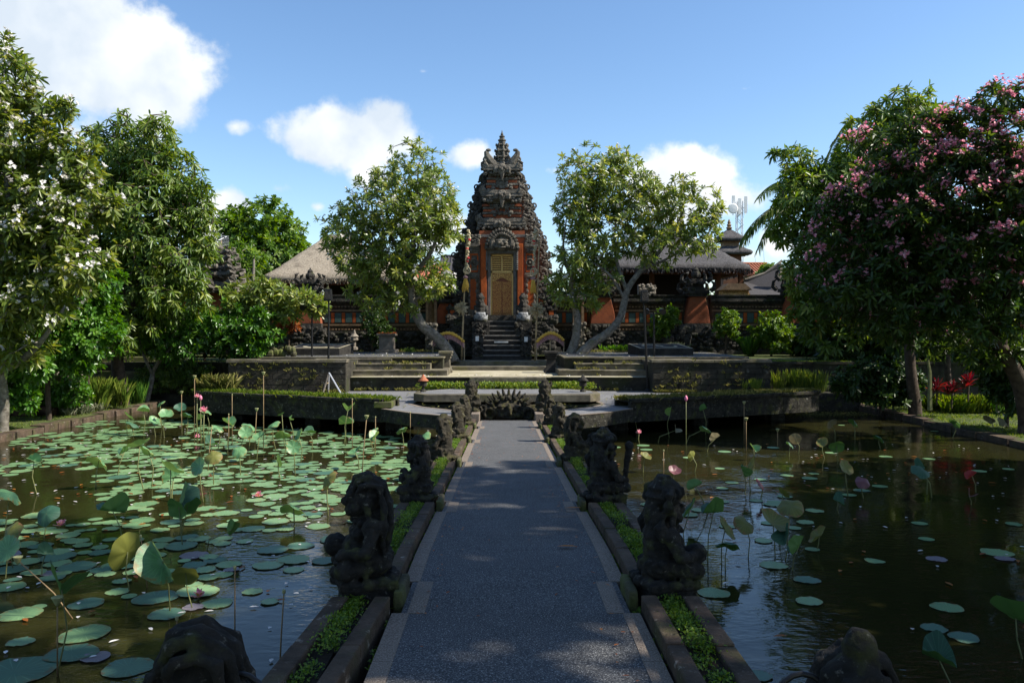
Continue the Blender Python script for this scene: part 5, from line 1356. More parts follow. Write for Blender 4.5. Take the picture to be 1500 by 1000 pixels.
mb.blob((fx, fd - .36, fz + .08), (.24, .09, .045), 9, 5); mb.blob((fx, fd - .33, fz - .06), (.2, .1, .05), 9, 5); mb.blob((fx, fd - .36, fz + .13), (.26, .06, .03), 8, 4)
for i in range(15):
    a = math.pi * (i + .5) / 15; rr = Matrix.Rotation(math.pi / 2 - a, 3, 'Y')
    mb.blob((fx + .74 * math.cos(a), fd - .06, fz + .22 + .58 * math.sin(a)), (.055, .10, .2), 7, 5, rr)
for i in range(9):
    a = math.pi * (i + .5) / 9; mb.blob((fx + .60 * math.cos(a), fd - .2, fz + .28 + .42 * math.sin(a)), (.08, .07, .07), 6, 4)
rnd = random.Random(6)
for k in range(70): mb.blob((fx + rnd.uniform(-1, 1), fd - .12, fz + rnd.uniform(-.1, .35)), rnd.uniform(.03, .08), 5, 4)
remesh(mb, 'face', M['statue_far'], ff, .022, .012, 12, 2, .012, 5)
# stepped kerb ends beside the face
for s, lab in ((-1, 'pale capped kerb end left of the fountain face'), (1, 'pale capped kerb end right of the fountain face')):
    mb = MB(); mb.box(s * .98 - .13 if s > 0 else -1.11, s * .98 + .13 if s > 0 else -.85, 24.3, 25.0, .3, .98); tag(mb.build('kerb_end', M['border'], bevel=.02), lab, 'kerb')
# gate guardians with checked cloth
for s, lab in ((-1, 'stone door guardian wrapped in grey checked cloth left of the gilded door'), (1, 'stone door guardian wrapped in grey checked cloth right of the gilded door')):
    x, d, z0 = GC + s * 1.18, 44.5, 3.9; root = thing('door_guardian', lab, 'statue', (x, d, z0)); mb = MB()
    limb(mb, (x, d, z0 + .0), (x, d, z0 + .9), .34, .28); mb.blob((x, d, z0 + 1.15), (.2, .2, .2), 9, 7); mb.blob((x, d - .2, z0 + 1.12), (.06, .06, .08), 6, 5)
    for q in (-1, 1): mb.blob((x + q * .09, d - .18, z0 + 1.2), .05, 6, 5); limb(mb, (x + q * .3, d, z0 + .85), (x + q * .32, d - .2, z0 + .5), .11, .09); mb.blob((x + q * .2, d - .2, z0 + .1), (.16, .2, .14), 7, 5)
    for (z, r) in ((1.32, .22), (1.4, .24), (1.5, .17), (1.6, .1)): mb.lathe([(r * .9, -.04), (r, 0), (r * .8, .05)], (x, d, z0 + z), 10)
    remesh(mb, 'figure', M['carved_dark'], root, .035, .02, 9, 1, .02, 4)
    mb = MB(); mb.lathe([(.37, .0), (.385, .12), (.40, .3), (.37, .42), (.34, .46)], (x, d - .03, z0 + .10), 14); mb.build('cloth', M['poleng'], root, smooth=True)
    mb = MB(); mb.box(x - .48, x + .48, d - .4, d + .5, 1.9, z0 + .02); 
    for k in range(40): r = rg.uniform(.05, .12); mb.blob((x + rg.uniform(-.45, .45), d - .42, rg.uniform(2.1, 3.85)), r, 6, 4)
    mb.build('plinth', M['carved_dark'], root)

# ------------------------------------------------------------------ small furniture
def lamp_post(px, ytop, ybase, d, heads, lab, lean=0):
    a = P(px, ybase, d); b = P(px + lean, ytop, d); r = thing('lamp_post', lab, 'lamp post', a)
    mb = MB(); mb.tube([a, b], [.055, .04], 8); mb.lathe([(.16, 0), (.14, .04), (.05, .1)], a, 10); mb.build('pole', M['black_metal'], r)
    if heads == 'twin':
        mb = MB(); mb.tube([b + Vector((-.32, 0, -.04)), b + Vector((.32, 0, -.04))], .03, 6); mb.build('crossbar', M['black_metal'], r)
        for s in (-1, 1):
            mb = MB(); c = b + Vector((s * .3, -.05, .08)); mb.tube([c + Vector((s * .02, .12, .03)), c + Vector((s * .1, -.14, -.04))], [.10, .15], 10); mb.build('spotlight', M['black_metal'], r)
    else:
        mb = MB(); c = b + Vector((0, -.1, .2)); mb.box(c.x - .17, c.x + .17, c.y - .15, c.y + .15, c.z - .22, c.z + .28, .03); mb.build('speaker_box', M['black_metal'], r, bevel=.02)
        mb = MB(); mb.box(c.x - .12, c.x + .12, c.y - .165, c.y - .135, c.z - .16, c.z + .2); mb.build('speaker_grille', M['carved_dark'], r)
lamp_post(457, 452, 531, 37, 'twin', 'short black lamp post with twin spotlights in front of the pale pavilion')
lamp_post(481, 440, 555, 34.3, 'box', 'tall thin black post carrying a dark loudspeaker left of the gate', .6)
lamp_post(958, 458, 533, 37, 'twin', 'short black lamp post with twin spotlights beside the black slab')
lamp_post(949, 442, 572, 33.8, 'box', 'slightly leaning tall black post on the shaded side', -6)
# white tripod legs at the foot of the left post
r = thing('tripod', 'white metal tripod frame standing on the sunny planter edge', 'tripod', P(482, 575, 32.8)); ap = P(482, 546, 32.8)
for q in ((473, 576, 32.6), (500, 577, 32.4), (481, 575, 33.1)):
    mb = MB(); mb.tube([ap, P(*q)], .035, 6); mb.build('leg', M['white_metal'] if q[0] != 473 else M['concrete'], r)
mb = MB(); mb.tube([P(478, 562, 32.7), P(482, 560, 33)], .02, 5); mb.build('brace', M['bamboo'], r)
# garden lanterns
for px, py, d, lab in ((620, 577, 29.2, 'small lantern with a terracotta cone hood left of the raised slab'), (854, 578, 29.2, 'small dark lantern with a cone hood right of the raised slab')):
    c = P(px, py, d); c.z = 1.25; r = thing('garden_lantern', lab, 'lantern', c); mb = MB()
    mb.lathe([(.12, 0), (.1, .08), (.05, .1), (.05, .2), (.13, .22), (.14, .36), (.11, .4)], c, 10); mb.build('body', M['carved_dark'], r)
    mb = MB(); mb.lathe([(.2, .4), (.19, .43), (.1, .52), (.03, .62), (.01, .65)], c, 12); mb.build('hood', M['tiles'] if px < 700 else M['carved_dark'], r, smooth=True)
# plinth slabs with a painted emblem
for s, (px, lab) in ((-1, (466, 'low black display slab with a pale border and ring on the sunny terrace')), (1, (970, 'low black display slab with a pale border and swirl on the shaded terrace'))):
    c = P(px, 516, 39.4); r = thing('display_slab', lab, 'slab', (c.x, 39.4, UPZ)); w = 1.28; y0, y1 = 38.3, 40.7; za, zb = UPZ + .34, UPZ + .52
    off = .22 * -s
    def q(u, v): return (c.x + u * w + off * (v + 1) * .5, y0 + (y1 - y0) * (v + 1) / 2, za + (zb - za) * (v + 1) / 2)
    mb = MB(); top = [q(-1, -1), q(1, -1), q(1, 1), q(-1, 1)]; bot = [(x, y, UPZ) for x, y, z in top]
    mb.add(top + bot, [(0, 1, 2, 3), (0, 4, 5, 1), (1, 5, 6, 2), (2, 6, 7, 3), (3, 7, 4, 0)]); mb.build('slab', M['black_step'], r)
    mb = MB()
    def lay(pts, dz=.006): mb.add([(x, y, z + dz) for x, y, z in pts], [tuple(range(len(pts)))])
    for (a, b, a2, b2) in ((-1, -1, 1, -.9), (-1, .9, 1, 1), (-1, -.9, -.92, .9), (.92, -.9, 1, .9)): lay([q(a, b), q(a2, b), q(a2, b2), q(a, b2)])
    if s < 0:
        for k in range(20):
            t0, t1 = [math.pi * (.25 + 1.5 * (k + e) / 20) for e in (0, 1)]
            lay([q(.66 * math.cos(t0), .72 * math.sin(t0)), q(.52 * math.cos(t0), .5 * math.sin(t0)), q(.52 * math.cos(t1), .5 * math.sin(t1)), q(.66 * math.cos(t1), .72 * math.sin(t1))][::-1])
        for e in (-1, 1): lay([q(.35, e * .62 - .08), q(.7, e * .62 - .08), q(.7, e * .62 + .08), q(.35, e * .62 + .08)])
    else:
        for (cu, t_a, t_b, rr) in ((-.32, .2, 3.4, .36), (.30, 3.3, 6.6, .36), (0, 0, 6.28, .14)):
            for k in range(16):
                t0, t1 = [t_a + (t_b - t_a) * (k + e) / 16 for e in (0, 1)]
                lay([q(cu + rr * math.cos(t0), rr * 1.6 * math.sin(t0)), q(cu + (rr - .1) * math.cos(t0), (rr - .1) * 1.6 * math.sin(t0)), q(cu + (rr - .1) * math.cos(t1), (rr - .1) * 1.6 * math.sin(t1)), q(cu + rr * math.cos(t1), rr * 1.6 * math.sin(t1))][::-1])
    mb.build('painted_border', M['pale_floor'], r)
# stone pedestals
def pedestal(px, ybase, d, w, h, lab, mat='concrete', zb=None):
    c = P(px, ybase, d); 
    if zb is not None: c.z = zb
    mb = MB(); 
    for (f, a, b) in ((1.25, 0, .1), (1.1, .1, .2), (.85, .2, .32), (.8, .32, .66), (.95, .66, .78), (1.15, .78, .9), (1.3, .9, 1.0)):
        mb.box(c.x - w * f / 2, c.x + w * f / 2, c.y - w * f / 2, c.y + w * f / 2, c.z + h * a, c.z + h * b, .015)
    return tag(mb.build('stone_pedestal', M[mat], bevel=.012), lab, 'pedestal')
pedestal(653, 542, 37.6, .52, 1.02, 'stone baluster post at the end of the sunny steps', 'step_stone', FLZ)
pedestal(807, 541, 37.6, .52, 1.02, 'stone baluster post at the end of the shaded steps', 'black_step', FLZ)
r = thing('stone_planter_pot', 'square stone pedestal carrying dry leaves behind the sunny terrace', 'pedestal', (GX(567, 43), 43, UPZ)); x = GX(567, 43); mb = MB()
mb.box(x - .55, x + .55, 42.5, 43.5, UPZ, UPZ + .16); mb.box(x - .38, x + .38, 42.62, 43.38, UPZ + .16, UPZ + .9); mb.box(x - .5, x + .5, 42.5, 43.5, UPZ + .9, UPZ + 1.02); mb.build('body', M['concrete'], r, bevel=.02)
leaf_object('dry_leaves', np.array([[x + a, 43 + b, UPZ + 1.03] for a, b in rngl0.uniform(-.4, .4, (60, 2))]) if 'rngl0' in globals() else np.array([[x + .4 * math.sin(i), 43 + .4 * math.cos(i * 1.7), UPZ + 1.03] for i in range(60)]), *(lambda r3: (lambda t: (t / np.linalg.norm(t, axis=1)[:, None], np.tile([0, 0, 1.], (60, 1)), np.full(60, .2), np.full(60, .08)))(r3.normal(0, 1, (60, 3)) * [1, 1, .2] + [0, 0, .15]))(np.random.default_rng(2)), M['L_rust'], r)
# small white pagoda lantern in the shrubs
for px, py, d, h, lab in ((519, 512, 44, 1.1, 'small pale stone pagoda lantern in the dark shrubs below the pale pavilion'), (632, 506, 44.3, .8, 'pale stone lamp under the leaning frangipani trunk')):
    c = P(px, py, d); mb = MB(); mb.lathe([(.2, 0), (.2, .12 * h), (.09, .16 * h), (.09, .42 * h), (.22, .48 * h), (.2, .62 * h), (.26, .66 * h), (.1, .8 * h), (.03, h)], c, 8); tag(mb.build('stone_lantern', M['concrete']), lab, 'lantern')
# little orange brick wall shrines
for px, lab in ((632, 'little brick niche tower beside the leaning frangipani'), (847, 'little brick niche tower behind the forked frangipani trunks')):
    c = P(px, 470, 45.6); c.z = 2.6; r = thing('brick_niche', lab, 'niche', c); mb = MB(); mb.box(c.x - .32, c.x + .32, c.y - .3, c.y + .3, 1.9, 3.9); 
    for k in range(40): mb.blob((c.x + rg.uniform(-.36, .36), c.y - .3, rg.uniform(2.2, 3.9)), rg.uniform(.06, .13), 6, 4)
    mb.build('base', M['carved'], r)
    mb = MB()
    for s in (-1, 1): mb.box(c.x + s * .24 - .07, c.x + s * .24 + .07, c.y - .2, c.y + .2, 3.9, 5.2)
    mb.box(c.x - .3, c.x + .3, c.y, c.y + .2, 3.9, 5.2); mb.build('brick_posts', M['ochre'], r)
    mb = MB(); mb.box(c.x - .42, c.x + .42, c.y - .36, c.y + .3, 5.2, 5.32); mb.prism_xz([(c.x - .4, 5.32), (c.x + .4, 5.32), (c.x, 5.8)], c.y - .3, c.y + .25); mb.build('cap', M['grey_stone'], r)
# festival poles
def festival_pole(px0, y0, px1, y1, hang, dis, tas, ball, lab, s):
    d = 41.8; a = P(px0, y0, d); b = P(px1, y1, d); r = thing('festival_pole', lab, 'festival pole', a)
    tip = P(px1 - 2 * s if False else hang[0], hang[1], d)
    pts = [a, a.lerp(b, .35), a.lerp(b, .7), b, (b + tip) / 2 + Vector((0, -.05, .12)), tip]
    mb = MB(); mb.tube(pts, [.055, .05, .042, .03, .02, .012], 7); mb.build('bamboo_pole', M['bamboo'], r, smooth=True)
    rr = random.Random(px0); end = P(dis[0], dis[1], d - .1)
    mb = MB(); mb.mi = 0; n = 26; top = tip + Vector((0, -.08, 0))
    for i in range(n):
        p = top.lerp(end, i / n) + Vector((rr.uniform(-.05, .05), rr.uniform(-.05, .05), 0)); mb.mi = 0 if rr.random() < .7 else 1
        k = .045 + .03 * (1 - i / n)
        mb.blob(p, (k * rr.uniform(.8, 1.6), k, .07), 6, 4, Matrix.Rotation(rr.uniform(-.6, .6), 3, 'Y'))
    mb.build('hanging_garland', [M['straw'], M['red_cloth'], M['mauve']], r)
    mb = MB(); mb.ring((end.x, end.z), .17, .04, end.y); mb.ring((end.x, end.z), .08, .03, end.y); mb.build('woven_disc', M['straw'], r)
    mb = MB(); t = P(tas[0], tas[1], d - .1); mb.mi = 1; mb.blob(t + Vector((0, 0, .35)), (.14, .12, .1), 8, 5); mb.mi = 0
    for i in range(40): an = rr.random() * 6.28; q = rr.uniform(.05, .22); mb.tube([t + Vector((.05 * math.cos(an), .05 * math.sin(an), .32)), t + Vector((q * math.cos(an), q * math.sin(an), -.15 - .3 * rr.random()))], [.03, .012], 4)
    mb.build('tassel', [M['yellow'], M['mauve']], r)
    mb = MB(); c = P(ball[0], ball[1], d - .05)
    for i in range(170):
        v = Vector((rr.gauss(0, 1), rr.gauss(0, 1), rr.gauss(0, .8))).normalized(); L = ball[2] * rr.uniform(.7, 1.2)
        mb.tube([c + v * .06, c + v * L * .7, c + v * L + Vector((0, 0, -.12 * L))], [.03, .022, .006], 4, cap=False)
    mb.build('straw_bundle', M['straw'], r)
festival_pole(676, 530, 683, 360, (687, 338), (684, 396), (682, 416), (676, 450, .36), 'bamboo festival pole with red edged garland and a round straw bundle left of the stairs', -1)
festival_pole(784, 529, 790, 352, (784, 337), (782, 398), (781, 418), (786, 453, .42), 'bamboo festival pole with long straw tassel and shaggy bundle right of the stairs', 1)
# frilled cloth arches
for s, px0, px1, lab in ((-1, 634, 680, 'curved mauve cloth garland with a yellow frill left of the stairs'), (1, 786, 826, 'curved mauve cloth garland with a yellow frill right of the stairs')):
    d = 41.6; n = 22; r = thing('cloth_garland', lab, 'garland', P((px0 + px1) / 2, 500, d)); mb = MB(); fr = MB()
    pr = []
    for i in range(n + 1):
        f = i / n; x = GX(px0 + (px1 - px0) * f, d); e = math.sin(math.pi * (.12 + .80 * (f if s < 0 else 1 - f))); z = GZ(506, d) + e * .62; w = .03 * math.sin(i * 2.9)
        pr.append((x, z, w))
    for (x, z, w), (x1, z1, w1) in zip(pr, pr[1:]):
        mb.add([(x, d + w, z), (x1, d + w1, z1), (x1, d + w1, z1 - .3), (x, d + w, z - .3), (x, d + w + .05, z), (x1, d + w1 + .05, z1), (x1, d + w1 + .05, z1 - .3), (x, d + w + .05, z - .3)], [(0, 3, 2, 1), (4, 5, 6, 7), (0, 1, 5, 4), (3, 7, 6, 2)])
        fr.blob(((x + x1) / 2, d - .03, (z + z1) / 2 + .04), (.07, .08, .075 + .03 * (w > 0)), 6, 4)
    mb.build('pleated_cloth', M['mauve'], r); fr.build('frill', M['yellow'], r)
    mb = MB()
    for k in (0, n // 2, n): mb.tube([(pr[k][0], d + .08, 1.9), (pr[k][0], d + .08, pr[k][1] - .02)], .03, 5)
    mb.build('support_stakes', M['bamboo'], r)
# clumps of rough stones / plant boxes at the terrace corner
for px, w, lab in ((412, 36, 'square clipped mossy box of greenery at the terrace corner'), (353, 30, 'row of dark carved stones on the terrace wall'),):
    c = P(px, 522, 36.8); mb = MB()
    for k in range(26): mb.blob((c.x + rs.uniform(-.5, .5) * w * 36.8 / FPX, c.y + rs.uniform(-.2, .3), UPZ + rs.uniform(.05, .42)), rs.uniform(.1, .2), 6, 5)
    tag(mb.build('rough_stones', M['mossy'] if px == 412 else M['carved_dark']), lab, 'stones')
c = P(910, 514, 44); mb = MB()
for k in range(30): mb.blob((c.x + 3.4 + rs.uniform(-.7, .7), 44.6, 2.1 + rs.uniform(0, 1.5)), rs.uniform(.15, .35), 6, 5)
tag(mb.build('carved_rocks', M['carved_dark']), 'pile of dark carved rocks by the wall pillar of the dark pavilion', 'rocks')
# carved pale stone on the wall coping, right of the frangipani fork
c = P(947, 440, 46.6); mb = MB(); mb.box(c.x - .5, c.x + .5, 46.3, 46.8, 5.5, 6.1)
for k in range(50): mb.blob((c.x + rs.uniform(-.5, .5), 46.25, rs.uniform(5.5, 6.15)), rs.uniform(.05, .12), 6, 4)
tag(mb.build('carved_stone', M['concrete']), 'pale carved stone block sitting on the temple wall', 'carving')
# fallen white blossoms on the terraces
fl = []
for k in range(70):
    if rs.random() < .6: x, y, z = rs.uniform(-6.4, 5.8), rs.uniform(34.4, 36), FLZ + .01
    else: x, y, z = rs.choice([rs.uniform(-8, -3.2), rs.uniform(3, 8)]), rs.uniform(36.6, 41), UPZ + .02
    fl.append((x, y, z))
fp = np.array(fl); rngf = np.random.default_rng(12); bb, tt, nn, LL = rosette(fp, np.tile([0, 0, 1.], (len(fp), 1)) + rngf.normal(0, .2, fp.shape), 5, .055, rngf, (55, 80), 0, 0)
tag(leaf_object('fallen_blossoms', bb, tt, nn, LL, LL * .8, M['F_white'], None, rngf.random(len(bb)), droop=0), 'white blossoms fallen on the pale terrace floor', 'blossoms', None, 'stuff')
# fallen leaves on the path
lp = []
for k in range(260):
    d = rs.uniform(3.2, 24) ; u = rs.choice((-1, 1)) * (phw(d) * (1 - .35 * abs(rs.gauss(0, .5)))) if rs.random() < .7 else rs.uniform(-.8, .8)
    u = max(-.9, min(.9, u)); lp.append((u, d, pz(d) + .012))
lp = np.array(lp); th = rngf.random(len(lp)) * 6.28
tag(leaf_object('path_litter', lp, np.stack([np.cos(th), np.sin(th), np.full(len(lp), .1)], 1), np.tile([0, 0, 1.], (len(lp), 1)), rngf.uniform(.018, .06, len(lp)), rngf.uniform(.012, .025, len(lp)), M['L_rust'], None, rngf.random(len(lp)), droop=0), 'small dead leaves and petals scattered along the path edges', 'litter', None, 'stuff')
for (px, py, a, m, lab) in ((826, 745, .25, 'L_rust', 'fallen yellow leaf lying by the right border of the path'), (815, 800, .2, 'L_rust', 'small brown leaf lying on the dark paving')):
    d = 10.0 if py < 780 else 7.8; x = GX(px, d); z = pz(d) + .02
    o = leaf_object('fallen_leaf', np.array([[x, d, z]]), np.array([[1., -.1, .02]]) / 1.005, np.array([[0, 0, 1.]]), a, .06, M[m], None, np.array([.9]), droop=.0); tag(o, lab, 'leaf')

# ------------------------------------------------------------------ lotus ponds
def pad_mesh(name, r, rnd, kind):
    """kind 0 floating pad, 1 shallow cup, 2 drooping umbrella, 3 folded, 4 upright dish"""
    n, rings = 28, (0.0, .3, .6, .85, 1.0); vs = []; tint = []
    ph = [rnd.random() * 6.28 for _ in range(4)]; notch = rnd.random() * 6.28
    for q, f in enumerate(rings):
        for i in range(n if q else 1):
            a = 2 * math.pi * i / n; wob = 1 + .035 * math.sin(3 * a + ph[0]) + .025 * math.sin(5 * a + ph[1])
            x, y = r * f * wob * math.cos(a), r * f * wob * math.sin(a); z = 0
            if kind == 0: z = .004 * math.sin(4 * a + ph[2]) * f + (.012 * f ** 4 if rnd.random() < .3 else 0) + .012
            elif kind == 1: z = r * (.34 * f ** 1.8 + .07 * f * math.sin(5 * a + ph[2]) + .06 * f * math.sin(2 * a + ph[3]))
            elif kind == 2: z = r * (.10 * f - .42 * f ** 2.2 + .09 * f * f * math.sin(5 * a + ph[2]) + .09 * f * math.sin(2 * a + ph[3]))
            elif kind == 3: z = r * (1.0 * abs(math.sin(a + ph[3])) * f - .05 + .06 * f * math.sin(6 * a)); y *= .62; x *= 1.0
            elif kind == 4: z = r * (.22 * f ** 2 + .05 * f * math.sin(6 * a + ph[2]))
            vs.append((x, y, z)); tint.append(f)
    fs = [(0, 1 + i, 1 + (i + 1) % n) for i in range(n)]
    for q in range(len(rings) - 2):
        b0, b1 = 1 + q * n, 1 + (q + 1) * n; fs += [(b0 + i, b1 + i, b1 + (i + 1) % n, b0 + (i + 1) % n) for i in range(n)]
    me = bpy.data.meshes.new(name); me.from_pydata(vs, [], fs); me.polygons.foreach_set('use_smooth', [True] * len(fs))
    a = me.attributes.new('tint', 'FLOAT', 'POINT'); a.data.foreach_set('value', tint); me.update(); return me
rl = random.Random(99)
PADM = {}
for mk in ('pad', 'pad_teal', 'pad_lilac'):
    for v in range(4):
        me = pad_mesh('lotus_pad', 1.0, rl, 0); me.materials.append(M[mk]); PADM[mk, v] = me
placed = []
def free(x, y, r):
    for (a, b, q) in placed:
        if (a - x) ** 2 + (b - y) ** 2 < ((r + q) * .66) ** 2: return False
    placed.append((x, y, r)); return True
def wpos(px, py): d = CAMZ * FPX / (py - HY); return GX(px, d), d
cands = []
# pads read off the photograph (pixel, radius in metres, material)
for px, py, r, mk in ((124, 929, .30, 'pad'), (20, 985, .42, 'pad_teal'), (105, 958, .28, 'pad_teal'), (188, 978, .26, 'pad_teal'), (140, 963, .15, 'pad_lilac'), (228, 876, .29, 'pad_teal'), (290, 867, .29, 'pad'), (318, 884, .20, 'pad'), (283, 890, .13, 'pad_lilac'), (244, 900, .22, 'pad_teal'),
                          (30, 900, .26, 'pad'), (55, 890, .26, 'pad_teal'), (13, 860, .22, 'pad'), (85, 826, .2, 'pad'), (40, 823, .2, 'pad'), (60, 800, .2, 'pad_teal'), (35, 798, .22, 'pad'), (168, 828, .2, 'pad'), (265, 800, .27, 'pad_teal'), (292, 790, .2, 'pad'), (300, 835, .17, 'pad'), (305, 846, .18, 'pad'), (100, 784, .22, 'pad'), (370, 867, .14, 'pad'), (395, 882, .12, 'pad'), (30, 941, .15, 'pad_teal'),
                          (330, 752, .26, 'pad'), (375, 733, .2, 'pad'), (190, 792, .24, 'pad'), (195, 770, .22, 'pad'), (250, 765, .2, 'pad_teal'), (430, 820, .26, 'pad'), (475, 822, .2, 'pad_teal'), (490, 790, .26, 'pad_teal'), (440, 800, .22, 'pad_teal'), (400, 806, .24, 'pad_teal'), (430, 835, .16, 'pad'),
                          (1045, 869, .21, 'pad'), (1133, 828, .21, 'pad'), (1190, 805, .12, 'pad'), (1460, 810, .24, 'pad'), (1472, 819, .15, 'pad_lilac'), (1347, 767, .14, 'pad_lilac'), (1357, 790, .13, 'pad_lilac'), (1372, 819, .15, 'pad_lilac'), (1192, 694, .13, 'pad'), (1485, 768, .16, 'pad'), (1072, 707, .15, 'pad'), (1060, 735, .12, 'pad')):
    x, y = wpos(px, py); 
    if free(x, y, r * .8): cands.append((x, y, r, mk))
tries = 0
def dens(x, y):
    n = noise.noise(Vector((x * .32, y * .27, 3.0))) + .5 * noise.noise(Vector((x * .8, y * .7, 9.0)))
    if x < 0:
        if y < 11 and x > -.2 * (y) - 2.2 + .2 * 8: return 0
        base = .30 if y < 13 else .42 if y < 17 else .60
        if x > -4.1 and y < 11.8: return 0
        if x > -4.5 and y < 12.5: base = .10
        return base + 1.5 * n
    return (.10 if x < 9 else .035) + .16 * n
while tries < 6500:
    tries += 1
    if rl.random() < .82: x, y = rl.uniform(-15.8, -1.6), rl.uniform(6.5, 31) ** 1.0
    else: x, y = rl.uniform(1.7, 15), rl.uniform(8, 32)
    if x < -1 and y > 26 and x > -11 and y > 26.5 + (-x - 4) * .45: continue
    if x > 0 and y > 25 and x < 11: continue
    if abs(x) > y * .72: continue
    if rl.random() > dens(x, y): continue
    r = rl.uniform(.09, .19) + (.09 if rl.random() < .35 else 0) if x < 0 else rl.uniform(.12, .2)
    if not free(x, y, r): continue
    cands.append((x, y, r, rl.choices(('pad', 'pad_teal', 'pad_lilac'), (.85, .14, .01) if y > 13 else (.45, .45, .10))[0]))
cands.sort(key=lambda c: -c[2] / c[1])
colw = {'pad': 'pale green', 'pad_teal': 'blue green', 'pad_lilac': 'faded lilac'}
def side_zone(x, y):
    if x > 0: 
        z = 'beside the path kerb' if x < 4.5 else 'in the middle of the pond' if x < 9.5 else 'under the pink frangipani'
        return 'the shaded pond', ('near end' if y < 13 else 'middle' if y < 21 else 'far end'), z
    z = 'beside the path kerb' if x > -4.2 else 'in midwater' if x > -9 else 'toward the mossy stone bank'
    return 'the sunny pond', ('near end' if y < 11.5 else 'near half' if y < 16 else 'far half' if y < 23 else 'far end'), z
for i, (x, y, r, mk) in enumerate(cands[:300]):
    o = bpy.data.objects.new('lotus_pad', PADM[mk, rl.randrange(4)]); COL.objects.link(o)
    o.location = (x, y, .004 + .003 * (i % 3)); o.scale = (r, r * rl.uniform(.85, 1.05), .55); o.rotation_euler = (0, 0, rl.random() * 6.28)
    p, e, z = side_zone(x, y); szw = 'small' if r < .17 else 'large' if r > .25 else 'medium'
    tag(o, '%s %s pad %s, %s of %s' % (szw, colw[mk], z, e, p), 'lotus pad', '%s %s pads %s, %s of %s' % (szw, colw[mk], z, e, p))
rest = cands[300:]
if rest:
    mb = MB()
    for (x, y, r, mk) in rest:
        n = 12; a0 = rl.random() * 6; mb.add([(x, y, .016)] + [(x + r * math.cos(a0 + q * 6.283 / n) * (1 + .05 * math.sin(3 * q)), y + r * math.sin(a0 + q * 6.283 / n), .014) for q in range(n)], [(0, 1 + q, 1 + (q + 1) % n) for q in range(n)])
    tag(mb.build('distant_pads', M['pad'], smooth=True), 'drift of small far lotus pads on the ponds', 'lotus pads', None, 'stuff')
NPADS = len(cands)
# floating debris: petals, dead leaves
deb = []; 
for k in range(900):
    if rl.random() < .8: x, y = rl.uniform(-15, -1.7), rl.uniform(7, 30)
    else: x, y = rl.uniform(1.7, 14), rl.uniform(9, 25)
    if abs(x) < y * .7: deb.append((x, y, .02))
dp = np.array(deb); rngd = np.random.default_rng(44); th = rngd.random(len(dp)) * 6.28
t = np.stack([np.cos(th), np.sin(th), np.full(len(dp), .02)], 1)
for nm, mk, sel, L, W, lab in (('floating_petals', 'F_white', slice(0, 430), .11, .05, 'pale fallen petals floating on the ponds'), ('floating_leaves', 'L_rust', slice(430, 720), .16, .06, 'dead brown leaves floating on the ponds'), ('floating_scraps', 'L_drygrass', slice(720, None), .2, .07, 'yellow leaf scraps floating on the ponds')):
    q = dp[sel]; tag(leaf_object(nm, q, t[sel], np.tile([0, 0, 1.], (len(q), 1)), rngd.uniform(.5, 1.2, len(q)) * L, np.full(len(q), W), M[mk], None, rngd.random(len(q)), droop=0), lab, 'debris', None, 'stuff')
q = np.stack([rngd.uniform(11, 15.2, 900), 33.2 + rngd.normal(0, .16, 900) + .5 * np.round(rngd.normal(0, 1, 900)), np.full(900, .02)], 1); th = rngd.random(900) * 6.28
tag(leaf_object('floating_petals', q, np.stack([np.cos(th), np.sin(th), np.full(900, .02)], 1), np.tile([0, 0, 1.], (900, 1)), .09, .05, M['L_drygrass'], None, rngd.random(900), droop=0), 'pale petals and scraps drifting in a band near the shaded bank', 'petals', None, 'stuff')
# raised leaves with stems
RM = {}
def raised(px, py, pyb, r, mk, kind, tilt, az, lab, bow=0.0, group=None, dry=False):
    """leaf centre at pixel (px, py), its stem entering the water at row pyb"""
    pyb = py + (pyb - py) * (.72 if px > 800 else .9)
    d = CAMZ * FPX / (pyb - HY); c = P(px, py, d); c.z = max(c.z, .12); z = c.z; tilt = tilt * 1.25 + rl.uniform(0, 14)
    if kind in (1, 2, 4) and rl.random() < .22 and mk in ('leaf_up', 'leaf_teal'): kind = 3
    key = (mk, kind, rl.randrange(3))
    if key not in RM: RM[key] = pad_mesh('lotus_leaf', 1.0, rl, kind); RM[key].materials.append(M[mk])
    base = Vector((c.x + rl.uniform(-.12, .12) + bow, d + rl.uniform(-.05, .1), -.15))
    root = thing('lotus_leaf', lab, 'lotus leaf', (base.x, base.y, 0), 0, group)
    o = bpy.data.objects.new('leaf', RM[key]); COL.objects.link(o); o.parent = root; ORG[o.name] = ORG[root.name]
    o.location = c - Vector((base.x, base.y, 0)); o.scale = (r, r, r); o.rotation_euler = (R(tilt) * math.cos(az), R(tilt) * math.sin(az), rl.random() * 6.28)
    mb = MB(); mid = base.lerp(c, .55) + Vector((rl.uniform(-.09, .09) * (c.z + .3) + bow * .35, 0, .04)); mb.tube([base, base.lerp(mid, .5) + Vector((0, 0, .01)), mid, c], [.010, .009, .008, .007] if d < 14 else [.014, .012, .011, .009], 6); mb.build('stem', M['stem_dry' if dry else 'stem'], root, smooth=True)
    return root
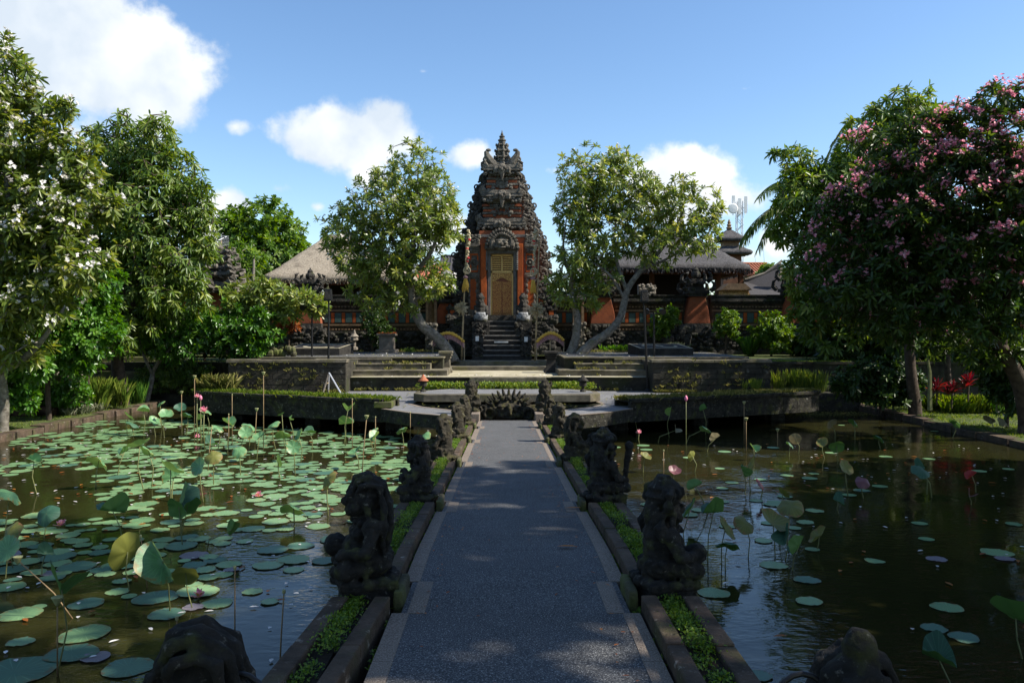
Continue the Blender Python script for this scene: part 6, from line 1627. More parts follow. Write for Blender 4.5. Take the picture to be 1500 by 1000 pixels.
RL = [ # px, py, base row, radius, material, kind, tilt, azimuth, label, bow
 (187, 808, 872, .27, 'leaf_olive', 4, 62, -.9, 'big olive lotus leaf tipped on edge in the sunny pond foreground', 0), (238, 822, 905, .30, 'leaf_up', 4, 66, .5, 'largest upright grey green lotus leaf facing the path foreground', 0), (272, 838, 897, .17, 'leaf_olive', 2, 40, 1.2, 'dark leaf half hidden behind the largest upright lotus leaf', 0),
 (90, 862, 1000, .25, 'leaf_teal', 1, 28, -1.4, 'dark teal cupped lotus leaf on a long stem at lower left', 0), (67, 810, 845, .14, 'leaf_teal', 3, 30, .8, 'small ribbed folded leaf near the left frame edge', 0), (12, 780, 840, .20, 'leaf_olive', 2, 40, .3, 'olive leaf nodding at the far left of the sunny pond', 0), (10, 806, 850, .22, 'leaf_up', 4, 35, 1.8, 'pale leaf cut by the left edge of the pond view', 0),
 (165, 748, 800, .26, 'leaf_teal', 3, 25, .2, 'dark blue green drooping folded leaf in the shade line', .1), (262, 742, 805, .19, 'leaf_teal', 2, 50, 2, 'nodding dark teal leaf above the shade line', 0), (340, 775, 812, .15, 'leaf_teal', 3, 50, 1, 'withering teal leaf hanging from a bent stem near open water', -.35),
 (68, 752, 790, .2, 'leaf_teal', 2, 30, .6, 'teal leaf low over the water left of the shade line', 0), (265, 728, 790, .28, 'leaf_teal', 4, 55, -.6, 'tall pair leaf standing on edge, darker side to the viewer', .1), (275, 740, 795, .2, 'leaf_teal', 2, 40, .9, 'lower leaf of the tall dark pair', -.1), (15, 722, 790, .24, 'leaf_up', 2, 20, .4, 'bright green leaf at the left edge in full sun', 0),
 (145, 674, 720, .25, 'leaf_up', 2, 25, 1.6, 'bright translucent green leaf in the middle of the sunny pond', 0), (250, 688, 770, .24, 'leaf_up', 1, 24, .2, 'bright leaf above the paired stems, left one', 0), (254, 698, 760, .23, 'leaf_up', 4, 42, -.7, 'pale leaf tilting toward the path below its bright neighbour', 0), (292, 683, 740, .20, 'leaf_up', 4, 55, .5, 'pale leaf standing on edge on a bowed yellow stem', .2), (205, 652, 725, .24, 'leaf_up', 1, 20, -.5, 'pale green leaf on the longest straight stem', 0), (217, 658, 720, .18, 'leaf_up', 2, 30, .8, 'smaller leaf just below the longest stemmed leaf', 0),
 (182, 662, 700, .14, 'leaf_teal', 3, 20, 2, 'crumpled small leaf left of the longest stemmed leaf', -.2), (50, 674, 730, .16, 'leaf_up', 3, 30, .3, 'small peaked leaf near the left bank', 0), (407, 675, 705, .16, 'leaf_up', 4, 60, .2, 'round pale leaf standing on edge beside a dry stem', 0), (380, 640, 680, .2, 'leaf_up', 1, 25, .9, 'leaf lifted over the crowded far pads', 0), (430, 655, 700, .18, 'leaf_up', 4, 45, 1.4, 'tilted leaf over the far pads toward the path', 0),
 (545, 630, 665, .18, 'leaf_up', 2, 25, .4, 'leaf nearest the middle statue of the sunny kerb', 0), (550, 640, 672, .20, 'leaf_up', 1, 25, 1.2, 'lower leaf of the pair near the middle statue', 0), (588, 628, 655, .19, 'leaf_up', 2, 25, -.6, 'solitary leaf in front of the dark void under the platform', 0), (617, 622, 650, .13, 'leaf_teal', 1, 20, 0, 'small leaf peeping over the fourth statue', 0), (622, 637, 655, .19, 'leaf_up', 2, 20, .5, 'wavy leaf touching the fourth statue', 0),
 (507, 620, 655, .23, 'leaf_up', 2, 15, .2, 'bright wavy leaf on a stout stem before the dark platform', 0), (510, 599, 660, .22, 'leaf_up', 2, 20, .5, 'highest green leaf before the platform, sunlit half', 0), (453, 633, 660, .18, 'leaf_teal', 3, 20, .5, 'frilly sagging leaf left of the stout stems', 0), (400, 620, 665, .2, 'leaf_up', 2, 20, .3, 'bright leaf among the far crowd below the tripod', 0), (413, 607, 660, .11, 'leaf_teal', 1, 20, .3, 'tiny leaf high on a red brown stem', 0), (424, 613, 655, .12, 'leaf_up', 4, 50, .3, 'small round leaf facing the viewer below the planter', 0),
 (365, 623, 665, .2, 'leaf_up', 2, 25, .9, 'leaf with a dark notch among the far crowd', 0), (335, 620, 660, .22, 'leaf_up', 1, 15, .9, 'flat bright leaf in the thick of the far crowd', 0), (320, 625, 662, .2, 'leaf_up', 2, 15, .1, 'broad leaf left of the thick far crowd', 0), (360, 633, 670, .2, 'leaf_up', 4, 40, .1, 'tilted leaf at the front of the far crowd', 0), (415, 634, 672, .22, 'leaf_up', 2, 25, .7, 'leaf in shade and sun right of the far crowd', 0), (438, 640, 680, .24, 'leaf_up', 4, 45, .9, 'big leaf tipped toward the camera right of the far crowd', 0),
 (188, 610, 640, .22, 'leaf_up', 4, 30, .3, 'first leaf from the mossy bank in the far row', 0), (243, 608, 645, .24, 'leaf_up', 1, 20, .5, 'leaf with a bright rim in the far row near the pink flowers', 0), (210, 602, 640, .2, 'leaf_up', 2, 15, .5, 'highest leaf of the far row near the bank', 0), (195, 620, 640, .23, 'leaf_teal', 2, 15, .5, 'dull leaf low in the far row', 0), (225, 617, 642, .2, 'leaf_up', 1, 30, 1.9, 'leaf overlapping its neighbours in the far row', 0), (264, 598, 640, .2, 'leaf_teal', 1, 20, 2, 'rounded leaf left of the pink flowers', 0), (275, 606, 642, .18, 'leaf_teal', 2, 20, 2, 'lower leaf left of the pink flowers', 0), (302, 600, 645, .22, 'leaf_up', 2, 20, 1, 'leaf right behind the pink flowers', 0), (295, 612, 650, .15, 'leaf_up', 3, 20, 1, 'folded leaf under the pink flowers', 0),
 (235, 590, 632, .17, 'leaf_up', 2, 20, 1, 'small leaf against the dark corner of the sunny pond', 0), (308, 650, 690, .18, 'leaf_teal', 3, 20, 1, 'dark frilly folded leaf below the far crowd', 0), (350, 660, 700, .18, 'leaf_up', 2, 30, 2.2, 'olive shadowed leaf over open brown water', 0), (312, 668, 715, .2, 'leaf_olive', 2, 30, 2.2, 'olive leaf seen from below near midwater', 0), (480, 700, 760, .2, 'leaf_olive', 2, 40, 2.6, 'olive leaf with a turned edge left of the black statue', 0), (430, 742, 775, .24, 'leaf_up', 2, 15, .6, 'domed leaf low on the water left of the black statue', 0), (520, 662, 690, .18, 'leaf_up', 1, 20, .9, 'leaf over the pads behind the black statue', 0),
 # shaded pond
 (1010, 748, 845, .22, 'leaf_teal', 4, 40, .9, 'teal leaf right behind the black crowned guardian', 0), (1045, 750, 850, .2, 'leaf_teal', 2, 20, .9, 'veined teal leaf between the crowned guardian and the olive leaves', 0), (1062, 775, 850, .20, 'leaf_olive', 4, 35, .4, 'round olive leaf low in the group of three', 0), (1092, 766, 835, .18, 'leaf_olive', 2, 25, .9, 'orange edged olive leaf in the group of three', 0), (1132, 765, 835, .25, 'leaf_olive', 1, 25, 1.2, 'largest olive leaf of the group of three', 0), (1066, 795, 850, .18, 'leaf_teal', 2, 10, 1.2, 'flat teal leaf under the olive group', 0),
 (1158, 740, 815, .22, 'leaf_olive', 2, 20, .3, 'dark olive leaf with a pink edged neighbour', 0), (1147, 723, 800, .12, 'leaf_olive', 4, 40, .4, 'small olive leaf above the dark one', 0), (1200, 785, 812, .18, 'leaf_olive', 1, 30, 2, 'narrow olive leaf hovering over the water', 0), (1150, 785, 835, .18, 'leaf_teal', 3, 40, 2, 'dark drooping leaf behind the olive group', 0), (1170, 800, 850, .16, 'leaf_teal', 3, 50, 1, 'dark sagging leaf low behind the olive group', 0),
 (1238, 685, 745, .18, 'leaf_olive', 4, 40, .5, 'yellow green leaf standing alone in midpond', 0), (1264, 705, 740, .15, 'pad_purple', 2, 30, .5, 'dull purple leaf right of the lone yellow green leaf', 0), (1228, 735, 760, .15, 'leaf_teal', 2, 30, 1.5, 'teal leaf touching the water in midpond', 0), (1350, 688, 745, .2, 'leaf_teal', 2, 25, .7, 'teal leaf sagging over a bent stem at the far right', .3), (1347, 683, 740, .15, 'leaf_teal', 3, 35, .7, 'folded top leaf of the far right bent stem', .25),
 (1424, 697, 730, .13, 'leaf_red', 3, 30, 2.3, 'bright red young lotus leaf at the far right', .15), (1420, 727, 745, .16, 'pad_purple', 3, 20, .3, 'purple leaf below the bright red one', .1), (1488, 905, 985, .27, 'leaf_teal', 1, 22, -2.2, 'big pale ribbed leaf cut by the right frame edge', 0), (1375, 965, 1060, .2, 'leaf_teal', 2, 12, .9, 'green leaf behind the bottom right statue', 0),
 (1103, 680, 735, .20, 'leaf_olive', 4, 50, .3, 'two toned leaf before the sky reflection', 0), (1088, 690, 735, .16, 'leaf_teal', 4, 50, 2.6, 'bright green edged leaf before the sky reflection', 0), (1018, 712, 770, .16, 'leaf_teal', 1, 60, .3, 'hollow dark leaf near the third shaded guardian', .2), (988, 690, 735, .14, 'pad_purple', 1, 20, .3, 'purple bowl shaped leaf beside the crowned guardian', 0), (945, 669, 700, .15, 'leaf_olive', 1, 20, .3, 'olive leaf seen edge on beside the ornate guardian', 0),
 (1014, 668, 700, .14, 'leaf_olive', 4, 60, 1, 'rusty leaf standing on edge', .1), (1115, 708, 740, .14, 'pad_purple', 2, 40, 1, 'pink purple leaf beneath the two toned leaf', 0), (932, 594, 650, .16, 'leaf_up', 2, 30, 1.4, 'bright leaf in front of the shaded platform edge', 0), (982, 603, 655, .17, 'leaf_up', 2, 50, 1.4, 'bright green leaf nodding below the shaded planter', 0), (990, 630, 655, .16, 'leaf_dry', 3, 30, 1.4, 'withered cream leaf on a long bent stalk', -.5), (1034, 627, 660, .2, 'leaf_up', 2, 25, .6, 'grey green leaf on a bent stalk below the planter', -.6), (1048, 642, 668, .18, 'leaf_dry', 3, 30, .6, 'pale frayed leaf beside the grey green leaf', -.3), (1030, 600, 650, .18, 'leaf_teal', 2, 25, .6, 'dim teal leaf in the shade of the planter', 0),
 (1104, 657, 680, .16, 'leaf_up', 3, 25, .6, 'small bright leaf in the dark pond', 0), (1165, 643, 672, .17, 'leaf_dry', 4, 60, .6, 'white withered leaf on edge with a teal partner', .1), (1158, 650, 675, .13, 'leaf_teal', 2, 30, .6, 'teal partner of the white withered leaf', 0), (1217, 618, 660, .2, 'leaf_dry', 2, 40, .6, 'pale withered leaf nodding toward the bank', .25), (1252, 618, 650, .2, 'leaf_teal', 2, 40, .6, 'dull green leaf nodding near the shaded bank', 0), (1225, 652, 690, .2, 'leaf_teal', 2, 40, .6, 'teal leaf tilted over the dark water', .1), (1205, 648, 680, .16, 'leaf_olive', 4, 40, .6, 'olive leaf facing away over the dark water', 0), (1288, 640, 662, .2, 'leaf_teal', 2, 20, .6, 'teal leaf near the bank with the red plants', 0),
 (1400, 618, 650, .2, 'leaf_teal', 2, 30, .3, 'dull leaf under the far right bank', 0), (1470, 617, 650, .18, 'leaf_dry', 2, 40, .3, 'pale leaf on a bent stalk at the far right bank', .2), (1450, 612, 650, .2, 'leaf_dry', 2, 30, .3, 'withered leaf drooping at the far right bank', .1)]
for q in RL: raised(*q[:9], q[9])
# seed heads, buds, bare stems
def pod(px, py, pyb, kind, lab, lean=0.0):
    d = CAMZ * FPX / (pyb - HY); c = P(px, py, d); b = Vector((c.x + lean, d, -.1)); r = thing('lotus_seed_head' if kind == 'pod' else 'lotus_bud' if kind == 'bud' else 'dry_stem', lab, {'pod': 'seed head', 'bud': 'lotus bud', 'bare': 'stem'}[kind], (b.x, b.y, 0))
    mb = MB(); w = .012 if d > 14 else .009; mb.tube([b, b.lerp(c, .5) + Vector((lean * .1, 0, 0)), c], [w, w * .9, w * .8], 6); mb.build('stem', M['stem_dry'] if kind != 'bud' else M['stem'], r, smooth=True)
    if kind == 'pod': mb = MB(); mb.lathe([(.012, -.05), (.03, -.02), (.055, .035), (.06, .045), (.045, .05), (.01, .045)], c, 12); mb.build('seed_pod', M['pod'], r, smooth=True)
    elif kind == 'bud': mb = MB(); mb.lathe([(.01, -.02), (.04, .03), (.05, .07), (.035, .12), (.006, .16)], c, 10); mb.build('bud', M['pink'], r, smooth=True)
    else: mb = MB(); mb.lathe([(.018, -.01), (.02, .015), (.012, .03)], c, 8); mb.build('tip', M['pod'], r)
for q in ((537, 611, 700, 'pod', 'dry brown stem with a flat seed head before the platform', -.12), (386, 547, 660, 'pod', 'very tall seed head stem reaching over the sunny planter', 0), (340, 578, 650, 'bare', 'tall bare stem left of the tallest seed head', 0), (310, 627, 690, 'bare', 'leaning bare stem in the thick of the far pads', -.1), (376, 600, 660, 'pod', 'red brown stem with a small seed head in the far crowd', -.06), (335, 607, 660, 'bare', 'thin stem beside the far crowd', 0), (516, 585, 660, 'bare', 'stiff bare stem rising past the platform edge', 0), (550, 611, 662, 'bare', 'thin straight stem beside the seed head stem', 0), (601, 604, 648, 'bare', 'pale straight stem before the dark void', 0),
          (266, 575, 640, 'pod', 'seed head stem nearest the dark corner of the sunny pond', 0), (285, 552, 650, 'pod', 'tallest thin seed head in the dark corner of the sunny pond', 0), (26, 820, 905, 'pod', 'yellow seed head on a slanting stem at lower left', .75), (84, 880, 990, 'pod', 'rusty seed head rising in front of the teal cupped leaf', 0), (259, 906, 945, 'bare', 'cut orange brown stalk behind the bottom left statue', 0), (416, 867, 985, 'bare', 'cut brown stake standing in the blue reflection', -.05), (344, 832, 955, 'bare', 'thin black stem with a wilted tip in the blue reflection', 0), (206, 786, 860, 'bare', 'hooked thin stem left of the largest upright leaf', .1),
          (1005, 587, 665, 'bud', 'pink bud on a tall stem before the shaded planter', 0), (1093, 614, 660, 'pod', 'grey seed head on a thin stem in the shaded pond', 0), (1139, 630, 655, 'pod', 'brown seed head by the shaded planter end', 0), (294, 586, 650, 'bud', 'closed pink bud standing between the two pink flowers', 0), (972, 660, 700, 'bare', 'thin stem near the ornate guardian', 0), (1090, 590, 650, 'pod', 'dim seed head under the shaded planter', 0)):
    pod(*q)
# open flowers
def flower(px, py, pyb, mat, lab, r=.13):
    d = CAMZ * FPX / (pyb - HY); c = P(px, py, d); root = thing('lotus_flower', lab, 'lotus flower', (c.x, c.y, 0))
    if py < pyb - 3: mb = MB(); mb.tube([(c.x + .03, d, -.1), (c.x - .02, d, c.z * .5), c], .015, 6); mb.build('stem', M['stem'], root, smooth=True)
    rng = np.random.default_rng(int(px)); bb, tt, nn, LL = rosette(np.array([c, c, c]), np.array([[0, 0, 1.]] * 3), 8, r, rng, (15, 85), 0, 0); leaf_object('petals', bb, tt, nn, LL, LL * .5, M[mat], root, rng.random(len(bb)), droop=-.15)
    mb = MB(); mb.lathe([(.015, 0), (.04, .05), (.045, .06), (.01, .065)], c, 8); mb.build('flower_heart', M['yellow'], root)
flower(289, 582, 650, 'F_pink', 'deep pink open lotus flower high on its stem in the far corner'); flower(299, 603, 660, 'F_pink', 'pale pink drooping lotus flower below the deep pink one', .16)
flower(289, 641, 645, 'F_pink', 'dull pink lotus flower low on the water below the pink pair', .14); flower(378, 727, 730, 'F_pink', 'pink lotus bloom floating between pads near the black statue', .12); flower(936, 635, 650, 'F_pink', 'crimson pink lotus bloom beside the shaded kerb statues', .12); flower(88, 770, 774, 'F_pink', 'mauve bloom floating near the left edge of the sunny pond', .12); flower(292, 874, 878, 'F_pink', 'lilac petal bloom between pads in the foreground', .11)
# ------------------------------------------------------------------ trees
GZB = LAWN_Z
def Lm(*a): return [(P(x, y, d), r) for x, y, d, r in a]
FR = dict(k=11, L=.34, W=.29, th=(30, 100), bend=.14)
tree('frangipani_tree', 'white flowered frangipani leaning left in front of the pale thatched pavilion', 'tree', P(660, 524, 41),
     [Lm((664, 530, 41, .36), (655, 512, 41, .30), (640, 494, 41, .27), (620, 478, 41, .26), (608, 455, 41, .25), (603, 430, 41, .22), (600, 400, 41, .18), (606, 350, 41, .13), (612, 300, 41, .08), (612, 255, 41, .04)),
      Lm((603, 425, 41, .16), (585, 395, 41.2, .12), (560, 370, 41, .09), (535, 350, 41, .05)), Lm((602, 405, 41, .15), (628, 375, 40.6, .11), (642, 340, 40.5, .07), (648, 300, 40.5, .04)),
      Lm((601, 395, 41, .12), (575, 350, 41, .10), (565, 300, 41.5, .06), (560, 270, 41, .03)), Lm((606, 440, 41, .09), (625, 428, 40.7, .05), (645, 415, 40.5, .03))],
     blobs_px([(605, 252, 41, 52, 50), (628, 300, 41, 46, 60), (562, 305, 41, 62, 52), (600, 340, 40.5, 66, 55), (512, 332, 41, 44, 44), (535, 375, 41, 52, 44), (565, 385, 41, 60, 42), (610, 400, 41.5, 48, 40), (548, 425, 40.5, 42, 34), (652, 320, 41, 28, 46), (640, 420, 40.5, 30, 22), (585, 445, 41, 38, 18)]),
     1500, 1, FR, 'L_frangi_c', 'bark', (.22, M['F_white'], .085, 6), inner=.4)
tree('frangipani_tree', 'broad white flowered frangipani with forked pale trunks in front of the dark pavilion', 'tree', P(842, 518, 41),
     [Lm((834, 522, 41, .26), (842, 500, 41, .22), (846, 470, 41, .19), (840, 440, 41, .18), (838, 415, 41, .16), (846, 370, 41, .12), (858, 320, 41, .08), (870, 270, 41, .04)),
      Lm((850, 520, 40.6, .27), (868, 502, 40.6, .24), (890, 488, 40.6, .21), (908, 466, 40.6, .19), (914, 445, 40.6, .18), (920, 422, 40.6, .16), (940, 395, 40.6, .13), (965, 370, 40.6, .1), (985, 340, 40.6, .06), (1000, 310, 40.6, .03)),
      Lm((918, 425, 40.6, .12), (905, 390, 40.8, .09), (900, 350, 41, .06), (905, 300, 41, .03)), Lm((940, 395, 40.6, .09), (985, 375, 40.4, .06), (1020, 345, 40.4, .03)), Lm((838, 410, 41, .1), (825, 370, 41, .06), (830, 320, 41, .03)),
      Lm((916, 440, 40.6, .09), (895, 405, 40.4, .07), (870, 385, 40.4, .04))],
     blobs_px([(868, 262, 41, 56, 50), (845, 310, 41, 42, 52), (910, 280, 41, 56, 44), (950, 310, 41, 50, 46), (1008, 315, 40.6, 54, 52), (1030, 345, 40.6, 32, 40), (890, 345, 41, 62, 46), (960, 360, 40.6, 50, 34), (836, 385, 41, 34, 46), (880, 400, 41, 40, 28), (822, 425, 41, 26, 26), (860, 435, 41.2, 26, 20), (905, 240, 41, 28, 26)]),
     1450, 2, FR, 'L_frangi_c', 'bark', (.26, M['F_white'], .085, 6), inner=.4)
# left bank
FL = dict(k=12, L=.36, W=.27, th=(25, 100), bend=.16, tw=(.05, .016))
tree('frangipani_tree', 'big frangipani full of white blossom overhanging the sunny lotus pond', 'tree', P(-60, 640, 25.6),
     [Lm((-70, 640, 25.6, .3), (-50, 590, 25.6, .26), (-30, 540, 25.6, .22), (-10, 470, 25.6, .18), (0, 380, 25.4, .13), (10, 280, 25.2, .09), (10, 180, 25.2, .05)),
      Lm((-30, 545, 25.6, .16), (20, 535, 25.2, .12), (60, 500, 24.8, .08), (95, 450, 24.6, .05)), Lm((-10, 470, 25.6, .13), (50, 400, 25.2, .1), (110, 340, 25.2, .06), (150, 290, 25.2, .03)), Lm((-5, 400, 25.4, .1), (-60, 300, 26, .08), (-80, 180, 26, .04)),
      Lm((4, 622, 26, .18), (5, 585, 25.9, .17), (3, 555, 25.7, .14), (8, 520, 25.7, .11), (40, 470, 25.3, .06))],
     blobs_px([(5, 110, 25.2, 46, 56), (66, 152, 25.2, 44, 22), (10, 205, 25.2, 72, 56), (92, 240, 25.2, 56, 46), (130, 292, 25.2, 44, 38), (60, 305, 25.2, 90, 60), (20, 350, 25.2, 100, 80), (105, 390, 24.8, 60, 45), (-70, 230, 26, 90, 150), (-60, 420, 26, 80, 110), (40, 440, 24.8, 70, 55), (15, 500, 24.8, 45, 40)]),
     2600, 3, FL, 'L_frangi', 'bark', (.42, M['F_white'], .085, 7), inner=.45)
GL = dict(k=12, L=.24, W=.42, th=(20, 100), bend=.18, tw=(.03, .01))
tree('leafy_tree', 'dense glossy green tree on two thin stems at the edge of the sunny pond', 'tree', P(72, 616, 29.4),
     [Lm((72, 616, 29.4, .10), (70, 560, 29.4, .09), (76, 500, 29.4, .07), (85, 420, 29.4, .03)), Lm((128, 606, 32, .07), (129, 560, 31.8, .06), (126, 500, 31.2, .05), (110, 440, 30, .02))],
     blobs_px([(95, 430, 29.4, 68, 78), (60, 490, 29, 60, 55), (125, 490, 29.4, 50, 48), (140, 415, 29.8, 34, 45), (70, 380, 29.8, 50, 42), (25, 470, 29, 40, 60), (110, 530, 29.4, 42, 22)]),
     1700, 4, GL, 'L_gloss', 'bark_dark', inner=.45)
MG = dict(k=10, L=.36, W=.26, th=(35, 120), droop=.45, bend=.22, tw=(.05, .015))
tree('mango_tree', 'tall mango tree with drooping leaves on the sunny bank', 'tree', P(178, 572, 35),
     [Lm((178, 572, 35, .3), (172, 530, 35, .26), (176, 480, 35, .22), (190, 400, 35, .16), (200, 310, 35, .1), (200, 220, 35, .05)), Lm((176, 470, 35, .15), (230, 400, 35, .1), (270, 330, 35, .05)), Lm((180, 440, 35, .13), (150, 370, 35, .09), (140, 290, 35, .04))],
     blobs_px([(200, 215, 35, 62, 55), (160, 250, 35, 50, 60), (240, 260, 35, 52, 60), (205, 310, 35, 90, 70), (275, 305, 35, 42, 52), (150, 350, 35.4, 70, 80), (250, 370, 35, 66, 60), (292, 335, 35, 28, 50), (200, 420, 35, 76, 60), (260, 430, 35, 55, 45), (165, 480, 34, 60, 40)]),
     2300, 5, MG, 'L_mango', 'bark_dark', inner=.45)
tree('leafy_tree', 'rounded green tree far behind the side gate', 'tree', P(385, 470, 62), [Lm((385, 470, 62, .4), (385, 400, 62, .3), (388, 330, 62, .1))],
     blobs_px([(385, 325, 62, 46, 32), (355, 350, 62, 40, 40), (415, 350, 62, 40, 38), (385, 375, 61, 62, 36), (340, 335, 61, 26, 28), (430, 385, 62, 30, 28)]), 1300, 6, dict(k=10, L=.42, W=.42, th=(30, 100), bend=.15), 'L_bright', 'bark_dark', inner=.5)
tree('frangipani_tree', 'bright green frangipani behind the carved side gate', 'tree', P(368, 470, 50), [Lm((368, 470, 50, .2), (370, 420, 50, .14), (372, 380, 50, .06))],
     blobs_px([(358, 385, 51, 30, 30), (340, 415, 51, 26, 30), (350, 440, 51, 30, 22)]), 330, 7, dict(k=11, L=.42, W=.26, th=(25, 95), bend=.15), 'L_bright', 'bark', inner=.45)
tree('small_frangipani', 'low frangipani with dark leaves and bare grey branches beside the pond corner', 'tree', P(212, 585, 36.6),
     [Lm((214, 590, 36.6, .14), (222, 558, 36.6, .12), (226, 540, 36.6, .10), (245, 515, 36.6, .07), (270, 490, 36.6, .04)), Lm((224, 550, 36.6, .08), (210, 520, 36.4, .06), (195, 490, 36.4, .03)), Lm((180, 572, 35, .12), (172, 535, 35, .1), (178, 505, 35.4, .08), (200, 470, 36, .04))],
     blobs_px([(245, 472, 36.6, 62, 28), (285, 465, 36.6, 38, 24), (200, 485, 36.4, 40, 30), (255, 505, 36.6, 48, 26), (300, 485, 36.6, 26, 22)]), 520, 8, dict(k=10, L=.33, W=.30, th=(30, 95), bend=.15), 'L_gloss', 'bark', (.03, M['F_pink'], .10, 6), inner=.4)
tree('small_frangipani', 'sunlit young frangipani with pale branches above the terrace wall', 'tree', P(388, 522, 37.5),
     [Lm((387, 524, 37.5, .07), (386, 495, 37.5, .06), (390, 470, 37.5, .05), (400, 450, 37.5, .04), (425, 435, 37.5, .025)), Lm((388, 480, 37.5, .045), (408, 462, 37.3, .035), (440, 452, 37.3, .02)), Lm((390, 470, 37.5, .04), (372, 448, 37.5, .03), (355, 430, 37.5, .02))],
     blobs_px([(400, 432, 37.5, 46, 22), (442, 442, 37.3, 34, 20), (365, 430, 37.5, 36, 24), (420, 458, 37.3, 28, 14), (465, 450, 37.3, 16, 16), (345, 455, 37.5, 24, 24)]), 330, 9, dict(k=11, L=.36, W=.27, th=(25, 95), bend=.12), 'L_frangi_c', 'bark', inner=.4)
def shrub(label, px, py, d, blobs, n, seed, leaf, mat, name='shrub', bark='bark_dark', flowers=None):
    b = G(px, py, d)
    top = min(q[1] for q in blobs)
    return tree(name, label, 'shrub', b, [Lm((px, py, d, .06), (px + 1, (py + top) / 2, d, .045), (px, top, d, .015)), Lm((px, py - 2, d, .04), (px + 8, (py + top) / 2, d, .02)), Lm((px, py - 2, d, .04), (px - 8, (py + top) / 2 + 3, d, .02))], blobs_px(blobs), n, seed, leaf, mat, bark, flowers, inner=.3, twskip=2)
BR = dict(k=10, L=.20, W=.42, th=(20, 95), bend=.15, tw=(.02, .008))
shrub('bushy bright green shrub at the corner of the terrace wall', 355, 522, 37, [(350, 490, 37, 40, 32), (385, 485, 37, 34, 36), (335, 470, 37, 26, 30), (370, 510, 36.8, 34, 14)], 620, 20, dict(k=10, L=.26, W=.36, th=(20, 95), bend=.16), 'L_gloss')
shrub('small round lit shrub under the carved crown of the dark pavilion wall', 975, 508, 44.6, [(976, 468, 44.6, 20, 18), (968, 482, 44.6, 18, 16), (985, 455, 44.6, 10, 10)], 260, 21, BR, 'L_bright')
shrub('narrow bright green shrub on a bare stem right of the black plinth', 1063, 508, 43.5, [(1066, 470, 43.5, 18, 20), (1058, 478, 43.5, 14, 16), (1074, 485, 43.5, 10, 12)], 240, 22, BR, 'L_bright')
shrub('largest rounded bright green shrub by the dark temple wall', 1130, 512, 43, [(1130, 475, 43, 26, 22), (1146, 490, 43, 20, 20), (1118, 492, 43, 20, 18), (1140, 508, 42.5, 20, 10)], 420, 23, BR, 'L_bright')
shrub('dark leafy bush climbing the temple wall below the pale pavilion', 545, 512, 45, [(548, 470, 45, 22, 28), (560, 490, 45, 20, 22)], 240, 24, BR, 'L_dark')
shrub('dark bush against the wall beside the side gate', 300, 520, 40, [(300, 490, 40, 40, 30), (270, 500, 40, 36, 28), (330, 505, 40, 30, 20)], 420, 25, BR, 'L_dark')
shrub('rust red leaved shrub in the shade below the pale pavilion', 423, 500, 44, [(422, 474, 44, 16, 10), (412, 480, 44, 10, 9)], 90, 26, dict(k=9, L=.3, W=.24, th=(20, 90), bend=.2), 'L_rust')
shrub('shaggy dark weeping shrub at the sunny pond corner', 250, 590, 37.9, [(250, 545, 37.8, 46, 30), (285, 555, 37.6, 34, 30), (225, 560, 37.8, 30, 26)], 520, 27, dict(k=12, L=.22, W=.2, th=(30, 120), droop=.5, bend=.25), 'L_mango')
shrub('low broad leaved bush behind the logs', 108, 608, 31, [(105, 575, 31, 34, 24), (80, 590, 31, 26, 16)], 260, 28, dict(k=9, L=.2, W=.5, th=(20, 95), bend=.15), 'L_gloss')
# backdrop trees beyond the walls
def bg(label, lst, n, seed, mat='L_dark', L=.5, trunk=None, d=None):
    x, y, dd = lst[0][0], lst[0][1], lst[0][2]
    return tree('tree', label, 'tree', P(x, 505, dd), [Lm((x, 505, dd, .3), (x + 4, (505 + y) / 2, dd, .22), (x, y, dd, .08))], blobs_px(lst), n, seed, dict(k=10, L=L, W=.4, th=(30, 110), droop=.2, bend=.18), mat, 'bark_dark', group='trees standing behind the gardens', inner=.35, twskip=3)
bg('dark tree filling the gap behind the mango tree and glossy tree', [(130, 430, 40, 90, 70), (60, 490, 40, 80, 50), (210, 480, 41, 70, 50), (20, 400, 40, 70, 80), (100, 540, 39, 60, 30)], 1100, 50)
bg('dark tree at the far left edge behind the white frangipani', [(-60, 420, 30, 120, 130), (-140, 250, 32, 120, 160), (-30, 540, 30, 60, 50)], 900, 51)
bg('low dark tree behind the carved side gate', [(265, 440, 56, 60, 40), (230, 400, 56, 50, 50), (300, 470, 52, 30, 20)], 500, 52)
bg('low green tree under the eave of the pale pavilion', [(360, 455, 60, 40, 22), (400, 435, 60, 30, 20)], 260, 53, 'L_bright', .4)
bg('small yellow green tree beside the orange tiled roof', [(1128, 396, 66, 16, 12), (1118, 402, 66, 12, 8)], 120, 54, 'L_bright', .35)
bg('small tree crown behind the leaning frangipani near the grey roof', [(655, 415, 47.6, 18, 14), (670, 425, 47.6, 12, 12)], 130, 55, 'L_frangi_c', .3)
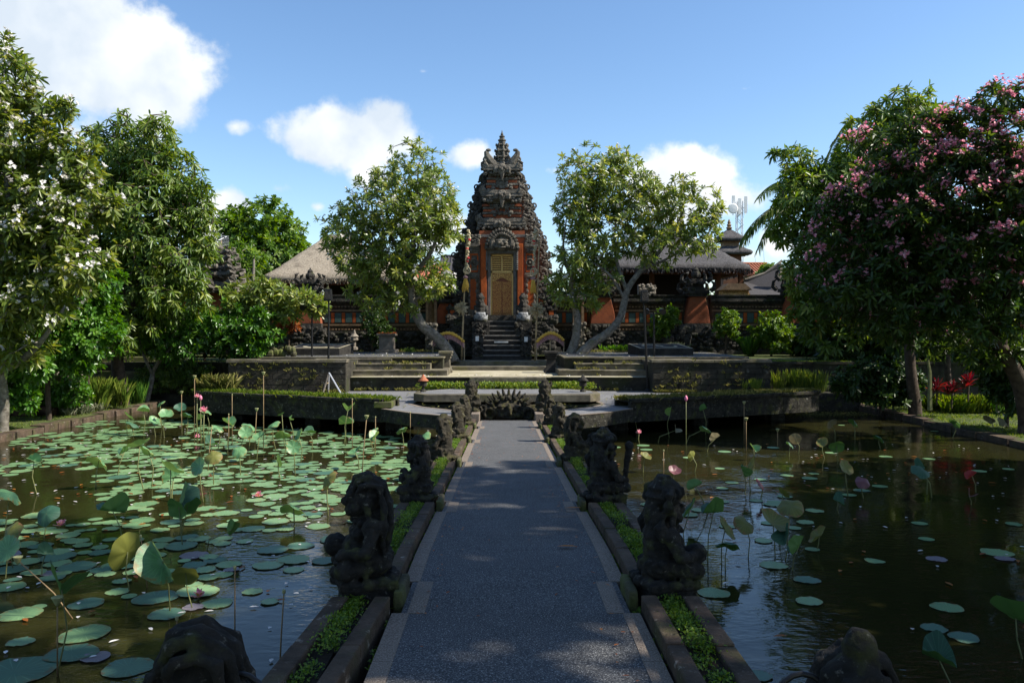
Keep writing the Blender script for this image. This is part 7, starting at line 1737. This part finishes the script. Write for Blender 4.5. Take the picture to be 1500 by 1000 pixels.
# right bank
MD = dict(k=10, L=.42, W=.27, th=(30, 115), droop=.35, bend=.2, tw=(.05, .015))
tree('mango_tree', 'dark mango tree rising behind the pink frangipani', 'tree', P(1255, 545, 37.5),
     [Lm((1255, 545, 37.5, .32), (1250, 500, 37.5, .28), (1252, 420, 37.5, .22), (1260, 330, 37.5, .15), (1290, 230, 37.5, .08), (1310, 160, 37.5, .04)), Lm((1252, 420, 37.5, .15), (1210, 340, 37.5, .1), (1175, 270, 37.5, .05))],
     blobs_px([(1320, 160, 37.5, 50, 36), (1270, 190, 37.5, 38, 30), (1345, 200, 37.5, 60, 60), (1165, 232, 37.5, 30, 24), (1180, 285, 37.5, 56, 42), (1235, 265, 37.5, 60, 50), (1290, 270, 37.5, 80, 70), (1230, 340, 37.5, 75, 60), (1210, 410, 37.5, 60, 50), (1280, 400, 37.5, 80, 80), (1190, 450, 37.5, 36, 40), (1225, 495, 37.5, 50, 34), (1190, 355, 37.5, 28, 34)]),
     2100, 10, MD, 'L_mango', 'bark_dark', inner=.4)
PK = dict(k=12, L=.30, W=.27, th=(30, 100), bend=.16, tw=(.045, .014))
tree('pink_frangipani', 'wide spreading frangipani covered in pink blossom over the shaded pond', 'tree', P(1505, 600, 25.5),
     [Lm((1506, 610, 25.5, .3), (1494, 560, 25.3, .26), (1466, 510, 25, .22), (1430, 465, 25, .18), (1385, 420, 25, .15), (1360, 340, 25, .1), (1350, 240, 25, .05)), Lm((1466, 510, 25, .17), (1475, 430, 24.5, .12), (1490, 340, 24.5, .08), (1500, 240, 24.5, .04)), Lm((1395, 430, 25, .13), (1310, 400, 25, .1), (1250, 370, 25, .05))],
     blobs_px([(1480, 150, 24.5, 60, 30), (1420, 175, 25, 52, 28), (1350, 188, 25.3, 48, 26), (1290, 208, 25.3, 46, 26), (1500, 200, 24, 60, 34), (1440, 225, 24.4, 60, 30), (1370, 245, 24.6, 56, 30), (1300, 265, 25, 56, 32), (1250, 300, 25.3, 46, 28), (1215, 340, 25.5, 40, 26),
               (1500, 265, 23.6, 56, 36), (1430, 290, 24, 60, 32), (1350, 315, 24.4, 62, 34), (1285, 345, 25, 56, 32), (1235, 385, 25.4, 50, 30), (1500, 340, 23.6, 56, 40), (1420, 360, 24, 66, 36), (1340, 385, 24.5, 64, 36), (1275, 420, 25, 60, 34), (1480, 420, 23.8, 70, 40), (1400, 435, 24.3, 66, 34), (1330, 455, 24.8, 60, 30), (1450, 480, 24, 60, 26), (1570, 300, 24, 60, 110), (1390, 300, 26.5, 150, 110), (1290, 380, 26.5, 80, 60), (1230, 440, 27, 46, 34), (1300, 465, 26.5, 60, 34), (1370, 495, 26.5, 60, 26), (1450, 510, 25.5, 66, 26), (1200, 400, 27, 34, 36)]),
     3400, 11, PK, 'L_pinktree', 'bark_dark', (.68, M['F_pink'], .075, 6), inner=.5, up=.5)
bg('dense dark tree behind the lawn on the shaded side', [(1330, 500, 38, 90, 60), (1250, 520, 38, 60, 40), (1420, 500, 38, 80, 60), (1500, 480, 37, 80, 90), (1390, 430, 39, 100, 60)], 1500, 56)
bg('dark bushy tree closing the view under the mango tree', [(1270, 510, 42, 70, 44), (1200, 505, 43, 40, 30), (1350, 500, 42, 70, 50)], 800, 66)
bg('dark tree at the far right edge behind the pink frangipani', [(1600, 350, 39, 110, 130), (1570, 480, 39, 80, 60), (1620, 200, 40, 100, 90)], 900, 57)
bg('dark tree behind the small side stairs', [(1280, 470, 50, 70, 50), (1350, 430, 50, 80, 60), (1230, 440, 51, 30, 30)], 700, 58)
shrub('dark leafy hedge bush left of the grey tree trunk by the shaded pond', 1290, 590, 32, [(1285, 550, 32, 40, 30), (1320, 555, 32, 32, 30), (1250, 560, 32, 32, 26), (1300, 580, 31.5, 46, 14)], 700, 60, dict(k=10, L=.26, W=.36, th=(25, 100), bend=.2), 'L_dark')
shrub('tall dark bush right of the red leaved plants', 1475, 600, 27, [(1480, 540, 27, 40, 60), (1500, 570, 26.5, 40, 34), (1450, 520, 28, 34, 34)], 700, 61, dict(k=10, L=.24, W=.36, th=(25, 100), bend=.2), 'L_dark')
shrub('shaded bush under the mango tree behind the pale lawn edge', 1240, 545, 37.5, [(1235, 520, 37.5, 36, 22), (1200, 540, 37.2, 30, 16)], 330, 62, dict(k=10, L=.24, W=.3, th=(25, 100), bend=.2), 'L_dark')
for (pts, lab) in (([(1340, 590, 31, .24), (1334, 540, 31, .2), (1332, 480, 31, .17), (1338, 420, 31, .13), (1350, 350, 31, .08)], 'thick grey trunk of the tree standing behind the shaded lawn'),
                   ([(1392, 575, 33, .12), (1388, 540, 33, .12), (1390, 480, 33, .11), (1388, 400, 33, .08)], 'slim sunlit brown trunk behind the red leaved plants')):
    r = tree('tree', lab, 'tree', P(*pts[0][:3]), [Lm(*pts)], blobs_px([(pts[-1][0], pts[-1][1], pts[-1][2], 80, 60), (pts[-1][0] + 20, pts[-1][1] + 50, pts[-1][2], 80, 40)]), 420, int(pts[0][0]), dict(k=10, L=.3, W=.4, th=(30, 110), droop=.2, bend=.18), 'L_dark', 'bark_dark', inner=.4, twskip=2)
bg('low tree line beyond the dark pavilion', [(1000, 445, 68, 90, 26), (920, 440, 68, 60, 34), (1090, 446, 68, 50, 22)], 420, 63, 'L_dark', .6)
bg('low tree line far behind the forked frangipani trunks', [(840, 440, 70, 70, 34), (790, 450, 70, 40, 30)], 320, 64, 'L_dark', .6)
bg('low tree line far behind the leaning frangipani', [(610, 450, 70, 70, 28), (540, 450, 70, 60, 26), (670, 446, 70, 40, 30)], 360, 65, 'L_dark', .6)
# palm behind the mango tree
pm = thing('palm_tree', 'coconut palm with long drooping fronds behind the pink frangipani', 'palm', P(1205, 505, 44))
mb = MB(); mb.tube([P(1212, 505, 44), P(1208, 420, 44), P(1203, 340, 44), P(1200, 292, 44)], [.22, .18, .16, .15], 8); mb.build('trunk', M['bark_dark'], pm, smooth=True)
rngq = np.random.default_rng(3)
top = P(1200, 290, 44)
def frond(azx, azy, up, Lf, name='frond'):
    pts = []; p = Vector(top); v = Vector((azx, azy, up)).normalized(); n = 22; sp = MB()
    for i in range(n + 1):
        pts.append(p.copy()); p = p + v * Lf / n; v = (v + Vector((0, 0, -.055 - .002 * i))).normalized()
    sp.tube(pts, [.05 - .04 * i / n for i in range(n + 1)], 5); o = sp.build(name, M['stem'], pm)
    b = []; t = []; nn = []; L = []
    for i in range(2, n + 1):
        for q in range(3):
            a = pts[i - 1].lerp(pts[i], q / 3); tg = (pts[i] - pts[i - 1]).normalized(); side = tg.cross(Vector((0, 0, 1))).normalized()
            for s in (-1, 1):
                dr = (side * s * .8 + tg * .55 + Vector((0, 0, -.75))).normalized() + Vector(rngq.normal(0, .07, 3)); b.append(a); t.append(dr.normalized()); nn.append(Vector((0, 0, 1)) + side * s); L.append((.95 - .55 * i / n) * min(1, i / 5))
    leaf_object('leaflets', np.array(b), np.array(t), np.array(nn), np.array(L) * 1.15, np.full(len(b), .055), M['L_mango'], o, rngq.random(len(b)), droop=.35)
for a in ((-1, -.1, .12), (-.9, .3, .12), (-1, -.3, -.05), (-.7, -.6, .5), (.2, -.9, .6), (.8, -.3, .7), (.5, .8, .6), (-.4, .8, .9), (.3, .1, 1.6), (1, .2, .2)): frond(*a, 5.2)
# big trees outside the frame, beside and behind the camera: they shade the near half of the garden
def shade(label, base, blobs, n, seed, inner=.2):
    B0 = Vector(base); c = [Vector(q[0]) for q in blobs]; m = sum(c, Vector()) / len(c)
    limbs = [[(B0, .5), (B0.lerp(m, .3) + Vector((0, 0, 1.5)), .42), (B0.lerp(m, .65) + Vector((0, 0, .8)), .3), (m, .16)]] + [[(B0.lerp(m, .5) + Vector((0, 0, 1)), .2), (q * .6 + (B0.lerp(m, .6)) * .4, .14), (q, .06)] for q in c]
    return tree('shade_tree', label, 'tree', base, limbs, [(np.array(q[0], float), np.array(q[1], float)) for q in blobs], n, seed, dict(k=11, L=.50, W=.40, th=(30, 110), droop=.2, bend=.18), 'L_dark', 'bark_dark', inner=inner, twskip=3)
shade('tall shade tree on the right bank beside the pond entrance', (17.5, 5.0, BANK_Z), [((13, 6.5, 14.6), (4.0, 3.2, 2.2)), ((16.8, 6.5, 9.2), (3.2, 3.6, 3.6)), ((17, 10, 7), (2.6, 3, 3.4)), ((14.6, 8.8, 9.2), (2.2, 2.8, 2.8)), ((17.5, 5.5, 16.5), (4.6, 4.4, 2.8)), ((9.4, 5.2, 17.2), (3.2, 3.0, 1.5)), ((10.4, 9.6, 18.2), (3.4, 3.0, 1.3)), ((7.4, 7.2, 18.6), (3.0, 3.0, 1.2)), ((12.2, 1.5, 16), (4, 3.2, 2.2)), ((18, 2, 12), (4, 4, 3)), ((6.2, 3.2, 17.5), (2.4, 2.4, 1.1))], 2300, 71)
shade('second shade tree further along the right bank', (18.5, 12.0, BANK_Z), [((18, 12.2, 12.0), (3.4, 3.0, 4.2)), ((15.4, 10.2, 15.4), (3.2, 2.0, 2.2)), ((20, 11, 16), (3.4, 3, 3)), ((12.2, 10.2, 17.0), (2.6, 1.6, 1.4)), ((18, 15, 9), (3.2, 2.6, 4.0))], 1250, 72)
shade('third shade tree behind the pink frangipani on the right bank', (20.5, 19.0, BANK_Z), [((19.8, 17.8, 8.5), (3.2, 3.0, 4.0)), ((19.5, 15.5, 6), (3, 3, 3.4)), ((23, 17, 10), (3.6, 3.6, 3.4))], 800, 73)
shade('unseen broad tree added behind the entrance to dim the skylight', (3.5, -9.0, BANK_Z), [((2, -5.5, 11.5), (5.5, 4.0, 2.6)), ((-5, -7, 11), (5.5, 4.5, 3)), ((8, -6, 11), (5, 4.5, 3)), ((1, -10, 8.5), (7, 3, 4))], 1100, 74, .4)  # added behind the camera; its crown holds skylight off the near path
shade('tall tree on the left bank beside the pond entrance', (-19.5, 7.0, BANK_Z), [((-18.5, 7, 9), (3.4, 4.4, 4.6)), ((-21, 3, 11), (4, 4, 4)), ((-21, 12, 11), (4, 4.4, 4.4)), ((-18, 1, 6), (3, 3, 3.6))], 900, 75, .5)

# ------------------------------------------------------------------ low plants
rngl = np.random.default_rng(21)
def clump(name, label, cat, px, py, d, spread_px, n, L, W, mat, lean=.6, droop=.4, m=14, zb=None):
    b = G(px, py, d)
    if zb is not None: b = P(px, py, d); b.z = zb
    r = thing(name, label, cat, b); lean *= .62; droop *= .6; W *= .5; n *= 2
    c = np.array([[b.x + q[0] * spread_px * d / FPX, b.y + q[1] * .5, b.z] for q in rngl.normal(0, .55, (m, 2))])
    blades('blades', c, n // m, L, W, M[mat], rngl, .08, lean, r, droop); return r
clump('grass_clump', 'tall bright yellow green grass clump under the thin stemmed tree', 'grass clump', 140, 600, 28, 34, 620, 1.9, .06, 'L_grass', .7, .5, 26)
shrub('dark undergrowth bush at the left frame edge behind the logs', 20, 606, 31.5, [(10, 565, 31.5, 46, 34), (60, 575, 31.5, 34, 26), (-30, 560, 31, 40, 40)], 520, 29, dict(k=9, L=.24, W=.42, th=(20, 100), bend=.15), 'L_dark')
shrub('glossy leafy shrub round the pale trunk at the left frame edge', 10, 612, 26.8, [(10, 558, 26.6, 40, 36), (45, 535, 26.6, 34, 26), (-25, 545, 26.8, 36, 40), (30, 590, 26.6, 26, 16)], 520, 33, dict(k=11, L=.24, W=.42, th=(20, 100), bend=.16), 'L_gloss')
clump('grass_clump', 'darker green grass clump behind the bright clump by the sunny pond', 'grass clump', 185, 590, 31, 26, 300, 1.4, .05, 'L_gloss', .6, .35)
clump('spider_plant', 'low pale striped spider plants in front of the logs', 'plant', 112, 606, 25.5, 30, 420, .55, .035, 'L_spider', 1.1, .5, 18)
clump('grass_clump', 'dark green reed clump growing at the far corner of the shaded pond', 'grass clump', 1170, 572, 35.2, 34, 520, 1.3, .05, 'L_mango', .5, .3, 24, .7)
clump('grass_clump', 'bright strappy clump growing under the red leaved plants', 'grass clump', 1405, 604, 29, 36, 520, 1.15, .06, 'L_grass', .9, .6, 26)
clump('grass_clump', 'shaded strappy clump at the right end of the bright clump', 'grass clump', 1462, 604, 28, 22, 260, 1.0, .05, 'L_gloss', .9, .6, 14)
clump('grass_clump', 'tufted grass at the left end of the shaded planter', 'grass clump', 1105, 566, 32.5, 10, 120, .6, .03, 'L_grass', .7, .4, 8, 1.1)
clump('fountain_plant', 'arching dark strap leaved plant between two round shrubs', 'plant', 1100, 512, 43.2, 7, 170, 1.9, .10, 'L_gloss', .75, .75, 6)
clump('lily_plant', 'lit strap leaved clump behind the dance terrace on the shaded side', 'plant', 912, 512, 44.2, 22, 330, .95, .08, 'L_gloss', 1.0, .6, 20)
clump('lily_plant', 'pale striped strap leaved clump behind the black plinth', 'plant', 990, 506, 43.8, 18, 260, .85, .08, 'L_spider', 1.0, .6, 16)
clump('lily_plant', 'small strap leaved clump in the shade beside the carved stairs', 'plant', 598, 500, 45, 10, 90, .7, .07, 'L_dark', 1.0, .6, 8)
for (px, py, lab) in ((1372, 582, 'left red leaved plant with upright leaves by the shaded lawn'), (1394, 586, 'middle red leaved plant standing brightest by the shaded lawn'), (1418, 576, 'rightmost red leaved plant by the shaded lawn')):
    b = P(px, py, 30.2); r = thing('red_cordyline', lab, 'plant', b, 0, 'red leaved plants by the pond')
    mb = MB(); mb.tube([b + Vector((0, 0, -.3)), b + Vector((.02, 0, .35))], .03, 5); mb.build('stem', M['bark_dark'], r)
    t0 = np.array([b + Vector((0, 0, .3)), b + Vector((.05, .02, .48)), b + Vector((-.12, 0, .25))]); bb, tt, nn, LL = rosette(t0, np.tile([0, 0, 1.], (3, 1)), 11, .56, rngl, (8, 72), 0, .10)
    leaf_object('leaves', bb, tt, nn, LL, LL * .15, M['L_red'], r, rngl.random(len(bb)), droop=.2)
# palm seedling on the right
b = P(1460, 560, 27); r = thing('palm_seedling', 'lit fan of narrow palm leaves in the dark bushes at the right edge', 'plant', b)
bb, tt, nn, LL = rosette(np.array([b + Vector((0, 0, 1.2)), b + Vector((.6, .2, 1.4))]), np.array([[-.5, -.3, .6], [-.2, -.3, .8]]), 13, 1.2, rngl, (10, 80), 0, .05)
leaf_object('leaves', bb, tt, nn, LL, LL * .09, M['L_bright'], r, rngl.random(len(bb)), droop=.25)
mb = MB(); mb.tube([b + Vector((0, 0, -1)), b + Vector((0, 0, 1.2))], .03, 5); mb.build('stem', M['stem'], r)
b = P(1368, 510, 30); r = thing('banana_plant', 'one huge dark banana leaf leaning beside the grey trunk', 'plant', b)
mb = MB(); mb.tube([P(1362, 600, 30), P(1362, 545, 30), P(1358, 520, 30)], [.1, .07, .03], 6); mb.build('stem', M['stem'], r)
leaf_object('leaves', np.array([P(1356, 528, 30), P(1360, 530, 30.2)]), np.array([[.75, -.2, .6], [-.4, -.5, .7]]), np.array([[-.4, -.75, .4], [.2, -.6, .6]]), np.array([2.2, 1.6]), np.array([.7, .5]), M['L_dark'], r, np.array([.5, .7]), droop=.15)
# lawns on the two banks
def lawn(label, x0, x1, y0, y1, n, mat, L=.09):
    c = np.stack([rngl.uniform(x0, x1, n), rngl.uniform(y0, y1, n), np.full(n, BANK_Z)], 1)
    k = np.sin(c[:, 0] * 1.3 + np.sin(c[:, 1] * .9)) + np.sin(c[:, 1] * 1.7) + rngl.normal(0, .6, n) > -.9; c = c[k]
    tag(blades('lawn_grass', c, 4, L, .02, M[mat], rngl, .05, .9), label, 'grass', None, 'stuff')
lawn('short sunlit grass on the bank beside the lotus pond', -23, -16.4, 22, 37, 5200, 'L_grass')
lawn('patchy grass on the shaded bank below the red plants', 15.8, 23, 23, 36, 5200, 'L_grass', .13)
# rotting logs on the left bank
for k, (a, b2, r0, lab) in enumerate((((-.5, 614, 24), (84, 606, 24.3), .16, 'long rotting log lying along the sunny bank'), ((20, 606, 24.6), (62, 596, 24.8), .19, 'thick brown log on top of the rotting pile'), ((40, 592, 24.4), (78, 612, 24.0), .15, 'slanting split log leaning on the log pile'), ((2, 600, 25.2), (50, 600, 25.4), .2, 'dark log at the back of the rotting pile'), ((22, 616, 23.9), (52, 613, 23.9), .12, 'short square ended log at the front of the pile'))):
    mb = MB(); A, Bq = P(a[0], a[1], a[2] + 6.6), P(b2[0], b2[1], b2[2] + 6.6); A.z = max(A.z, BANK_Z + r0); Bq.z = max(Bq.z, BANK_Z + r0); n = 8
    mb.tube([A.lerp(Bq, i / n) + Vector((0, 0, .03 * math.sin(i * 2 + k))) for i in range(n + 1)], [r0 * (1 + .12 * math.sin(i * 1.7 + k)) for i in range(n + 1)], 9); tag(mb.build('log', M['log'], bevel=.0), lab, 'log', 'logs on the sunny bank')
# pale rock under the left trees
mb = MB(); c = P(95, 540, 32)
for k in range(16): mb.blob(c + Vector((rs.uniform(-.3, .5), rs.uniform(-.2, .2), rs.uniform(-.8, .5))), rs.uniform(.12, .28), 7, 5)
tag(mb.build('pale_rock', M['concrete']), 'pale weathered rock stack under the glossy green tree', 'rock')
# far wood all round the back of the gardens, one mass
rngw = np.random.default_rng(61); n = 9000
ang = rngw.uniform(-1.75, 1.75, n); rad = rngw.uniform(78, 112, n)
x = np.sin(ang) * rad; y = np.cos(ang) * rad + 6
top = np.where(np.abs(x) < 42, 5.0, 9.5) * (.75 + .3 * np.sin(x * .19) * np.sin(x * .07 + 1) + .12 * np.sin(x * .8))
base_z = np.where(y > 44, LAWN_Z, BANK_Z); z = base_z + top * rngw.random(n) ** .6
t = rngw.normal(0, 1, (n, 3)); t /= np.linalg.norm(t, axis=1)[:, None]
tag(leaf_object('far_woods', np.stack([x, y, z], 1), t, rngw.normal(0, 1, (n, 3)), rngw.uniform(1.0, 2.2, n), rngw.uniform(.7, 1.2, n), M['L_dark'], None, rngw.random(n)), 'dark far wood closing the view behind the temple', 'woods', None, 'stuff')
